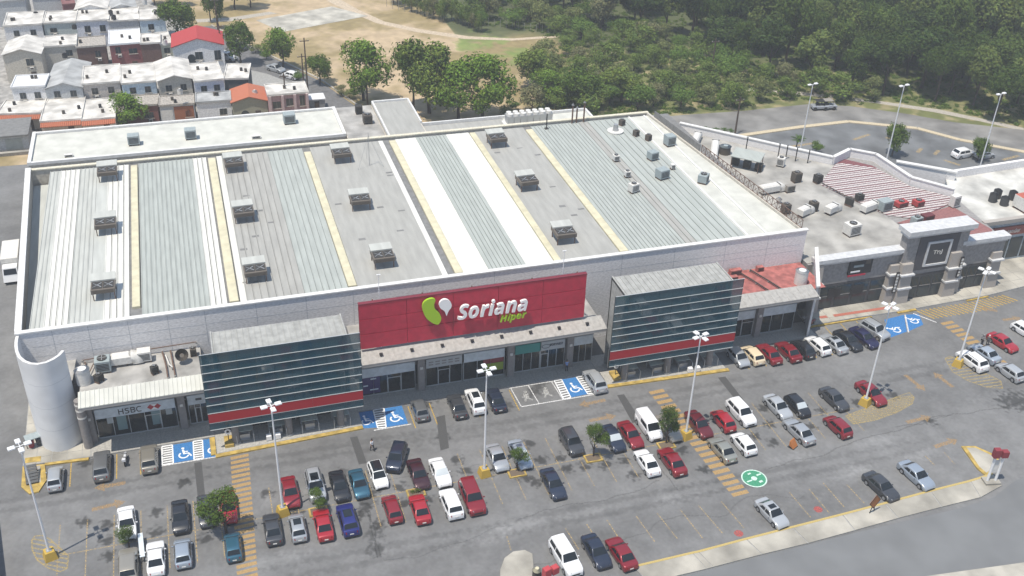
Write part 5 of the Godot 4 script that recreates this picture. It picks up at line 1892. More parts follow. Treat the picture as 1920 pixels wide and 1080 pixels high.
	g = geo(s)
	ub(g, 83.85, 86.85, 5.05, 8.0, 91.74, 91.79)
	part(s, "sign_face", g, M.shop_dark)
	lettering(s, "sign_lettering", "TnJ", V(85.35, 6.6, 91.72), 1.5, 0.75, M.unit_white, 0.04, 0.0, 0.0, 0.0, false)
	# upright name strips on the piers
	for q in [[79.9, 3.4, 91.35], [88.9, 4.4, 91.2]]:
		g = geo(s)
		ub(g, q[0] - 0.22, q[0] + 0.22, q[1] - 1.6, q[1] + 1.4, q[2] - 0.12, q[2])
		var p := part(s, "name_strip", g, M.black)
		for k in 6:
			g = geo(s)
			var y: float = q[1] - 1.4 + k * 0.45
			ub(g, q[0] - 0.14, q[0] + 0.14, y, y + 0.3, q[2] - 0.15, q[2] - 0.12)
			part(p, "strip_letter", g, M.unit_white)
	# white shop at the right edge with a red board
	s = thing("white_shop", "white flat-roofed shop with a red sign board at the end of the row", "building", V(106, 0, 100))
	g = geo(s)
	g.prism(plan([[96.2, 97.2], [118, 97.2], [118, 111.0], [100.2, 110.0], [96.6, 104.0]]), 0.0, 6.0 * K)
	part(s, "wall", g, mat("pale_blue_wall", lin(0.46, 0.52, 0.56), 0.8, "mottle", 0.1))
	g = geo(s)
	g.prism(plan([[96.2, 96.8], [118, 96.8], [118, 111.0], [100.2, 110.0], [96.6, 104.0]]), 6.0 * K, 6.2 * K)
	part(s, "roof", g, mat("roof_bright", lin(0.58, 0.575, 0.54), 0.8, "grime", 0.03))
	g = geo(s)
	ub(g, 96.2, 118, 6.2, 6.7, 96.6, 97.3)
	part(s, "parapet", g, M.stone)
	g = geo(s)
	g.hexa([V(100, 6.2, 110.4), V(118, 6.2, 111.4), V(118, 6.2, 110.9), V(100, 6.2, 109.9)], [V(100, 7.3, 110.4), V(118, 7.3, 111.4), V(118, 7.3, 110.9), V(100, 7.3, 109.9)])
	part(s, "parapet", g, M.white_wall)
	g = geo(s)
	ub(g, 96.8, 110, 4.1, 5.4, 96.9, 97.1)
	part(s, "red_board", g, mat("board_red", lin(0.26, 0.075, 0.06), 0.6))
	lettering(s, "sign_lettering", "Santander", V(101.0, 4.75, 96.86), 3.6, 0.7, M.unit_white, 0.04, 0.0, 0.0, 0.0, false)
	g = geo(s)
	g.slab(PackedVector2Array([Vector2(-0.3, -0.25), Vector2(0.3, -0.25), Vector2(0.4, 0.0), Vector2(0.1, 0.45), Vector2(0.0, 0.1), Vector2(-0.2, 0.35), Vector2(-0.4, 0.0)]), V(98.7, 4.75, 96.85), Vector3.RIGHT, Vector3.UP, 0.03)
	part(s, "flame_mark", g, M.unit_white)
	for k in 5:
		g = geo(s)
		ub(g, 97.4 + k * 2.2, 99.3 + k * 2.2, 0.4, 3.5, 97.1, 97.18)
		part(s, "window", g, M.house_glass)
	# white slab wall behind the ribbed roof
	t_wall()
	roof_clutter()

func t_wall() -> void:
	var s := thing("white_screen_wall", "free-standing white screen wall behind the red ribbed roof", "wall", V(96, 0, 113))
	var g := geo(s)
	g.hexa([V(95.0, 0, 114.6), V(101.2, 0, 109.6), V(101.0, 0, 109.2), V(94.8, 0, 114.2)], [V(95.0, 7.4, 114.6), V(101.2, 7.4, 109.6), V(101.0, 7.4, 109.2), V(94.8, 7.4, 114.2)])
	part(s, "panel", g, M.white_wall)
	g = geo(s)
	g.hexa([V(95.0, 7.4, 114.8), V(101.4, 7.4, 109.6), V(101.0, 7.4, 109.0), V(94.6, 7.4, 114.2)], [V(95.0, 7.6, 114.8), V(101.4, 7.6, 109.6), V(101.0, 7.6, 109.0), V(94.6, 7.6, 114.2)])
	part(s, "coping", g, M.coping)

func roof_clutter() -> void:
	var Y := 6.61
	# the long lattice fence along the roof edge of the hall
	var f := thing("roof_fence", "rusty lattice fence along the side edge of the hall roof", "fence", V(66, 10.5, 105))
	var a := V(65.2, 10.6, 117.6)
	var b := V(67.45, 10.6, 95.0)
	var n := 22
	for i in n + 1:
		var p := a.lerp(b, float(i) / n)
		var g := geo(f)
		g.tube(p, p + Vector3.UP * 1.25, 0.05, 0.05, 5)
		part(f, "post", g, M.rust)
		if i < n:
			var q := a.lerp(b, float(i + 1) / n)
			g = geo(f)
			g.tube(p, q + Vector3.UP * 1.25, 0.035, 0.035, 4)
			g.tube(p + Vector3.UP * 1.25, q, 0.035, 0.035, 4)
			part(f, "brace", g, M.rust)
	for y in [0.0, 1.25]:
		var g := geo(f)
		g.tube(a + Vector3.UP * y, b + Vector3.UP * y, 0.06, 0.06, 5)
		part(f, "rail", g, M.rust)
	# sheet fence on the far half
	f = thing("roof_edge_screen", "grey sheet screen along the far side edge of the hall roof", "fence", V(64.6, 10.5, 125))
	for i in 7:
		var p := V(63.9, 10.6, 130.5).lerp(V(65.15, 10.6, 117.9), i / 7.0)
		var q := V(63.9, 10.6, 130.5).lerp(V(65.15, 10.6, 117.9), (i + 0.97) / 7.0)
		var g := geo(f)
		var e := Vector3(0.04, 0, 0)
		g.hexa([p - e, p + e, q + e, q - e], [p - e + Vector3.UP * 1.1, p + e + Vector3.UP * 1.1, q + e + Vector3.UP * 1.1, q - e + Vector3.UP * 1.1])
		part(f, "sheet", g, M.roof_dark)
	# awning frame over dark machinery
	var t := thing("roof_awning", "pale sheet awning over black machinery on the gravel roof", "awning", V(73.6, Y, 119.4), -0.75)
	var g := Geo.new()
	g.hexa([Vector3(-2.4, 2.3, -1.6), Vector3(2.4, 2.3, -1.6), Vector3(2.4, 2.0, 1.6), Vector3(-2.4, 2.0, 1.6)], [Vector3(-2.4, 2.42, -1.6), Vector3(2.4, 2.42, -1.6), Vector3(2.4, 2.12, 1.6), Vector3(-2.4, 2.12, 1.6)])
	part(t, "sheet_roof", g, M.roof_blue)
	for x in [-2.2, 2.2]:
		for z in [-1.4, 1.4]:
			g = Geo.new()
			g.tube(Vector3(x, 0, z), Vector3(x, 2.1, z), 0.06, 0.06, 6)
			part(t, "leg", g, M.rust)
	for i in 3:
		box_unit("black_machine", "black machine standing under the pale sheet awning", V(72.5 + i * 1.15, Y, 120.6 - i * 1.3), 1.3, 1.2, 1.2, M.unit_dark, -0.75, false, 0.2, "black machines under the awning")
	duct("long pale duct along the roof edge behind the awning", V(70.6, Y, 123.6), 1.05, 8.0, M.unit_white)
	duct("shorter pale duct next to the far end of the roof", V(70.0, Y, 128.4), 0.95, 4.0, M.unit_white)
	t = thing("round_vent", "dark round vent on the far corner of the gravel roof", "vent", V(72.8, Y, 124.4))
	g = Geo.new()
	g.tube(Vector3.ZERO, Vector3(0, 1.3, 0), 0.95, 0.85, 14)
	part(t, "drum", g, M.unit_brown)
	g = Geo.new()
	g.tube(Vector3(0, 1.3, 0), Vector3(0, 1.45, 0), 1.0, 0.4, 14)
	part(t, "cap", g, M.unit_grey)
	box_unit("condenser", "beige condenser with its dark grille turned to the rear lot", V(78.6, Y, 118.6), 1.4, 1.5, 1.1, M.unit_white, -0.8)
	box_unit("condenser", "low dark box behind the awning on the gravel roof", V(76.0, Y, 121.6), 1.2, 0.5, 0.8, M.unit_dark, -0.6, false)
	box_unit("condenser", "grey skeleton-framed condenser in the middle of the gravel roof", V(78.2, Y, 113.6), 1.5, 1.6, 1.3, M.unit_brown, 0.1)
	box_unit("condenser", "black condenser in the middle of the gravel roof", V(81.0, Y, 112.6), 1.3, 1.3, 1.2, M.unit_dark, 0.2)
	duct("white rounded duct in front of the black machines", V(72.8, Y, 111.4), 0.1, 3.2, M.unit_white)
	box_unit("condenser", "beige louvred box at the end of the white rounded duct", V(75.7, Y, 111.0), 1.7, 1.1, 0.9, M.unit_beige, 0.1, false)
	t = thing("turbine_vent", "small silver turbine vent near the lattice fence", "vent", V(72.6, Y, 108.4))
	g = Geo.new()
	g.tube(Vector3.ZERO, Vector3(0, 0.4, 0), 0.3, 0.3, 10)
	part(t, "neck", g, M.steel)
	g = Geo.new()
	g.tube(Vector3(0, 0.4, 0), Vector3(0, 0.65, 0), 0.3, 0.5, 10)
	g.tube(Vector3(0, 0.65, 0), Vector3(0, 0.95, 0), 0.5, 0.15, 10)
	part(t, "ball", g, M.chrome)
	for q in [[72.0, 105.6, 0], [75.9, 105.3, 1]]:
		box_unit("condenser", "dark condenser joined to a white bent duct, %s" % ("by the lattice fence" if q[2] == 0 else "farther from the lattice fence"), V(q[0], Y, q[1]), 1.3, 1.5, 1.2, M.unit_brown, 0.05)
		duct("white bent duct beside a dark condenser, %s" % ("by the lattice fence" if q[2] == 0 else "farther from the lattice fence"), V(q[0] + 1.9, Y, q[1] - 1.2), 0.4, 1.8, M.unit_white)
	duct("large white curved duct by the grey-green unit", V(83.0, Y, 103.4), 0.3, 2.6, M.unit_white)
	box_unit("condenser", "grey-green box unit joined to the large white curved duct", V(85.3, Y, 103.2), 2.3, 1.7, 1.7, M.unit_grey, 0.2, false)
	box_unit("condenser", "dark slim condenser left of the large white curved duct", V(81.4, Y, 105.4), 0.6, 1.2, 1.4, M.unit_dark, 0.5, false)
	box_unit("condenser", "dark condenser behind the large white curved duct", V(83.6, Y, 106.4), 1.3, 1.0, 1.0, M.unit_dark, 0.1)
	box_unit("condenser", "big cream box unit alone near the front of the gravel roof", V(77.3, Y, 98.4), 2.3, 1.8, 1.8, M.unit_white, 0.15)
	box_unit("condenser", "green-grey condenser with a white pipe beside the maroon box", V(87.0, 6.65, 98.6), 1.6, 1.2, 1.3, M.unit_grey, 0.2)
	box_unit("maroon_box", "maroon box on the flat red roof", V(88.9, 6.65, 99.0), 2.0, 1.1, 1.3, mat("maroon_sheet", lin(0.13, 0.03, 0.035), 0.6, "soft", 0.3), 0.1, false)
	box_unit("red_frame_unit", "bright red framed unit on the ribbed roof, nearer the gravel roof", V(88.0, 6.68, 103.4), 2.2, 0.8, 1.4, mat("red_bright", lin(0.36, 0.05, 0.05), 0.6), 0.15)
	box_unit("red_frame_unit", "bright red framed unit on the ribbed roof, nearer the white shop", V(90.4, 6.68, 103.0), 1.7, 0.9, 1.4, M.red_bright, 0.15)
	box_unit("roof_hatch", "white low hatch on the flat red roof", V(92.6, 6.66, 97.6), 1.4, 0.4, 1.0, M.unit_white, 0.2, false, 0.1)
	box_unit("roof_bulkhead", "white upright box beside the ribbed roof", V(95.2, 6.68, 101.8), 1.6, 2.0, 1.1, M.unit_white, 0.2, false, 0.1)
	for q in [[103.4, 103.3, 0], [102.1, 102.5, 0], [102.9, 101.2, 0], [105.2, 102.4, 0]]:
		t = thing("water_tank", "black round water tank on the white shop roof", "water tank", V(q[0], 6.21, q[1]), 0.0, "black water tanks on the white shop")
		g = Geo.new()
		g.tube(Vector3.ZERO, Vector3(0, 1.3, 0), 0.65, 0.65, 14)
		part(t, "drum", g, M.black_tank)
		g = Geo.new()
		g.tube(Vector3(0, 1.3, 0), Vector3(0, 1.6, 0), 0.65, 0.2, 14)
		part(t, "dome", g, M.black_tank)
	t = thing("red_rooftop_cabin", "red rooftop cabin with a white end on the white shop", "cabin", V(106.0, 6.21, 99.6), 0.1)
	g = Geo.new()
	g.box(-2.6, 2.6, 0.3, 2.2, -1.3, 1.3)
	part(t, "body", g, mat("cabin_red", lin(0.46, 0.12, 0.08), 0.7, "mottle", 0.2))
	g = Geo.new()
	g.box(-2.64, -2.6, 0.3, 2.2, -1.3, 1.3)
	part(t, "end_panel", g, M.unit_white)
	g = Geo.new()
	g.box(-2.6, 2.6, 0, 0.3, -1.1, -0.8)
	g.box(-2.6, 2.6, 0, 0.3, 0.8, 1.1)
	part(t, "skids", g, M.rust)
	pipe_run("long thin pipe across the gravel roof", [V(81.3, 6.85, 112.0), V(82.4, 6.85, 107.6), V(83.2, 6.85, 106.8)], 0.07, M.unit_brown)
	# thin stacks along the rear parapet
	for q in [[79.8, 121.4], [80.6, 120.6], [81.6, 119.6], [76.2, 124.4], [83.0, 118.6]]:
		t = thing("thin_stack", "thin dark flue standing along the rear parapet of the gravel roof", "flue", V(q[0], Y, q[1]), 0.0, "flues along the rear parapet")
		g = Geo.new()
		g.tube(Vector3.ZERO, Vector3(0, 2.4, 0), 0.09, 0.09, 6)
		part(t, "pipe", g, M.unit_dark)
		g = Geo.new()
		g.tube(Vector3(0, 2.4, 0), Vector3(0, 2.6, 0), 0.2, 0.05, 6)
		part(t, "cowl", g, M.steel)

const CARS := {
	"sedan": {l = 4.5, w = 1.76, h = 1.45, belt = 0.90, hood = 0.93, nose = 0.72, deck = 0.98, wb = 1.02, wt = 0.30, rt = -0.95, rb = -1.62, fz = 1.38, rz = -1.30},
	"hatch": {l = 3.95, w = 1.69, h = 1.50, belt = 0.93, hood = 0.96, nose = 0.76, deck = 0.98, wb = 1.12, wt = 0.42, rt = -1.35, rb = -1.80, fz = 1.25, rz = -1.22},
	"suv": {l = 4.5, w = 1.84, h = 1.68, belt = 1.03, hood = 1.06, nose = 0.90, deck = 1.08, wb = 1.15, wt = 0.50, rt = -1.62, rb = -2.05, fz = 1.40, rz = -1.32},
	"big_suv": {l = 4.85, w = 1.95, h = 1.80, belt = 1.08, hood = 1.10, nose = 0.95, deck = 1.12, wb = 1.22, wt = 0.58, rt = -1.95, rb = -2.25, fz = 1.48, rz = -1.45},
	"van": {l = 4.4, w = 1.76, h = 1.86, belt = 1.10, hood = 1.08, nose = 0.88, deck = 1.12, wb = 1.45, wt = 0.80, rt = -2.0, rb = -2.12, fz = 1.42, rz = -1.35},
}

func car_paint(c: Color, metal: float) -> StandardMaterial3D:
	var key := "paint_%s_%.2f" % [c.to_html(false), metal]
	if M.has(key):
		return M[key]
	var m := StandardMaterial3D.new()
	m.albedo_color = c
	m.metallic = metal
	m.roughness = 0.35
	m.clearcoat_enabled = true
	m.clearcoat = 0.8
	m.clearcoat_roughness = 0.06
	M[key] = m
	return m

func car_top(k: Dictionary, z: float) -> float:
	var zf: float = k.l / 2
	var zr := -zf
	var pts := [[zr, k.deck - 0.42], [zr + 0.05, k.deck - 0.12], [zr + 0.16, k.deck - 0.02], [zr + 0.4, k.deck], [k.rb + 0.3, k.belt + 0.03], [0.0, k.belt], [k.wb - 0.1, k.hood - 0.01], [k.wb + 0.1, k.hood], [zf - 0.55, k.hood - 0.06], [zf - 0.2, k.nose], [zf - 0.06, k.nose - 0.12], [zf, k.nose - 0.30]]
	for i in pts.size() - 1:
		if z <= pts[i + 1][0]:
			var t := clampf((z - pts[i][0]) / maxf(pts[i + 1][0] - pts[i][0], 0.001), 0.0, 1.0)
			return lerpf(pts[i][1], pts[i + 1][1], t)
	return pts[-1][1]

func car_half(k: Dictionary, z: float) -> float:
	var u: float = absf(z) / (k.l / 2)
	var e := 1.0 - 0.035 * pow(u, 2.0) - 0.14 * pow(u, 12.0)
	return k.w / 2 * e

func car_roof(k: Dictionary, z: float) -> float:
	# height of the roof line over the cabin
	var y0 := car_top(k, k.rb) - 0.03
	var y1 := car_top(k, k.wb) - 0.03
	if z < k.rt:
		return lerpf(y0, k.h - 0.03, pow(clampf((z - k.rb) / (k.rt - k.rb), 0, 1), 0.85))
	if z > k.wt:
		return lerpf(y1, k.h - 0.02, pow(clampf((k.wb - z) / (k.wb - k.wt), 0, 1), 0.9))
	var t: float = (z - k.rt) / (k.wt - k.rt)
	return lerpf(k.h - 0.03, k.h - 0.02, t) + 0.03 * sin(PI * t)

func car_shapes(kind: String) -> Dictionary:
	if cache.has(kind):
		return cache[kind]
	var k: Dictionary = CARS[kind]
	var d := {}
	var zf: float = k.l / 2
	# lower body
	var zs := [-zf, -zf + 0.05, -zf + 0.16, -zf + 0.35]
	for c in [k.rz, k.fz]:
		for i in 9:
			zs.append(c - 0.37 + 0.74 * i / 8.0)
	for z in [k.rb, k.rb + 0.3, -0.5, 0.0, 0.4, k.wb - 0.1, k.wb + 0.12, zf - 0.38, zf - 0.2, zf - 0.06, zf]:
		zs.append(z)
	zs.sort()
	var rows := []
	for z in zs:
		var w := car_half(k, z)
		var top := car_top(k, z)
		var sill := 0.20 if absf(z) < zf - 0.1 else 0.26
		for c in [k.rz, k.fz]:
			var e: float = absf(z - c)
			if e < 0.371:
				sill = maxf(sill, 0.31 + sqrt(maxf(0.0, 0.137 - e * e)))
		sill = minf(sill, top - 0.14)
		var sh := top - 0.1
		var ring := []
		for q in [[0.955, sill], [0.985, lerpf(sill, sh, 0.3)], [1.0, lerpf(sill, sh, 0.62)], [0.985, sh], [0.945, top - 0.03], [0.80, top + 0.0], [0.4, top + 0.022]]:
			ring.append(Vector3(-w * q[0], q[1], z))
		ring.append(Vector3(0, top + 0.03, z))
		for i in 7:
			var p: Vector3 = ring[6 - i]
			ring.append(Vector3(-p.x, p.y, z))
		rows.append(ring)
	var g := Geo.new()
	g.grid(rows)
	g.fan(rows[0], Vector3(0, 0, -1))
	g.fan(rows[-1], Vector3(0, 0, 1))
	# cabin shell in the same paint
	var cz := []
	for i in 5:
		cz.append(lerpf(k.rb, k.rt, i / 4.0))
	for i in 4:
		cz.append(lerpf(k.rt, k.wt, (i + 1) / 4.0))
	for i in 5:
		cz.append(lerpf(k.wt, k.wb, (i + 1) / 5.0))
	var wr: float = k.w * 0.5 * (0.76 if kind != "van" else 0.86)
	rows = []
	for z in cz:
		rows.append(cabin_ring(k, z, wr, 0.0))
	g.grid(rows)
	d.body = g.mesh()
	# panes stand a little proud of the shell
	g = Geo.new()
	g.grid(pane_rows(k, wr, k.wt + 0.06, k.wb - 0.06, 0.90))
	d.windscreen = g.mesh()
	g = Geo.new()
	g.grid(pane_rows(k, wr, k.rb + 0.08, k.rt - 0.04, 0.86))
	d.rear_window = g.mesh()
	d.side = []
	var mid: float = lerpf(k.rt, k.wt, 0.52)
	for sgn in [-1.0, 1.0]:
		for half in 2:
			g = Geo.new()
			var r := []
			for i in 5:
				var t := lerpf(0.14, 0.86, i / 4.0)
				var za: float = lerpf(k.rb + 0.34, k.rt + 0.20, t) if half == 0 else mid + 0.05
				var zb: float = mid - 0.05 if half == 0 else lerpf(k.wb - 0.26, k.wt - 0.10, t)
				var line := []
				for j in 5:
					var z := lerpf(za, zb, j / 4.0)
					var yb := car_top(k, z) - 0.02
					var y := lerpf(yb, k.h - 0.10, t)
					var x := lerpf(car_half(k, z) * 0.945, wr, (y - yb) / (k.h - 0.10 - yb)) + 0.012
					line.append(Vector3(x * sgn, y, z))
				r.append(line)
			g.grid(r, sgn < 0.0)
			d.side.append(g.mesh())
	# roof extras
	g = Geo.new()
	var sun := []
	for i in 4:
		var z: float = lerpf(lerpf(k.rt, k.wt, 0.42), k.wt - 0.12, i / 3.0)
		var line := []
		for j in 5:
			var u := lerpf(-0.62, 0.62, j / 4.0)
			line.append(Vector3(u * wr, car_roof(k, z) + 0.026 + 0.03 * (1.0 - u * u), z))
		sun.append(line)
	g.grid(sun)
	d.sunroof = g.mesh()
	g = Geo.new()
	var full := []
	for i in 6:
		var z: float = lerpf(k.rt + 0.06, k.wt - 0.02, i / 5.0)
		var line := []
		for j in 7:
			var u := lerpf(-0.86, 0.86, j / 6.0)
			line.append(Vector3(u * wr, car_roof(k, z) + 0.024 + 0.03 * (1.0 - u * u), z))
		full.append(line)
	g.grid(full)
	d.black_roof = g.mesh()
	d.rails = []
	for x in [-wr * 0.9, wr * 0.9]:
		g = Geo.new()
		g.tube(Vector3(x, k.h + 0.01, k.rt + 0.1), Vector3(x, k.h + 0.02, k.wt - 0.1), 0.025, 0.025, 6)
		d.rails.append(g.mesh())
	g = Geo.new()
	var wz: float = k.w * 0.5
	g.box(-wz + 0.24, wz - 0.24, 0.17, 0.62, -zf + 0.25, zf - 0.25)
	d.under = g.mesh()
	# front and rear details
	g = Geo.new()
	var fy: float = k.nose - 0.30
	g.hexa([Vector3(-0.42, fy - 0.22, zf - 0.08), Vector3(0.42, fy - 0.22, zf - 0.08), Vector3(0.42, fy - 0.22, zf + 0.012), Vector3(-0.42, fy - 0.22, zf + 0.012)], [Vector3(-0.5, fy - 0.04, zf - 0.1), Vector3(0.5, fy - 0.04, zf - 0.1), Vector3(0.5, fy - 0.04, zf + 0.012), Vector3(-0.5, fy - 0.04, zf + 0.012)])
	d.grille = g.mesh()
	d.head = []
	d.tail = []
	for sgn in [-1.0, 1.0]:
		g = Geo.new()
		var r := []
		for i in 4:
			var t := i / 3.0
			var line := []
			for j in 4:
				var u := j / 3.0
				var z: float = lerpf(zf - 0.05 - 0.02 * t, zf - 0.42, u * (0.6 + 0.4 * t))
				var y: float = lerpf(k.nose - 0.20, k.nose - 0.04 + 0.06 * u, t)
				line.append(Vector3(sgn * lerpf(car_half(k, zf - 0.02) * 0.62, car_half(k, z) * 1.0 + 0.008, u), y, z + 0.03 * (1.0 - u)))
			r.append(line)
		g.grid(r, sgn > 0.0)
		d.head.append(g.mesh())
		g = Geo.new()
		r = []
		for i in 3:
			var t := i / 2.0
			var line := []
			for j in 4:
				var u := j / 3.0
				var z: float = lerpf(-zf - 0.012 + 0.03 * t, -zf + 0.24, u * u)
				var y: float = lerpf(k.deck - 0.34, k.deck - 0.10, t)
				line.append(Vector3(sgn * lerpf(car_half(k, -zf) * 0.68, car_half(k, z) + 0.012, u), y, z))
			r.append(line)
		g.grid(r, sgn < 0.0)
		d.tail.append(g.mesh())
	g = Geo.new()
	g.box(-0.2, 0.2, k.deck - 0.48, k.deck - 0.36, -zf - 0.03, -zf + 0.02)
	d.plate = g.mesh()
	g = Geo.new()
	g.cbox(-0.09, 0.09, -0.06, 0.07, -0.05, 0.05, 0.03)
	d.mirror = g.mesh()
	g = Geo.new()
	g.tube(Vector3(-0.1, 0, 0), Vector3(0.1, 0, 0), 0.315, 0.315, 16)
	d.tyre = g.mesh()
	g = Geo.new()
	g.tube(Vector3(-0.108, 0, 0), Vector3(0.108, 0, 0), 0.205, 0.205, 12)
	d.rim = g.mesh()
	var hb: float = k.w * 0.5
	d.handles = []
	for sgn in [-1.0, 1.0]:
		for z in [mid + 0.12, k.rt + 0.35]:
			g = Geo.new()
			var x: float = sgn * (car_half(k, z) * 0.995)
			g.box(minf(x, x + sgn * 0.03), maxf(x, x + sgn * 0.03), k.belt - 0.17, k.belt - 0.14, z, z + 0.16)
			d.handles.append(g.mesh())
	g = Geo.new()
	g = Geo.new()
	g.box(-hb * 0.8, hb * 0.8, 0.26, 0.36, -zf - 0.015, -zf + 0.05)
	d.bumper = g.mesh()
	g = Geo.new()
	g.box(-hb * 0.7, hb * 0.7, 0.24, 0.32, zf - 0.05, zf + 0.015)
	d.bumper_front = g.mesh()
	cache[kind] = d
	return d

func cabin_ring(k: Dictionary, z: float, wr: float, off: float) -> Array:
	var yb := car_top(k, z) - 0.03
	var y := maxf(car_roof(k, z), yb + 0.005)
	var f := clampf((y - yb) / (k.h - yb), 0.0, 1.0)
	var w0: float = car_half(k, z) * 0.945
	var w1 := lerpf(w0, wr, f)
	var ring := []
	for q in [[w0, yb], [lerpf(w0, w1, 0.5), lerpf(yb, y - 0.07 * f, 0.5)], [w1, y - 0.07 * f], [w1 - 0.05 * f, y - 0.02 * f], [w1 * 0.82, y + 0.0], [w1 * 0.4, y + 0.025 * f]]:
		ring.append(Vector3(-q[0], q[1] + off, z))
	ring.append(Vector3(0, y + 0.03 * f + off, z))
	for i in 6:
		var p: Vector3 = ring[5 - i]
		ring.append(Vector3(-p.x, p.y, z))
	return ring

func pane_rows(k: Dictionary, wr: float, z0: float, z1: float, span: float) -> Array:
	var out := []
	for i in 6:
		var z := lerpf(z0, z1, i / 5.0)
		var yb := car_top(k, z) - 0.03
		var y := car_roof(k, z)
		var f := clampf((y - yb) / (k.h - yb), 0.0, 1.0)
		var w1 := lerpf(car_half(k, z) * 0.945, wr, f)
		var line := []
		for j in 7:
			var u := lerpf(-span, span, j / 6.0)
			line.append(Vector3(u * w1, y + 0.03 * f * (1.0 - u * u) + 0.018, z + 0.01 * signf(z)))
		out.append(line)
	return out

func car(kind: String, c: Color, metal: float, at: Vector3, yaw: float, label: String, extra := "", group := "") -> Node3D:
	var k: Dictionary = CARS[kind]
	var d := car_shapes(kind)
	var names := {"sedan": "sedan", "hatch": "hatchback", "suv": "sport_utility_car", "big_suv": "large_utility_car", "van": "delivery_van"}
	var t := thing(names[kind], label, "van" if kind == "van" else "car", Vector3(at.x, 0.003, at.z), yaw, group)
	var paint := car_paint(c, metal)
	t.scale = Vector3(rng.randf_range(0.97, 1.03), rng.randf_range(0.96, 1.04), rng.randf_range(0.96, 1.06))
	part(t, "body", d.body, paint)
	part(t, "windscreen", d.windscreen, M.sunshade if "shade" in extra else M.car_glass)
	part(t, "rear_window", d.rear_window, M.car_glass)
	for i in 4:
		if kind == "van" and (i == 0 or i == 2):
			continue
		part(t, "side_window", d.side[i], M.car_glass)
	if "sunroof" in extra:
		part(t, "sunroof", d.sunroof, M.car_glass)
	if "blackroof" in extra:
		part(t, "black_roof", d.black_roof, M.car_glass)
	if kind in ["suv", "big_suv"] and not "norails" in extra:
		for q in d.rails:
			part(t, "roof_rail", q, M.black)
	part(t, "underbody", d.under, M.rubber)
	part(t, "grille", d.grille, M.black)
	part(t, "bumper_trim", d.bumper, M.black)
	part(t, "bumper_trim", d.bumper_front, M.black)
	for q in d.handles:
		part(t, "door_handle", q, paint)
	part(t, "licence_plate", d.plate, M.unit_white)
	for i in 2:
		part(t, "headlight", d.head[i], M.lamp_clear)
		part(t, "taillight", d.tail[i], M.lamp_red)
	for sgn in [-1.0, 1.0]:
		var m := part(t, "wing_mirror", d.mirror, paint)
		m.position = Vector3(sgn * (k.w * 0.5 + 0.07), k.belt + 0.06, k.wb - 0.42)
		for z in [k.fz, k.rz]:
			var w := part(t, "wheel", d.tyre, M.rubber)
			w.position = Vector3(sgn * (k.w * 0.5 - 0.12), 0.315, z)
			part(w, "rim", d.rim, M.rim)
	return t

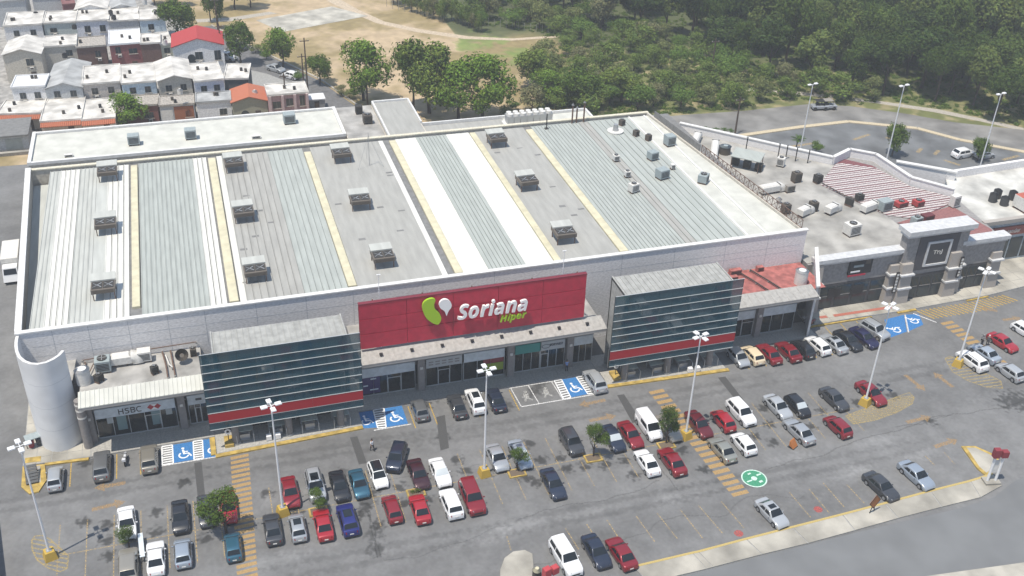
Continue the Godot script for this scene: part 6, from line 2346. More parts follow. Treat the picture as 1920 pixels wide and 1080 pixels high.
func make_cars() -> void:
	rng.seed = 1234
	var W := lin(0.72, 0.73, 0.74)
	var S := lin(0.42, 0.44, 0.46)
	var SB := lin(0.36, 0.41, 0.47)
	var G := lin(0.16, 0.165, 0.17)
	var DG := lin(0.055, 0.058, 0.065)
	var B := lin(0.015, 0.016, 0.02)
	var NV := lin(0.018, 0.026, 0.05)
	var R := lin(0.22, 0.010, 0.018)
	var RB := lin(0.33, 0.011, 0.02)
	var DR := lin(0.13, 0.010, 0.016)
	var MR := lin(0.045, 0.010, 0.016)
	var TL := lin(0.035, 0.12, 0.18)
	var BL := lin(0.016, 0.022, 0.16)
	var CH := lin(0.30, 0.28, 0.24)
	var CR := lin(0.66, 0.55, 0.38)
	var A := PI
	# [kind, colour, metallic, pixel u, v, yaw (0 faces away from the store), label, extra]
	var list := [
		["hatch", S, 0.5, 104, 896, A, "silver hatchback beside the yellow corner island", ""],
		["suv", G, 0.4, 191, 873, A, "grey utility car between the silver hatchback and the motorcycle", "norails"],
		["suv", CH, 0.5, 280, 860, A, "champagne utility car beside the barred strip of the blue bays", "norails"],
		["sedan", W, 0.0, 238, 980, 0.05, "white sedan with a small tree at its bonnet", ""],
		["sedan", B, 0.2, 338, 968, 0.0, "black sedan across the line from the silver-blue hatchback", ""],
		["sedan", DG, 0.3, 387, 957, 0.02, "dark grey sedan half under the big round tree", ""],
		["sedan", RB, 0.1, 428, 951, 0.0, "red sedan almost hidden behind the big round tree", ""],
		["suv", CH, 0.4, 241, 1060, A, "taupe utility car behind the small tree and white rail", "norails"],
		["sedan", W, 0.0, 292, 1045, A, "white sedan parked beside the white rail", ""],
		["hatch", SB, 0.5, 343, 1036, A, "silver-blue hatchback with its nose to the black sedan", ""],
		["hatch", TL, 0.4, 437, 1024, A, "teal hatchback in the shade of the big round tree", ""],
		["sedan", R, 0.2, 544, 922, 0.02, "red sedan beside the lamp post, bonnet towards the avenue", ""],
		["suv", S, 0.4, 591, 910, 0.02, "silver utility car with a sunroof over a small tree", "sunroof"],
		["sedan", B, 0.2, 636, 910, 0.03, "black sedan between the silver utility car and the teal sedan", ""],
		["sedan", TL, 0.5, 673, 906, 0.04, "teal-blue sedan next to the white car with a black roof", ""],
		["hatch", W, 0.0, 708, 889, 0.06, "white hatchback with an all-black roof", "blackroof"],
		["suv", NV, 0.3, 744, 857, -0.42, "dark blue utility car stopped at an angle in the aisle", ""],
		["sedan", MR, 0.3, 784, 888, 0.03, "dark plum sedan beside the white sedan with sunshade", ""],
		["sedan", W, 0.1, 825, 885, 0.04, "white sedan with a silver sunshade in its windscreen", "shade"],
		["sedan", DG, 0.3, 511, 990, A, "charcoal sedan at the row end beside the orange crossing", ""],
		["hatch", S, 0.5, 558, 988, A, "silver hatchback with a sunroof in front of the lamp post", "sunroof"],
		["sedan", RB, 0.1, 606, 982, A, "bright red sedan between the silver hatchback and blue utility car", ""],
		["suv", BL, 0.3, 652, 974, A + 0.03, "royal blue utility car with a dark sunroof", "sunroof"],
		["hatch", R, 0.2, 735, 953, A + 0.03, "red hatchback left of the small yellow planter", ""],
		["sedan", RB, 0.1, 787, 953, A, "small red sedan with a pale rear window by the yellow planter", ""],
		["suv", W, 0.0, 846, 944, A + 0.03, "white utility car beside the dark red one", "norails"],
		["big_suv", R, 0.25, 885, 932, 0.02, "large dark red utility car facing the avenue", "norails"],
		["sedan", S, 0.5, 932, 857, 0.04, "silver-grey sedan beside the lamp post in the middle row", ""],
		["sedan", SB, 0.4, 975, 851, 0.03, "silver-blue sedan behind a small round tree", "shade"],
		["suv", DG, 0.3, 1071, 828, 0.04, "charcoal utility car left of the bushy tree", ""],
		["sedan", NV, 0.2, 1037, 906, 0.03, "navy sedan standing alone in the front half of its row", ""],
		["sedan", NV, 0.25, 1149, 821, 0.05, "navy sedan with a silver sunshade next to the red one", "shade"],
		["sedan", R, 0.2, 1182, 814, 0.06, "red sedan between the navy sedan and the white van", ""],
		["van", W, 0.0, 1216, 799, 0.04, "white panel van beside a bushy tree", ""],
		["sedan", CH, 0.4, 1254, 802, 0.04, "pale car hidden behind the bushy tree by the van", ""],
		["sedan", DR, 0.3, 1310, 795, 0.06, "dark red sedan next to the lamp post at the crossing", ""],
		["hatch", RB, 0.1, 1356, 788, A + 0.05, "bright red hatchback between the dark red sedan and white utility car", ""],
		["suv", W, 0.0, 1389, 773, 0.08, "white utility car ahead of the white hatchback", "norails"],
		["sedan", lin(0.34, 0.34, 0.30), 0.5, 1354, 842, A + 0.08, "silver-beige old sedan with its nose to the red hatchback", ""],
		["hatch", W, 0.0, 1394, 831, A + 0.06, "white hatchback beside the silver-beige old sedan", ""],
		["sedan", W, 0.0, 1213, 866, A + 0.03, "white sedan with its nose towards the white van", ""],
		["sedan", R, 0.2, 1260, 864, A + 0.05, "red sedan beside the white one, next to the crossing", ""],
		["big_suv", W, 0.0, 1060, 1044, 0.1, "large white utility car beside the red entrance post", "norails"],
		["sedan", NV, 0.3, 1118, 1033, 0.07, "dark navy sedan between the large white car and the red one", ""],
		["sedan", R, 0.25, 1165, 1036, A + 0.1, "dark red sedan with its tail against the roadside walk", ""],
		["sedan", S, 0.3, 1447, 961, 0.16, "pale silver sedan with a sunroof by the roadside walk", "sunroof"],
		["sedan", DG, 0.4, 1652, 911, 0.16, "charcoal sedan beside the orange diamond sign", ""],
		["sedan", SB, 0.5, 1718, 890, 0.14, "silver sedan near the entrance sign", ""],
		["sedan", S, 0.3, 1458, 762, 0.1, "silver-white sedan beside the black hatchback with sunshade", ""],
		["hatch", B, 0.2, 1495, 760, 0.08, "black hatchback with a white sunshade", "shade"],
		["sedan", DG, 0.3, 1564, 747, 0.12, "dark grey sedan on its own left of the barred island", ""],
		["sedan", R, 0.2, 1633, 737, 0.12, "red sedan beside the lamp post on the barred island", ""],
		["sedan", S, 0.5, 1498, 808, A + 0.12, "grey-silver sedan with its nose to the black hatchback", ""],
		["hatch", R, 0.2, 1571, 799, A + 0.12, "red hatchback with its nose to the dark grey sedan", ""],
		["hatch", S, 0.4, 1384, 669, 0.05, "silver hatchback half in the shadow of the glass box", ""],
		["hatch", CR, 0.0, 1411, 665, A + 0.05, "cream yellow hatchback in the row before the grey canopy", ""],
		["sedan", R, 0.15, 1442, 662, A + 0.05, "red sedan next to the cream yellow hatchback", ""],
		["sedan", R, 0.3, 1478, 658, A + 0.06, "red sedan next to the black one before the grey canopy", ""],
		["hatch", B, 0.2, 1505, 654, A + 0.08, "black hatchback between a red sedan and a white hatchback", ""],
		["hatch", W, 0.0, 1533, 647, A + 0.12, "white hatchback by the end of the shop-row pavement", ""],
		["sedan", S, 0.4, 1562, 643, A + 0.15, "silver sedan with a pale roof beside the white hatchback", "sunroof"],
		["sedan", B, 0.2, 1590, 637, 0.16, "black sedan between silver and dark blue cars by the red paving", ""],
		["sedan", lin(0.015, 0.014, 0.06), 0.3, 1620, 632, 0.16, "dark blue sedan by the red paving strip", ""],
		["suv", S, 0.4, 1639, 619, 0.3, "silver utility car next to the blue bays of the shop row", ""],
		["suv", W, 0.0, 1823, 676, A + 0.12, "white utility car beside the barred island with a lamp post", ""],
		["sedan", SB, 0.3, 1846, 662, A + 0.16, "pale blue-silver sedan behind the white utility car", ""],
		["hatch", S, 0.3, 1894, 697, A + 0.12, "silver hatchback next to the barred island at the lot edge", ""],
		["sedan", RB, 0.1, 1880, 641, 0.2, "red sedan with a motorcyclist at its tail", ""],
		["hatch", W, 0.0, 1922, 619, 0.2, "white hatchback behind the red sedan and motorcyclist", ""],
		["hatch", G, 0.4, 787, 768, A, "grey hatchback beside the blue bay by the shop pavement", ""],
		["sedan", DG, 0.3, 857, 760, A, "dark grey sedan left of the white utility car at the pavement", ""],
		["suv", W, 0.0, 891, 752, A, "white utility car with a sunroof at the shop pavement", "sunroof"],
		["sedan", NV, 0.2, 929, 748, A, "navy sedan behind the lamp post at the shop pavement", ""],
		["suv", S, 0.4, 1115, 714, A + 0.04, "silver utility car on the blue bay by the glass box", ""],
		["sedan", S, 0.4, 517, 128, 0.72, "silver sedan on the street beside the field", ""],
		["hatch", W, 0.0, 545, 141, 0.72 + A, "white hatchback on the street beside the field", ""],
		["suv", W, 0.0, 427, 106, 0.75, "white utility car by the corner of the red-roofed house", "norails"],
		["sedan", DG, 0.2, 447, 87, 0.8, "dark car under the tree on the street beside the field", ""],
		["suv", W, 0.0, 1806, 288, 1.7, "white utility car behind the far tree of the rear lot", "norails"],
		["hatch", S, 0.3, 1846, 290, 1.6, "silver hatchback beside the rear lot lamp post", ""],
	]
	for q in list:
		car(q[0], q[1], q[2], px(q[3], q[4], 0.62), q[5], q[6], q[7])

# crown: leaf clumps spread through lobes; col is a linear base colour
func crown_mesh(sd: int, r: Vector3, lobes: int, leaves: int, size: float, col: Color, hollow := 0.35) -> ArrayMesh:
	var q := RandomNumberGenerator.new()
	q.seed = sd
	var g := Geo.new()
	g.tinted = true
	var cs := []
	for i in lobes:
		var a := q.randf() * TAU
		var e := q.randf_range(-0.75, 1.0)
		var k := sqrt(1.0 - minf(e * e, 1.0)) * q.randf_range(0.45, 0.75)
		cs.append([Vector3(cos(a) * k * r.x, e * r.y * 0.62, sin(a) * k * r.z), q.randf_range(0.3, 0.48), q.randf_range(0.8, 1.2)])
	cs.append([Vector3.ZERO, 0.62, 0.9])
	for i in leaves:
		var c: Array = cs[i % cs.size()]
		var dir := Vector3(q.randfn(), q.randfn(), q.randfn()).normalized()
		var rad: float = c[1] * pow(q.randf_range(hollow, 1.0), 0.5) * (1.0 + 0.25 * q.randfn() * 0.5)
		var p: Vector3 = c[0] + dir * rad * r
		var n := (dir + Vector3(q.randfn(), q.randfn(), q.randfn()) * 0.55 + Vector3.UP * 0.35).normalized()
		var ex := n.cross(Vector3(q.randfn(), q.randfn(), q.randfn())).normalized()
		var ey := n.cross(ex)
		var s := size * q.randf_range(0.55, 1.25)
		# each leaf has a tone of its own, drawn at random
		var m: float = c[2] * q.randf_range(0.68, 1.32)
		g.col = Color(col.r * m * q.randf_range(0.9, 1.12), col.g * m, col.b * m * q.randf_range(0.85, 1.1))
		var b := p + n * s * 0.18
		g.tri(p - ex * s * 0.5, p - ey * s * 0.3, b)
		g.tri(p + ex * s * 0.5, b, p - ey * s * 0.3)
		g.tri(p - ex * s * 0.3, b, p + ey * s * 0.55)
	return g.mesh()

func trunk_mesh(sd: int, h: float, r: float, spread: float, limbs: int) -> ArrayMesh:
	var q := RandomNumberGenerator.new()
	q.seed = sd
	var g := Geo.new()
	var p := Vector3.ZERO
	var rad := r
	for i in 3:
		var e := p + Vector3(q.randfn() * 0.12 * h * 0.2, h / 3.0, q.randfn() * 0.12 * h * 0.2)
		g.tube(p, e, rad, rad * 0.82, 7, false)
		p = e
		rad *= 0.82
	for i in limbs:
		var a := TAU * i / limbs + q.randf() * 0.6
		var s := Vector3(0, h * q.randf_range(0.55, 1.0), 0)
		var m := s + Vector3(cos(a) * spread * 0.45, h * 0.32, sin(a) * spread * 0.45)
		var e := s + Vector3(cos(a) * spread, h * q.randf_range(0.5, 0.85), sin(a) * spread)
		g.tube(s, m, rad * 0.7, rad * 0.5, 5, false)
		g.tube(m, e, rad * 0.5, rad * 0.15, 5, false)
	return g.mesh()

func leaf_mat() -> StandardMaterial3D:
	if M.has("leaf"):
		return M.leaf
	var m := StandardMaterial3D.new()
	m.vertex_color_use_as_albedo = true
	m.roughness = 0.85
	m.metallic_specular = 0.15
	m.cull_mode = BaseMaterial3D.CULL_DISABLED
	m.backlight_enabled = true
	m.backlight = Color(0.20, 0.26, 0.08)
	M.leaf = m
	return m

func tree_kind(kind: String, i: int) -> Dictionary:
	var key := "tree_%s_%d" % [kind, i]
	if cache.has(key):
		return cache[key]
	var d := {}
	var sd := hash(key) % 100000
	match kind:
		"wood":
			var c: Color = [Color(0.055, 0.088, 0.022), Color(0.072, 0.108, 0.028), Color(0.046, 0.074, 0.022), Color(0.098, 0.132, 0.038)][i % 4]
			var shape: Vector3 = [Vector3(5.0, 4.6, 5.0), Vector3(4.2, 5.8, 4.0), Vector3(6.0, 3.8, 5.6), Vector3(4.6, 4.2, 5.4), Vector3(3.6, 5.0, 3.6), Vector3(5.6, 5.2, 4.8)][i % 6]
			d.crown = crown_mesh(sd, shape, 7 + (i * 5) % 9, 3400, 0.6 + 0.09 * (i % 4), c)
			d.trunk = trunk_mesh(sd, 5.5, 0.32, 2.8, 5)
			d.up = 8.2
		"scrub":
			var c: Color = [Color(0.118, 0.168, 0.042), Color(0.155, 0.182, 0.070), Color(0.096, 0.158, 0.036), Color(0.165, 0.172, 0.088)][i % 4]
			d.crown = crown_mesh(sd, Vector3(3.4, 2.1, 3.4), 9, 1500, 0.46, c, 0.15)
			d.trunk = trunk_mesh(sd, 1.6, 0.16, 2.2, 6)
			d.up = 2.9
		"street":
			var c: Color = [Color(0.110, 0.180, 0.030), Color(0.082, 0.132, 0.026), Color(0.125, 0.172, 0.040)][i % 3]
			d.crown = crown_mesh(sd, Vector3(3.4, 3.6, 3.4), 9, 3000, 0.52, c, 0.2)
			d.trunk = trunk_mesh(sd, 3.0, 0.2, 1.8, 5)
			d.up = 4.3
		"lot":
			var c: Color = [Color(0.074, 0.118, 0.026), Color(0.064, 0.102, 0.024)][i % 2]
			d.crown = crown_mesh(sd, Vector3(1.05, 1.0, 0.95), 8, 2600, 0.13, c, 0.15)
			d.trunk = trunk_mesh(sd, 1.0, 0.075, 0.45, 5)
			d.up = 1.75
		"palm":
			d.crown = palm_crown(sd, 1.9, 22)
			d.trunk = trunk_mesh(sd, 3.2, 0.16, 0.1, 0)
			d.up = 3.2
	cache[key] = d
	return d

func palm_crown(sd: int, l: float, n: int) -> ArrayMesh:
	var q := RandomNumberGenerator.new()
	q.seed = sd
	var g := Geo.new()
	g.tinted = true
	for i in n:
		var a := TAU * i / n + q.randf() * 0.3
		var lift := q.randf_range(-0.1, 1.1)
		var m := q.randf_range(0.7, 1.3)
		g.col = Color(0.05 * m, 0.085 * m, 0.025 * m)
		var p := Vector3.ZERO
		for k in 7:
			var t := (k + 1) / 7.0
			var e := Vector3(cos(a) * l * t, lift * l * (t - t * t * 0.9), sin(a) * l * t)
			var side := Vector3(-sin(a), -0.25, cos(a)) * 0.38 * sin(PI * minf(t + 0.1, 1.0))
			g.tri(p, e, p + side)
			g.tri(p, p - side * Vector3(1, -1, 1), e)
			p = e
	return g.mesh()

func tree(called: String, label: String, kind: String, i: int, at: Vector3, scale: Vector3, group := "", yaw := 0.0) -> Node3D:
	var d := tree_kind(kind, i)
	var t := thing(called, label, "tree", Vector3(at.x, -0.03, at.z), yaw, group)
	t.scale = scale
	part(t, "trunk", d.trunk, M.bark)
	var c := part(t, "crown", d.crown, leaf_mat())
	c.position.y = d.up
	return t

func inside_view(p: Vector3, margin: float) -> bool:
	var q := p - Vector3(0, CAM_H, 0)
	var z := q.dot(cam_f)
	if z < 1.0:
		return false
	var u := 960.0 + FOCAL * q.dot(cam_r) / z
	var v := 540.0 - FOCAL * q.dot(cam_u) / z
	return u > -margin and u < 1920.0 + margin and v > -margin * 2.2 and v < 1080.0 + margin

func in_poly(p: Vector3, poly: PackedVector2Array) -> bool:
	return Geometry2D.is_point_in_polygon(Vector2(p.x, p.z), poly)

func make_trees() -> void:
	rng.seed = 404
	# trees standing in the lot
	for q in [[425, 1000, 1.55, 1.45, 0, "big round tree in the lot beside the orange crossing"], [242, 1026, 0.75, 0.7, 1, "small bushy tree at the white sedan's bonnet"], [597, 957, 0.8, 0.75, 0, "small bushy tree between the silver utility car and red sedan"], [969, 884, 0.8, 0.85, 0, "small round tree by the silver-blue sedan in the middle row"], [1112, 857, 1.0, 1.2, 0, "bushy tree right of the charcoal utility car"], [1249, 832, 1.05, 1.35, 1, "bushy tree between the white van and the crossing"]]:
		tree("lot_tree", q[5], "lot", q[4], px(q[0], q[1]), Vector3(q[2], q[3], q[2]) * 1.5, "", rng.randf() * TAU)
	# little planters at their feet
	for q in [[780, 925, "small yellow-kerbed planter with low leaves between red cars"], [597, 960, "yellow-kerbed planter at the foot of the small tree"], [969, 888, "yellow-kerbed planter under the small round tree"], [1112, 860, "yellow-kerbed planter under the bushy tree beside the charcoal car"], [1249, 836, "yellow-kerbed planter under the bushy tree by the van"]]:
		var p := px(q[0], q[1])
		var t := thing("planter", q[2], "planter", Vector3(p.x, 0.003, p.z))
		var g := Geo.new()
		g.box(-1.0, 1.0, 0, 0.16, -0.65, 0.65)
		part(t, "kerb", g, M.kerb_yellow)
		g = Geo.new()
		g.box(-0.8, 0.8, 0.16, 0.17, -0.5, 0.5)
		part(t, "soil", g, mat("soil", lin(0.13, 0.10, 0.07), 0.95))
		if q[0] == 780:
			part(t, "leaves", crown_mesh(9, Vector3(0.6, 0.35, 0.4), 6, 220, 0.2, Color(0.09, 0.12, 0.03)), leaf_mat()).position.y = 0.35
	# behind the store and along the street: [u, v of the foot, width, height scale, kind, label]
	var back := [
		[452, 122, 1.0, 1.15, 1, "leafy street tree leaning over the street by the dark car"],
		[531, 128, 1.05, 1.0, 0, "light green tree beside the parked silver sedan"],
		[600, 158, 0.85, 0.75, 1, "low dense tree beside the utility pole by the field"],
		[682, 188, 1.1, 1.05, 0, "dense round tree at the near edge of the field"],
		[775, 205, 0.9, 1.25, 1, "dark slim tree behind the grey annex"],
		[805, 212, 1.25, 1.45, 2, "tall airy tree behind the grey annex"],
		[860, 222, 1.15, 1.0, 0, "bright green tree right of the tall airy tree"],
		[905, 222, 1.2, 1.1, 0, "wide green tree in front of the dirt path"],
		[1010, 168, 1.0, 0.85, 2, "spreading thorny tree beside the dirt path"],
		[1025, 195, 0.8, 0.6, 0, "low green bush-like tree behind the chillers"],
		[1085, 205, 0.95, 0.75, 1, "green tree behind the rear parapet of the machine annex"],
		[1165, 190, 0.9, 0.7, 2, "greyish thorny tree behind the rusty stacks"],
		[335, 78, 1.25, 1.15, 1, "big dark conifer-like tree beside the red-roofed house"],
		[240, 236, 1.05, 0.72, 0, "round green tree in front of the brick-red house"],
		[395, 40, 0.7, 1.3, 1, "slim dark tree by the footpath at the far end of the street"],
		[410, 55, 0.6, 1.2, 1, "slim dark tree beside the utility pole at the footpath"],
		[440, 18, 1.0, 1.1, 0, "green tree above the footpath near the white slab"],
		[470, 14, 0.9, 1.0, 2, "pale green tree beside the white slab"],
		[290, 10, 0.8, 1.1, 1, "dark tree behind the farthest row of houses"],
		[330, 12, 0.9, 1.0, 2, "greyish tree at the end of the farthest row of houses"],
	]
	for q in back:
		tree("broadleaf_tree", q[5], "street", q[4], px(q[0], q[1]), Vector3(q[2], q[3], q[2]) * (1.12 if q[0] < 640 else 1.5), "", rng.randf() * TAU)
	# scrub between the field and the wood
	var scrub := ground_pts([[985, 212], [1010, 205], [1020, 130], [1055, 75], [960, 55], [880, 45], [900, 20], [1000, 18], [1240, 75], [1330, 110], [1450, 160], [1640, 185], [1640, 198], [1500, 188], [1400, 200], [1290, 212], [1180, 220]])
	var n := 0
	var spots := []
	for k in 4000:
		var p := px(rng.randf_range(860, 1660), rng.randf_range(0, 225))
		if not in_poly(p, scrub):
			continue
		var ok := true
		for s in spots:
			if s.distance_to(p) < 4.9:
				ok = false
				break
		if not ok:
			continue
		spots.append(p)
		n += 1
		var sc := rng.randf_range(0.75, 1.35)
		tree("scrub_tree", "low olive-green thorn tree in the scrub between field and wood", "scrub", rng.randi() % 4, p, Vector3(sc, sc * rng.randf_range(0.8, 1.25), sc), "thorn trees in the scrub", rng.randf() * TAU)
		if n >= 170:
			break
	# thin saplings along the field's far edge
	for i in 26:
		var u := lerpf(735, 905, i / 25.0)
		var p := px(u + rng.randf_range(-4, 4), lerpf(8, 60, pow(i / 25.0, 0.9)) + rng.randf_range(-6, 3))
		var sc := rng.randf_range(0.45, 0.75)
		tree("sapling", "thin sapling in the row along the far edge of the field", "scrub", rng.randi() % 4, p, Vector3(sc * 0.8, sc * 1.6, sc * 0.8), "saplings along the field", rng.randf() * TAU)
	# scattered bushes on the near field edge
	for q in [[500, 110], [560, 150], [640, 178], [655, 185], [720, 205], [480, 100], [740, 212], [960, 205], [945, 215]]:
		var p := px(q[0], q[1])
		tree("bush", "low dry bush at the kerb of the street beside the field", "scrub", rng.randi() % 4, p, Vector3(0.55, 0.4, 0.55), "bushes by the street", rng.randf() * TAU)
	# the wood
	var wood := ground_pts([[905, 22], [1000, 20], [1240, 72], [1330, 105], [1450, 155], [1560, 172], [1660, 186], [1790, 208], [1960, 250], [2100, 240], [2100, -160], [760, -160], [870, -40]])
	spots = []
	n = 0
	for k in 9000:
		var p := Vector3(rng.randf_range(60, 330), 0, rng.randf_range(-345, -150))
		if not in_poly(p, wood) or not inside_view(p + Vector3.UP * 6, 60):
			continue
		var gap := 5.6 if p.z > -225 else 7.6
		var ok := true
		for s in spots:
			if s.distance_to(p) < gap:
				ok = false
				break
		if not ok:
			continue
		spots.append(p)
		n += 1
		var near := p.z - p.x * 0.55 > -255.0
		var sc := rng.randf_range(0.8, 1.25)
		tree("wood_tree", "tall dark green tree in the dense wood behind the shops", "wood", rng.randi() % 8, p, Vector3(sc, sc * rng.randf_range(0.75, 1.3), sc), "trees of the dense wood", rng.randf() * TAU)
		if n >= 298:
			break
	# rear lot
	tree("rear_lot_tree", "feathery tree beside the middle lamp post of the rear lot", "street", 1, px(1672, 292), Vector3(0.75, 0.85, 0.75))
	tree("rear_lot_tree", "feathery tree in front of the white car in the rear lot", "street", 1, px(1832, 302), Vector3(0.6, 0.62, 0.6))
	tree("palm_tree", "short palm behind the rear parapet of the gravel roof", "palm", 0, px(1492, 288), Vector3(1.0, 0.9, 1.0))
	tree("yellow_bush", "bright yellow-green bush beside the short palm", "scrub", 2, px(1530, 285), Vector3(0.5, 0.45, 0.5))
	for q in [[1312, 258], [1322, 256], [1340, 257], [1356, 258], [1368, 260]]:
		tree("agave", "spiky grey-green plant along the wall of the rear road", "palm", 1, px(q[0], q[1]), Vector3(0.55, 0.5, 0.55), "spiky plants by the rear road", rng.randf() * TAU)
	# undergrowth below the wood: ground cover, one mass
	var mm := MultiMesh.new()
	mm.transform_format = MultiMesh.TRANSFORM_3D
	mm.mesh = crown_mesh(61, Vector3(1.0, 0.5, 1.0), 6, 90, 0.4, Color(0.085, 0.135, 0.030))
	var tr := []
	for k in 9000:
		var p := px(rng.randf_range(880, 1960), rng.randf_range(-20, 250))
		if not (in_poly(p, wood) or in_poly(p, scrub)):
			continue
		var s := rng.randf_range(0.4, 1.1)
		tr.append(Transform3D(Basis(Vector3.UP, rng.randf() * TAU).scaled(Vector3(s, s * 0.8, s)), Vector3(p.x, 0.1, p.z)))
		if tr.size() >= 4000:
			break
	mm.instance_count = tr.size()
	for i in tr.size():
		mm.set_instance_transform(i, tr[i])
	var u := MultiMeshInstance3D.new()
	u.name = "undergrowth"
	u.multimesh = mm
	u.material_override = leaf_mat()
	add_child(u)
	u.set_meta("kind", "stuff")
	tag(u, "olive undergrowth covering the ground of scrub and wood", "undergrowth")

# a house from its front roof edge: pixels of the left and right end at height h
func house(label: String, l: Array, r: Array, h: float, depth: float, wall: Material, roof: Material, style: int, wins: Array, extra := "") -> void:
	var a := px(l[0], l[1], h)
	var b := px(r[0], r[1], h)
	var w := Vector2(b.x - a.x, b.z - a.z).length() * 1.05
	var yaw := -atan2(b.z - a.z, b.x - a.x)
	var mid := (a + b) * 0.5
	var s := thing("house", label, "house", Vector3(mid.x, 0, mid.z), yaw, "")
	var x0 := -w / 2
	var x1 := w / 2
	# walls with thickness
	var g := Geo.new()
	g.box(x0, x1, 0, h - 0.25, -depth, 0)
	part(s, "wall", g, wall)
	if style == 1:
		g = Geo.new()
		var rise := w * 0.16
		for e in [[x0 - 0.25, 0.0], [0.0, x1 + 0.25]]:
			var ya := h - 0.1 if e[0] < -0.1 else h - 0.1 + rise
			var yb := h - 0.1 + rise if e[0] < -0.1 else h - 0.1
			g.hexa([Vector3(e[0], ya, -depth - 0.2), Vector3(e[1], yb, -depth - 0.2), Vector3(e[1], yb, 0.35), Vector3(e[0], ya, 0.35)], [Vector3(e[0], ya + 0.14, -depth - 0.2), Vector3(e[1], yb + 0.14, -depth - 0.2), Vector3(e[1], yb + 0.14, 0.35), Vector3(e[0], ya + 0.14, 0.35)])
		part(s, "roof", g, roof)
		g = Geo.new()
		g.hexa([Vector3(x0, h - 0.25, -0.2), Vector3(x1, h - 0.25, -0.2), Vector3(x1, h - 0.25, 0), Vector3(x0, h - 0.25, 0)], [Vector3(-0.05, h - 0.12 + rise, -0.2), Vector3(0.05, h - 0.12 + rise, -0.2), Vector3(0.05, h - 0.12 + rise, 0), Vector3(-0.05, h - 0.12 + rise, 0)])
		part(s, "gable", g, wall)
	else:
		g = Geo.new()
		g.box(x0 - 0.12, x1 + 0.12, h - 0.25, h - 0.08, -depth - 0.12, 0.22)
		var rf := part(s, "roof", g, roof)
		for e in [[x0 - 0.12, x0 + 0.06, -depth, 0.2], [x1 - 0.06, x1 + 0.12, -depth, 0.2], [x0 + 0.06, x1 - 0.06, 0.04, 0.2], [x0 + 0.06, x1 - 0.06, -depth, -depth + 0.16]]:
			g = Geo.new()
			g.box(e[0], e[1], h - 0.08, h + 0.1, e[2], e[3])
			part(rf, "parapet", g, roof)
		# vents and small tanks on the slab
		var q := RandomNumberGenerator.new()
		q.seed = hash(label)
		for i in 2:
			g = Geo.new()
			var cx := q.randf_range(x0 + 0.6, x1 - 0.6)
			var cz := q.randf_range(-depth * 0.7, -0.8)
			g.tube(Vector3(cx, h - 0.08, cz), Vector3(cx, h + 0.55, cz), 0.28, 0.28, 10)
			part(rf, "roof_vent", g, M.unit_dark if i == 0 else M.unit_brown)
	# windows: [x along the front 0..1, sill height, width, height]
	for v in wins:
		var cx := lerpf(x0, x1, v[0])
		g = Geo.new()
		g.box(cx - v[2] / 2 - 0.05, cx + v[2] / 2 + 0.05, v[1] - 0.05, v[1] + v[3] + 0.05, 0, 0.05)
		var f := part(s, "window", g, wall)
		g = Geo.new()
		g.box(cx - v[2] / 2, cx + v[2] / 2, v[1], v[1] + v[3], 0.05, 0.06)
		part(f, "pane", g, M.house_glass)
		g = Geo.new()
		g.box(cx - 0.02, cx + 0.02, v[1], v[1] + v[3], 0.06, 0.08)
		part(f, "bar", g, M.column_grey)
		g = Geo.new()
		g.box(cx - v[2] / 2 - 0.15, cx + v[2] / 2 + 0.15, v[1] - 0.2, v[1] - 0.1, 0, 0.18)
		part(f, "sill", g, M.concrete)
	# a cooler box under one window of most houses
	if wins.size() > 0 and hash(label) % 3 > 0:
		var cw := lerpf(x0, x1, wins[0][0]) + 0.2
		g = Geo.new()
		g.cbox(cw - 0.35, cw + 0.35, wins[0][1] - 0.75, wins[0][1] - 0.25, 0.0, 0.4, 0.04)
		var ac := part(s, "window_cooler", g, M.unit_white)
		g = Geo.new()
		g.box(cw - 0.27, cw + 0.27, wins[0][1] - 0.68, wins[0][1] - 0.32, 0.4, 0.42)
		part(ac, "grille", g, M.unit_brown)
	# ground floor: door and yard wall
	g = Geo.new()
	var dx := lerpf(x0, x1, 0.72)
	g.box(dx - 0.5, dx + 0.5, 0, 2.1, 0, 0.05)
	var dr := part(s, "door", g, M.wood)
	g = Geo.new()
	g.box(dx + 0.32, dx + 0.38, 1.0, 1.1, 0.05, 0.1)
	part(dr, "handle", g, M.chrome)
	if "porch" in extra:
		g = Geo.new()
		g.box(x0, x1, 2.7, 2.95, 0.25, 2.4)
		var p := part(s, "porch_roof", g, roof)
		for x in [x0 + 0.2, x1 - 0.2]:
			g = Geo.new()
			g.box(x - 0.12, x + 0.12, 0, 2.7, 2.1, 2.35)
			part(p, "porch_post", g, wall)
	if "tiles" in extra:
		var n := int(w / 0.34)
		g = Geo.new()
		g.hexa([Vector3(x0, h - 0.45, 0.2), Vector3(x1, h - 0.45, 0.2), Vector3(x1, h - 0.85, 1.2), Vector3(x0, h - 0.85, 1.2)], [Vector3(x0, h - 0.3, 0.2), Vector3(x1, h - 0.3, 0.2), Vector3(x1, h - 0.75, 1.2), Vector3(x0, h - 0.75, 1.2)])
		var p := part(s, "tiled_awning", g, M.terracotta)
		for i in n:
			var t := lerpf(x0 + 0.17, x1 - 0.17, float(i) / maxi(n - 1, 1))
			g = Geo.new()
			g.tube(Vector3(t, h - 0.28, 0.2), Vector3(t, h - 0.74, 1.22), 0.1, 0.1, 5)
			part(p, "tile_row", g, M.terracotta)
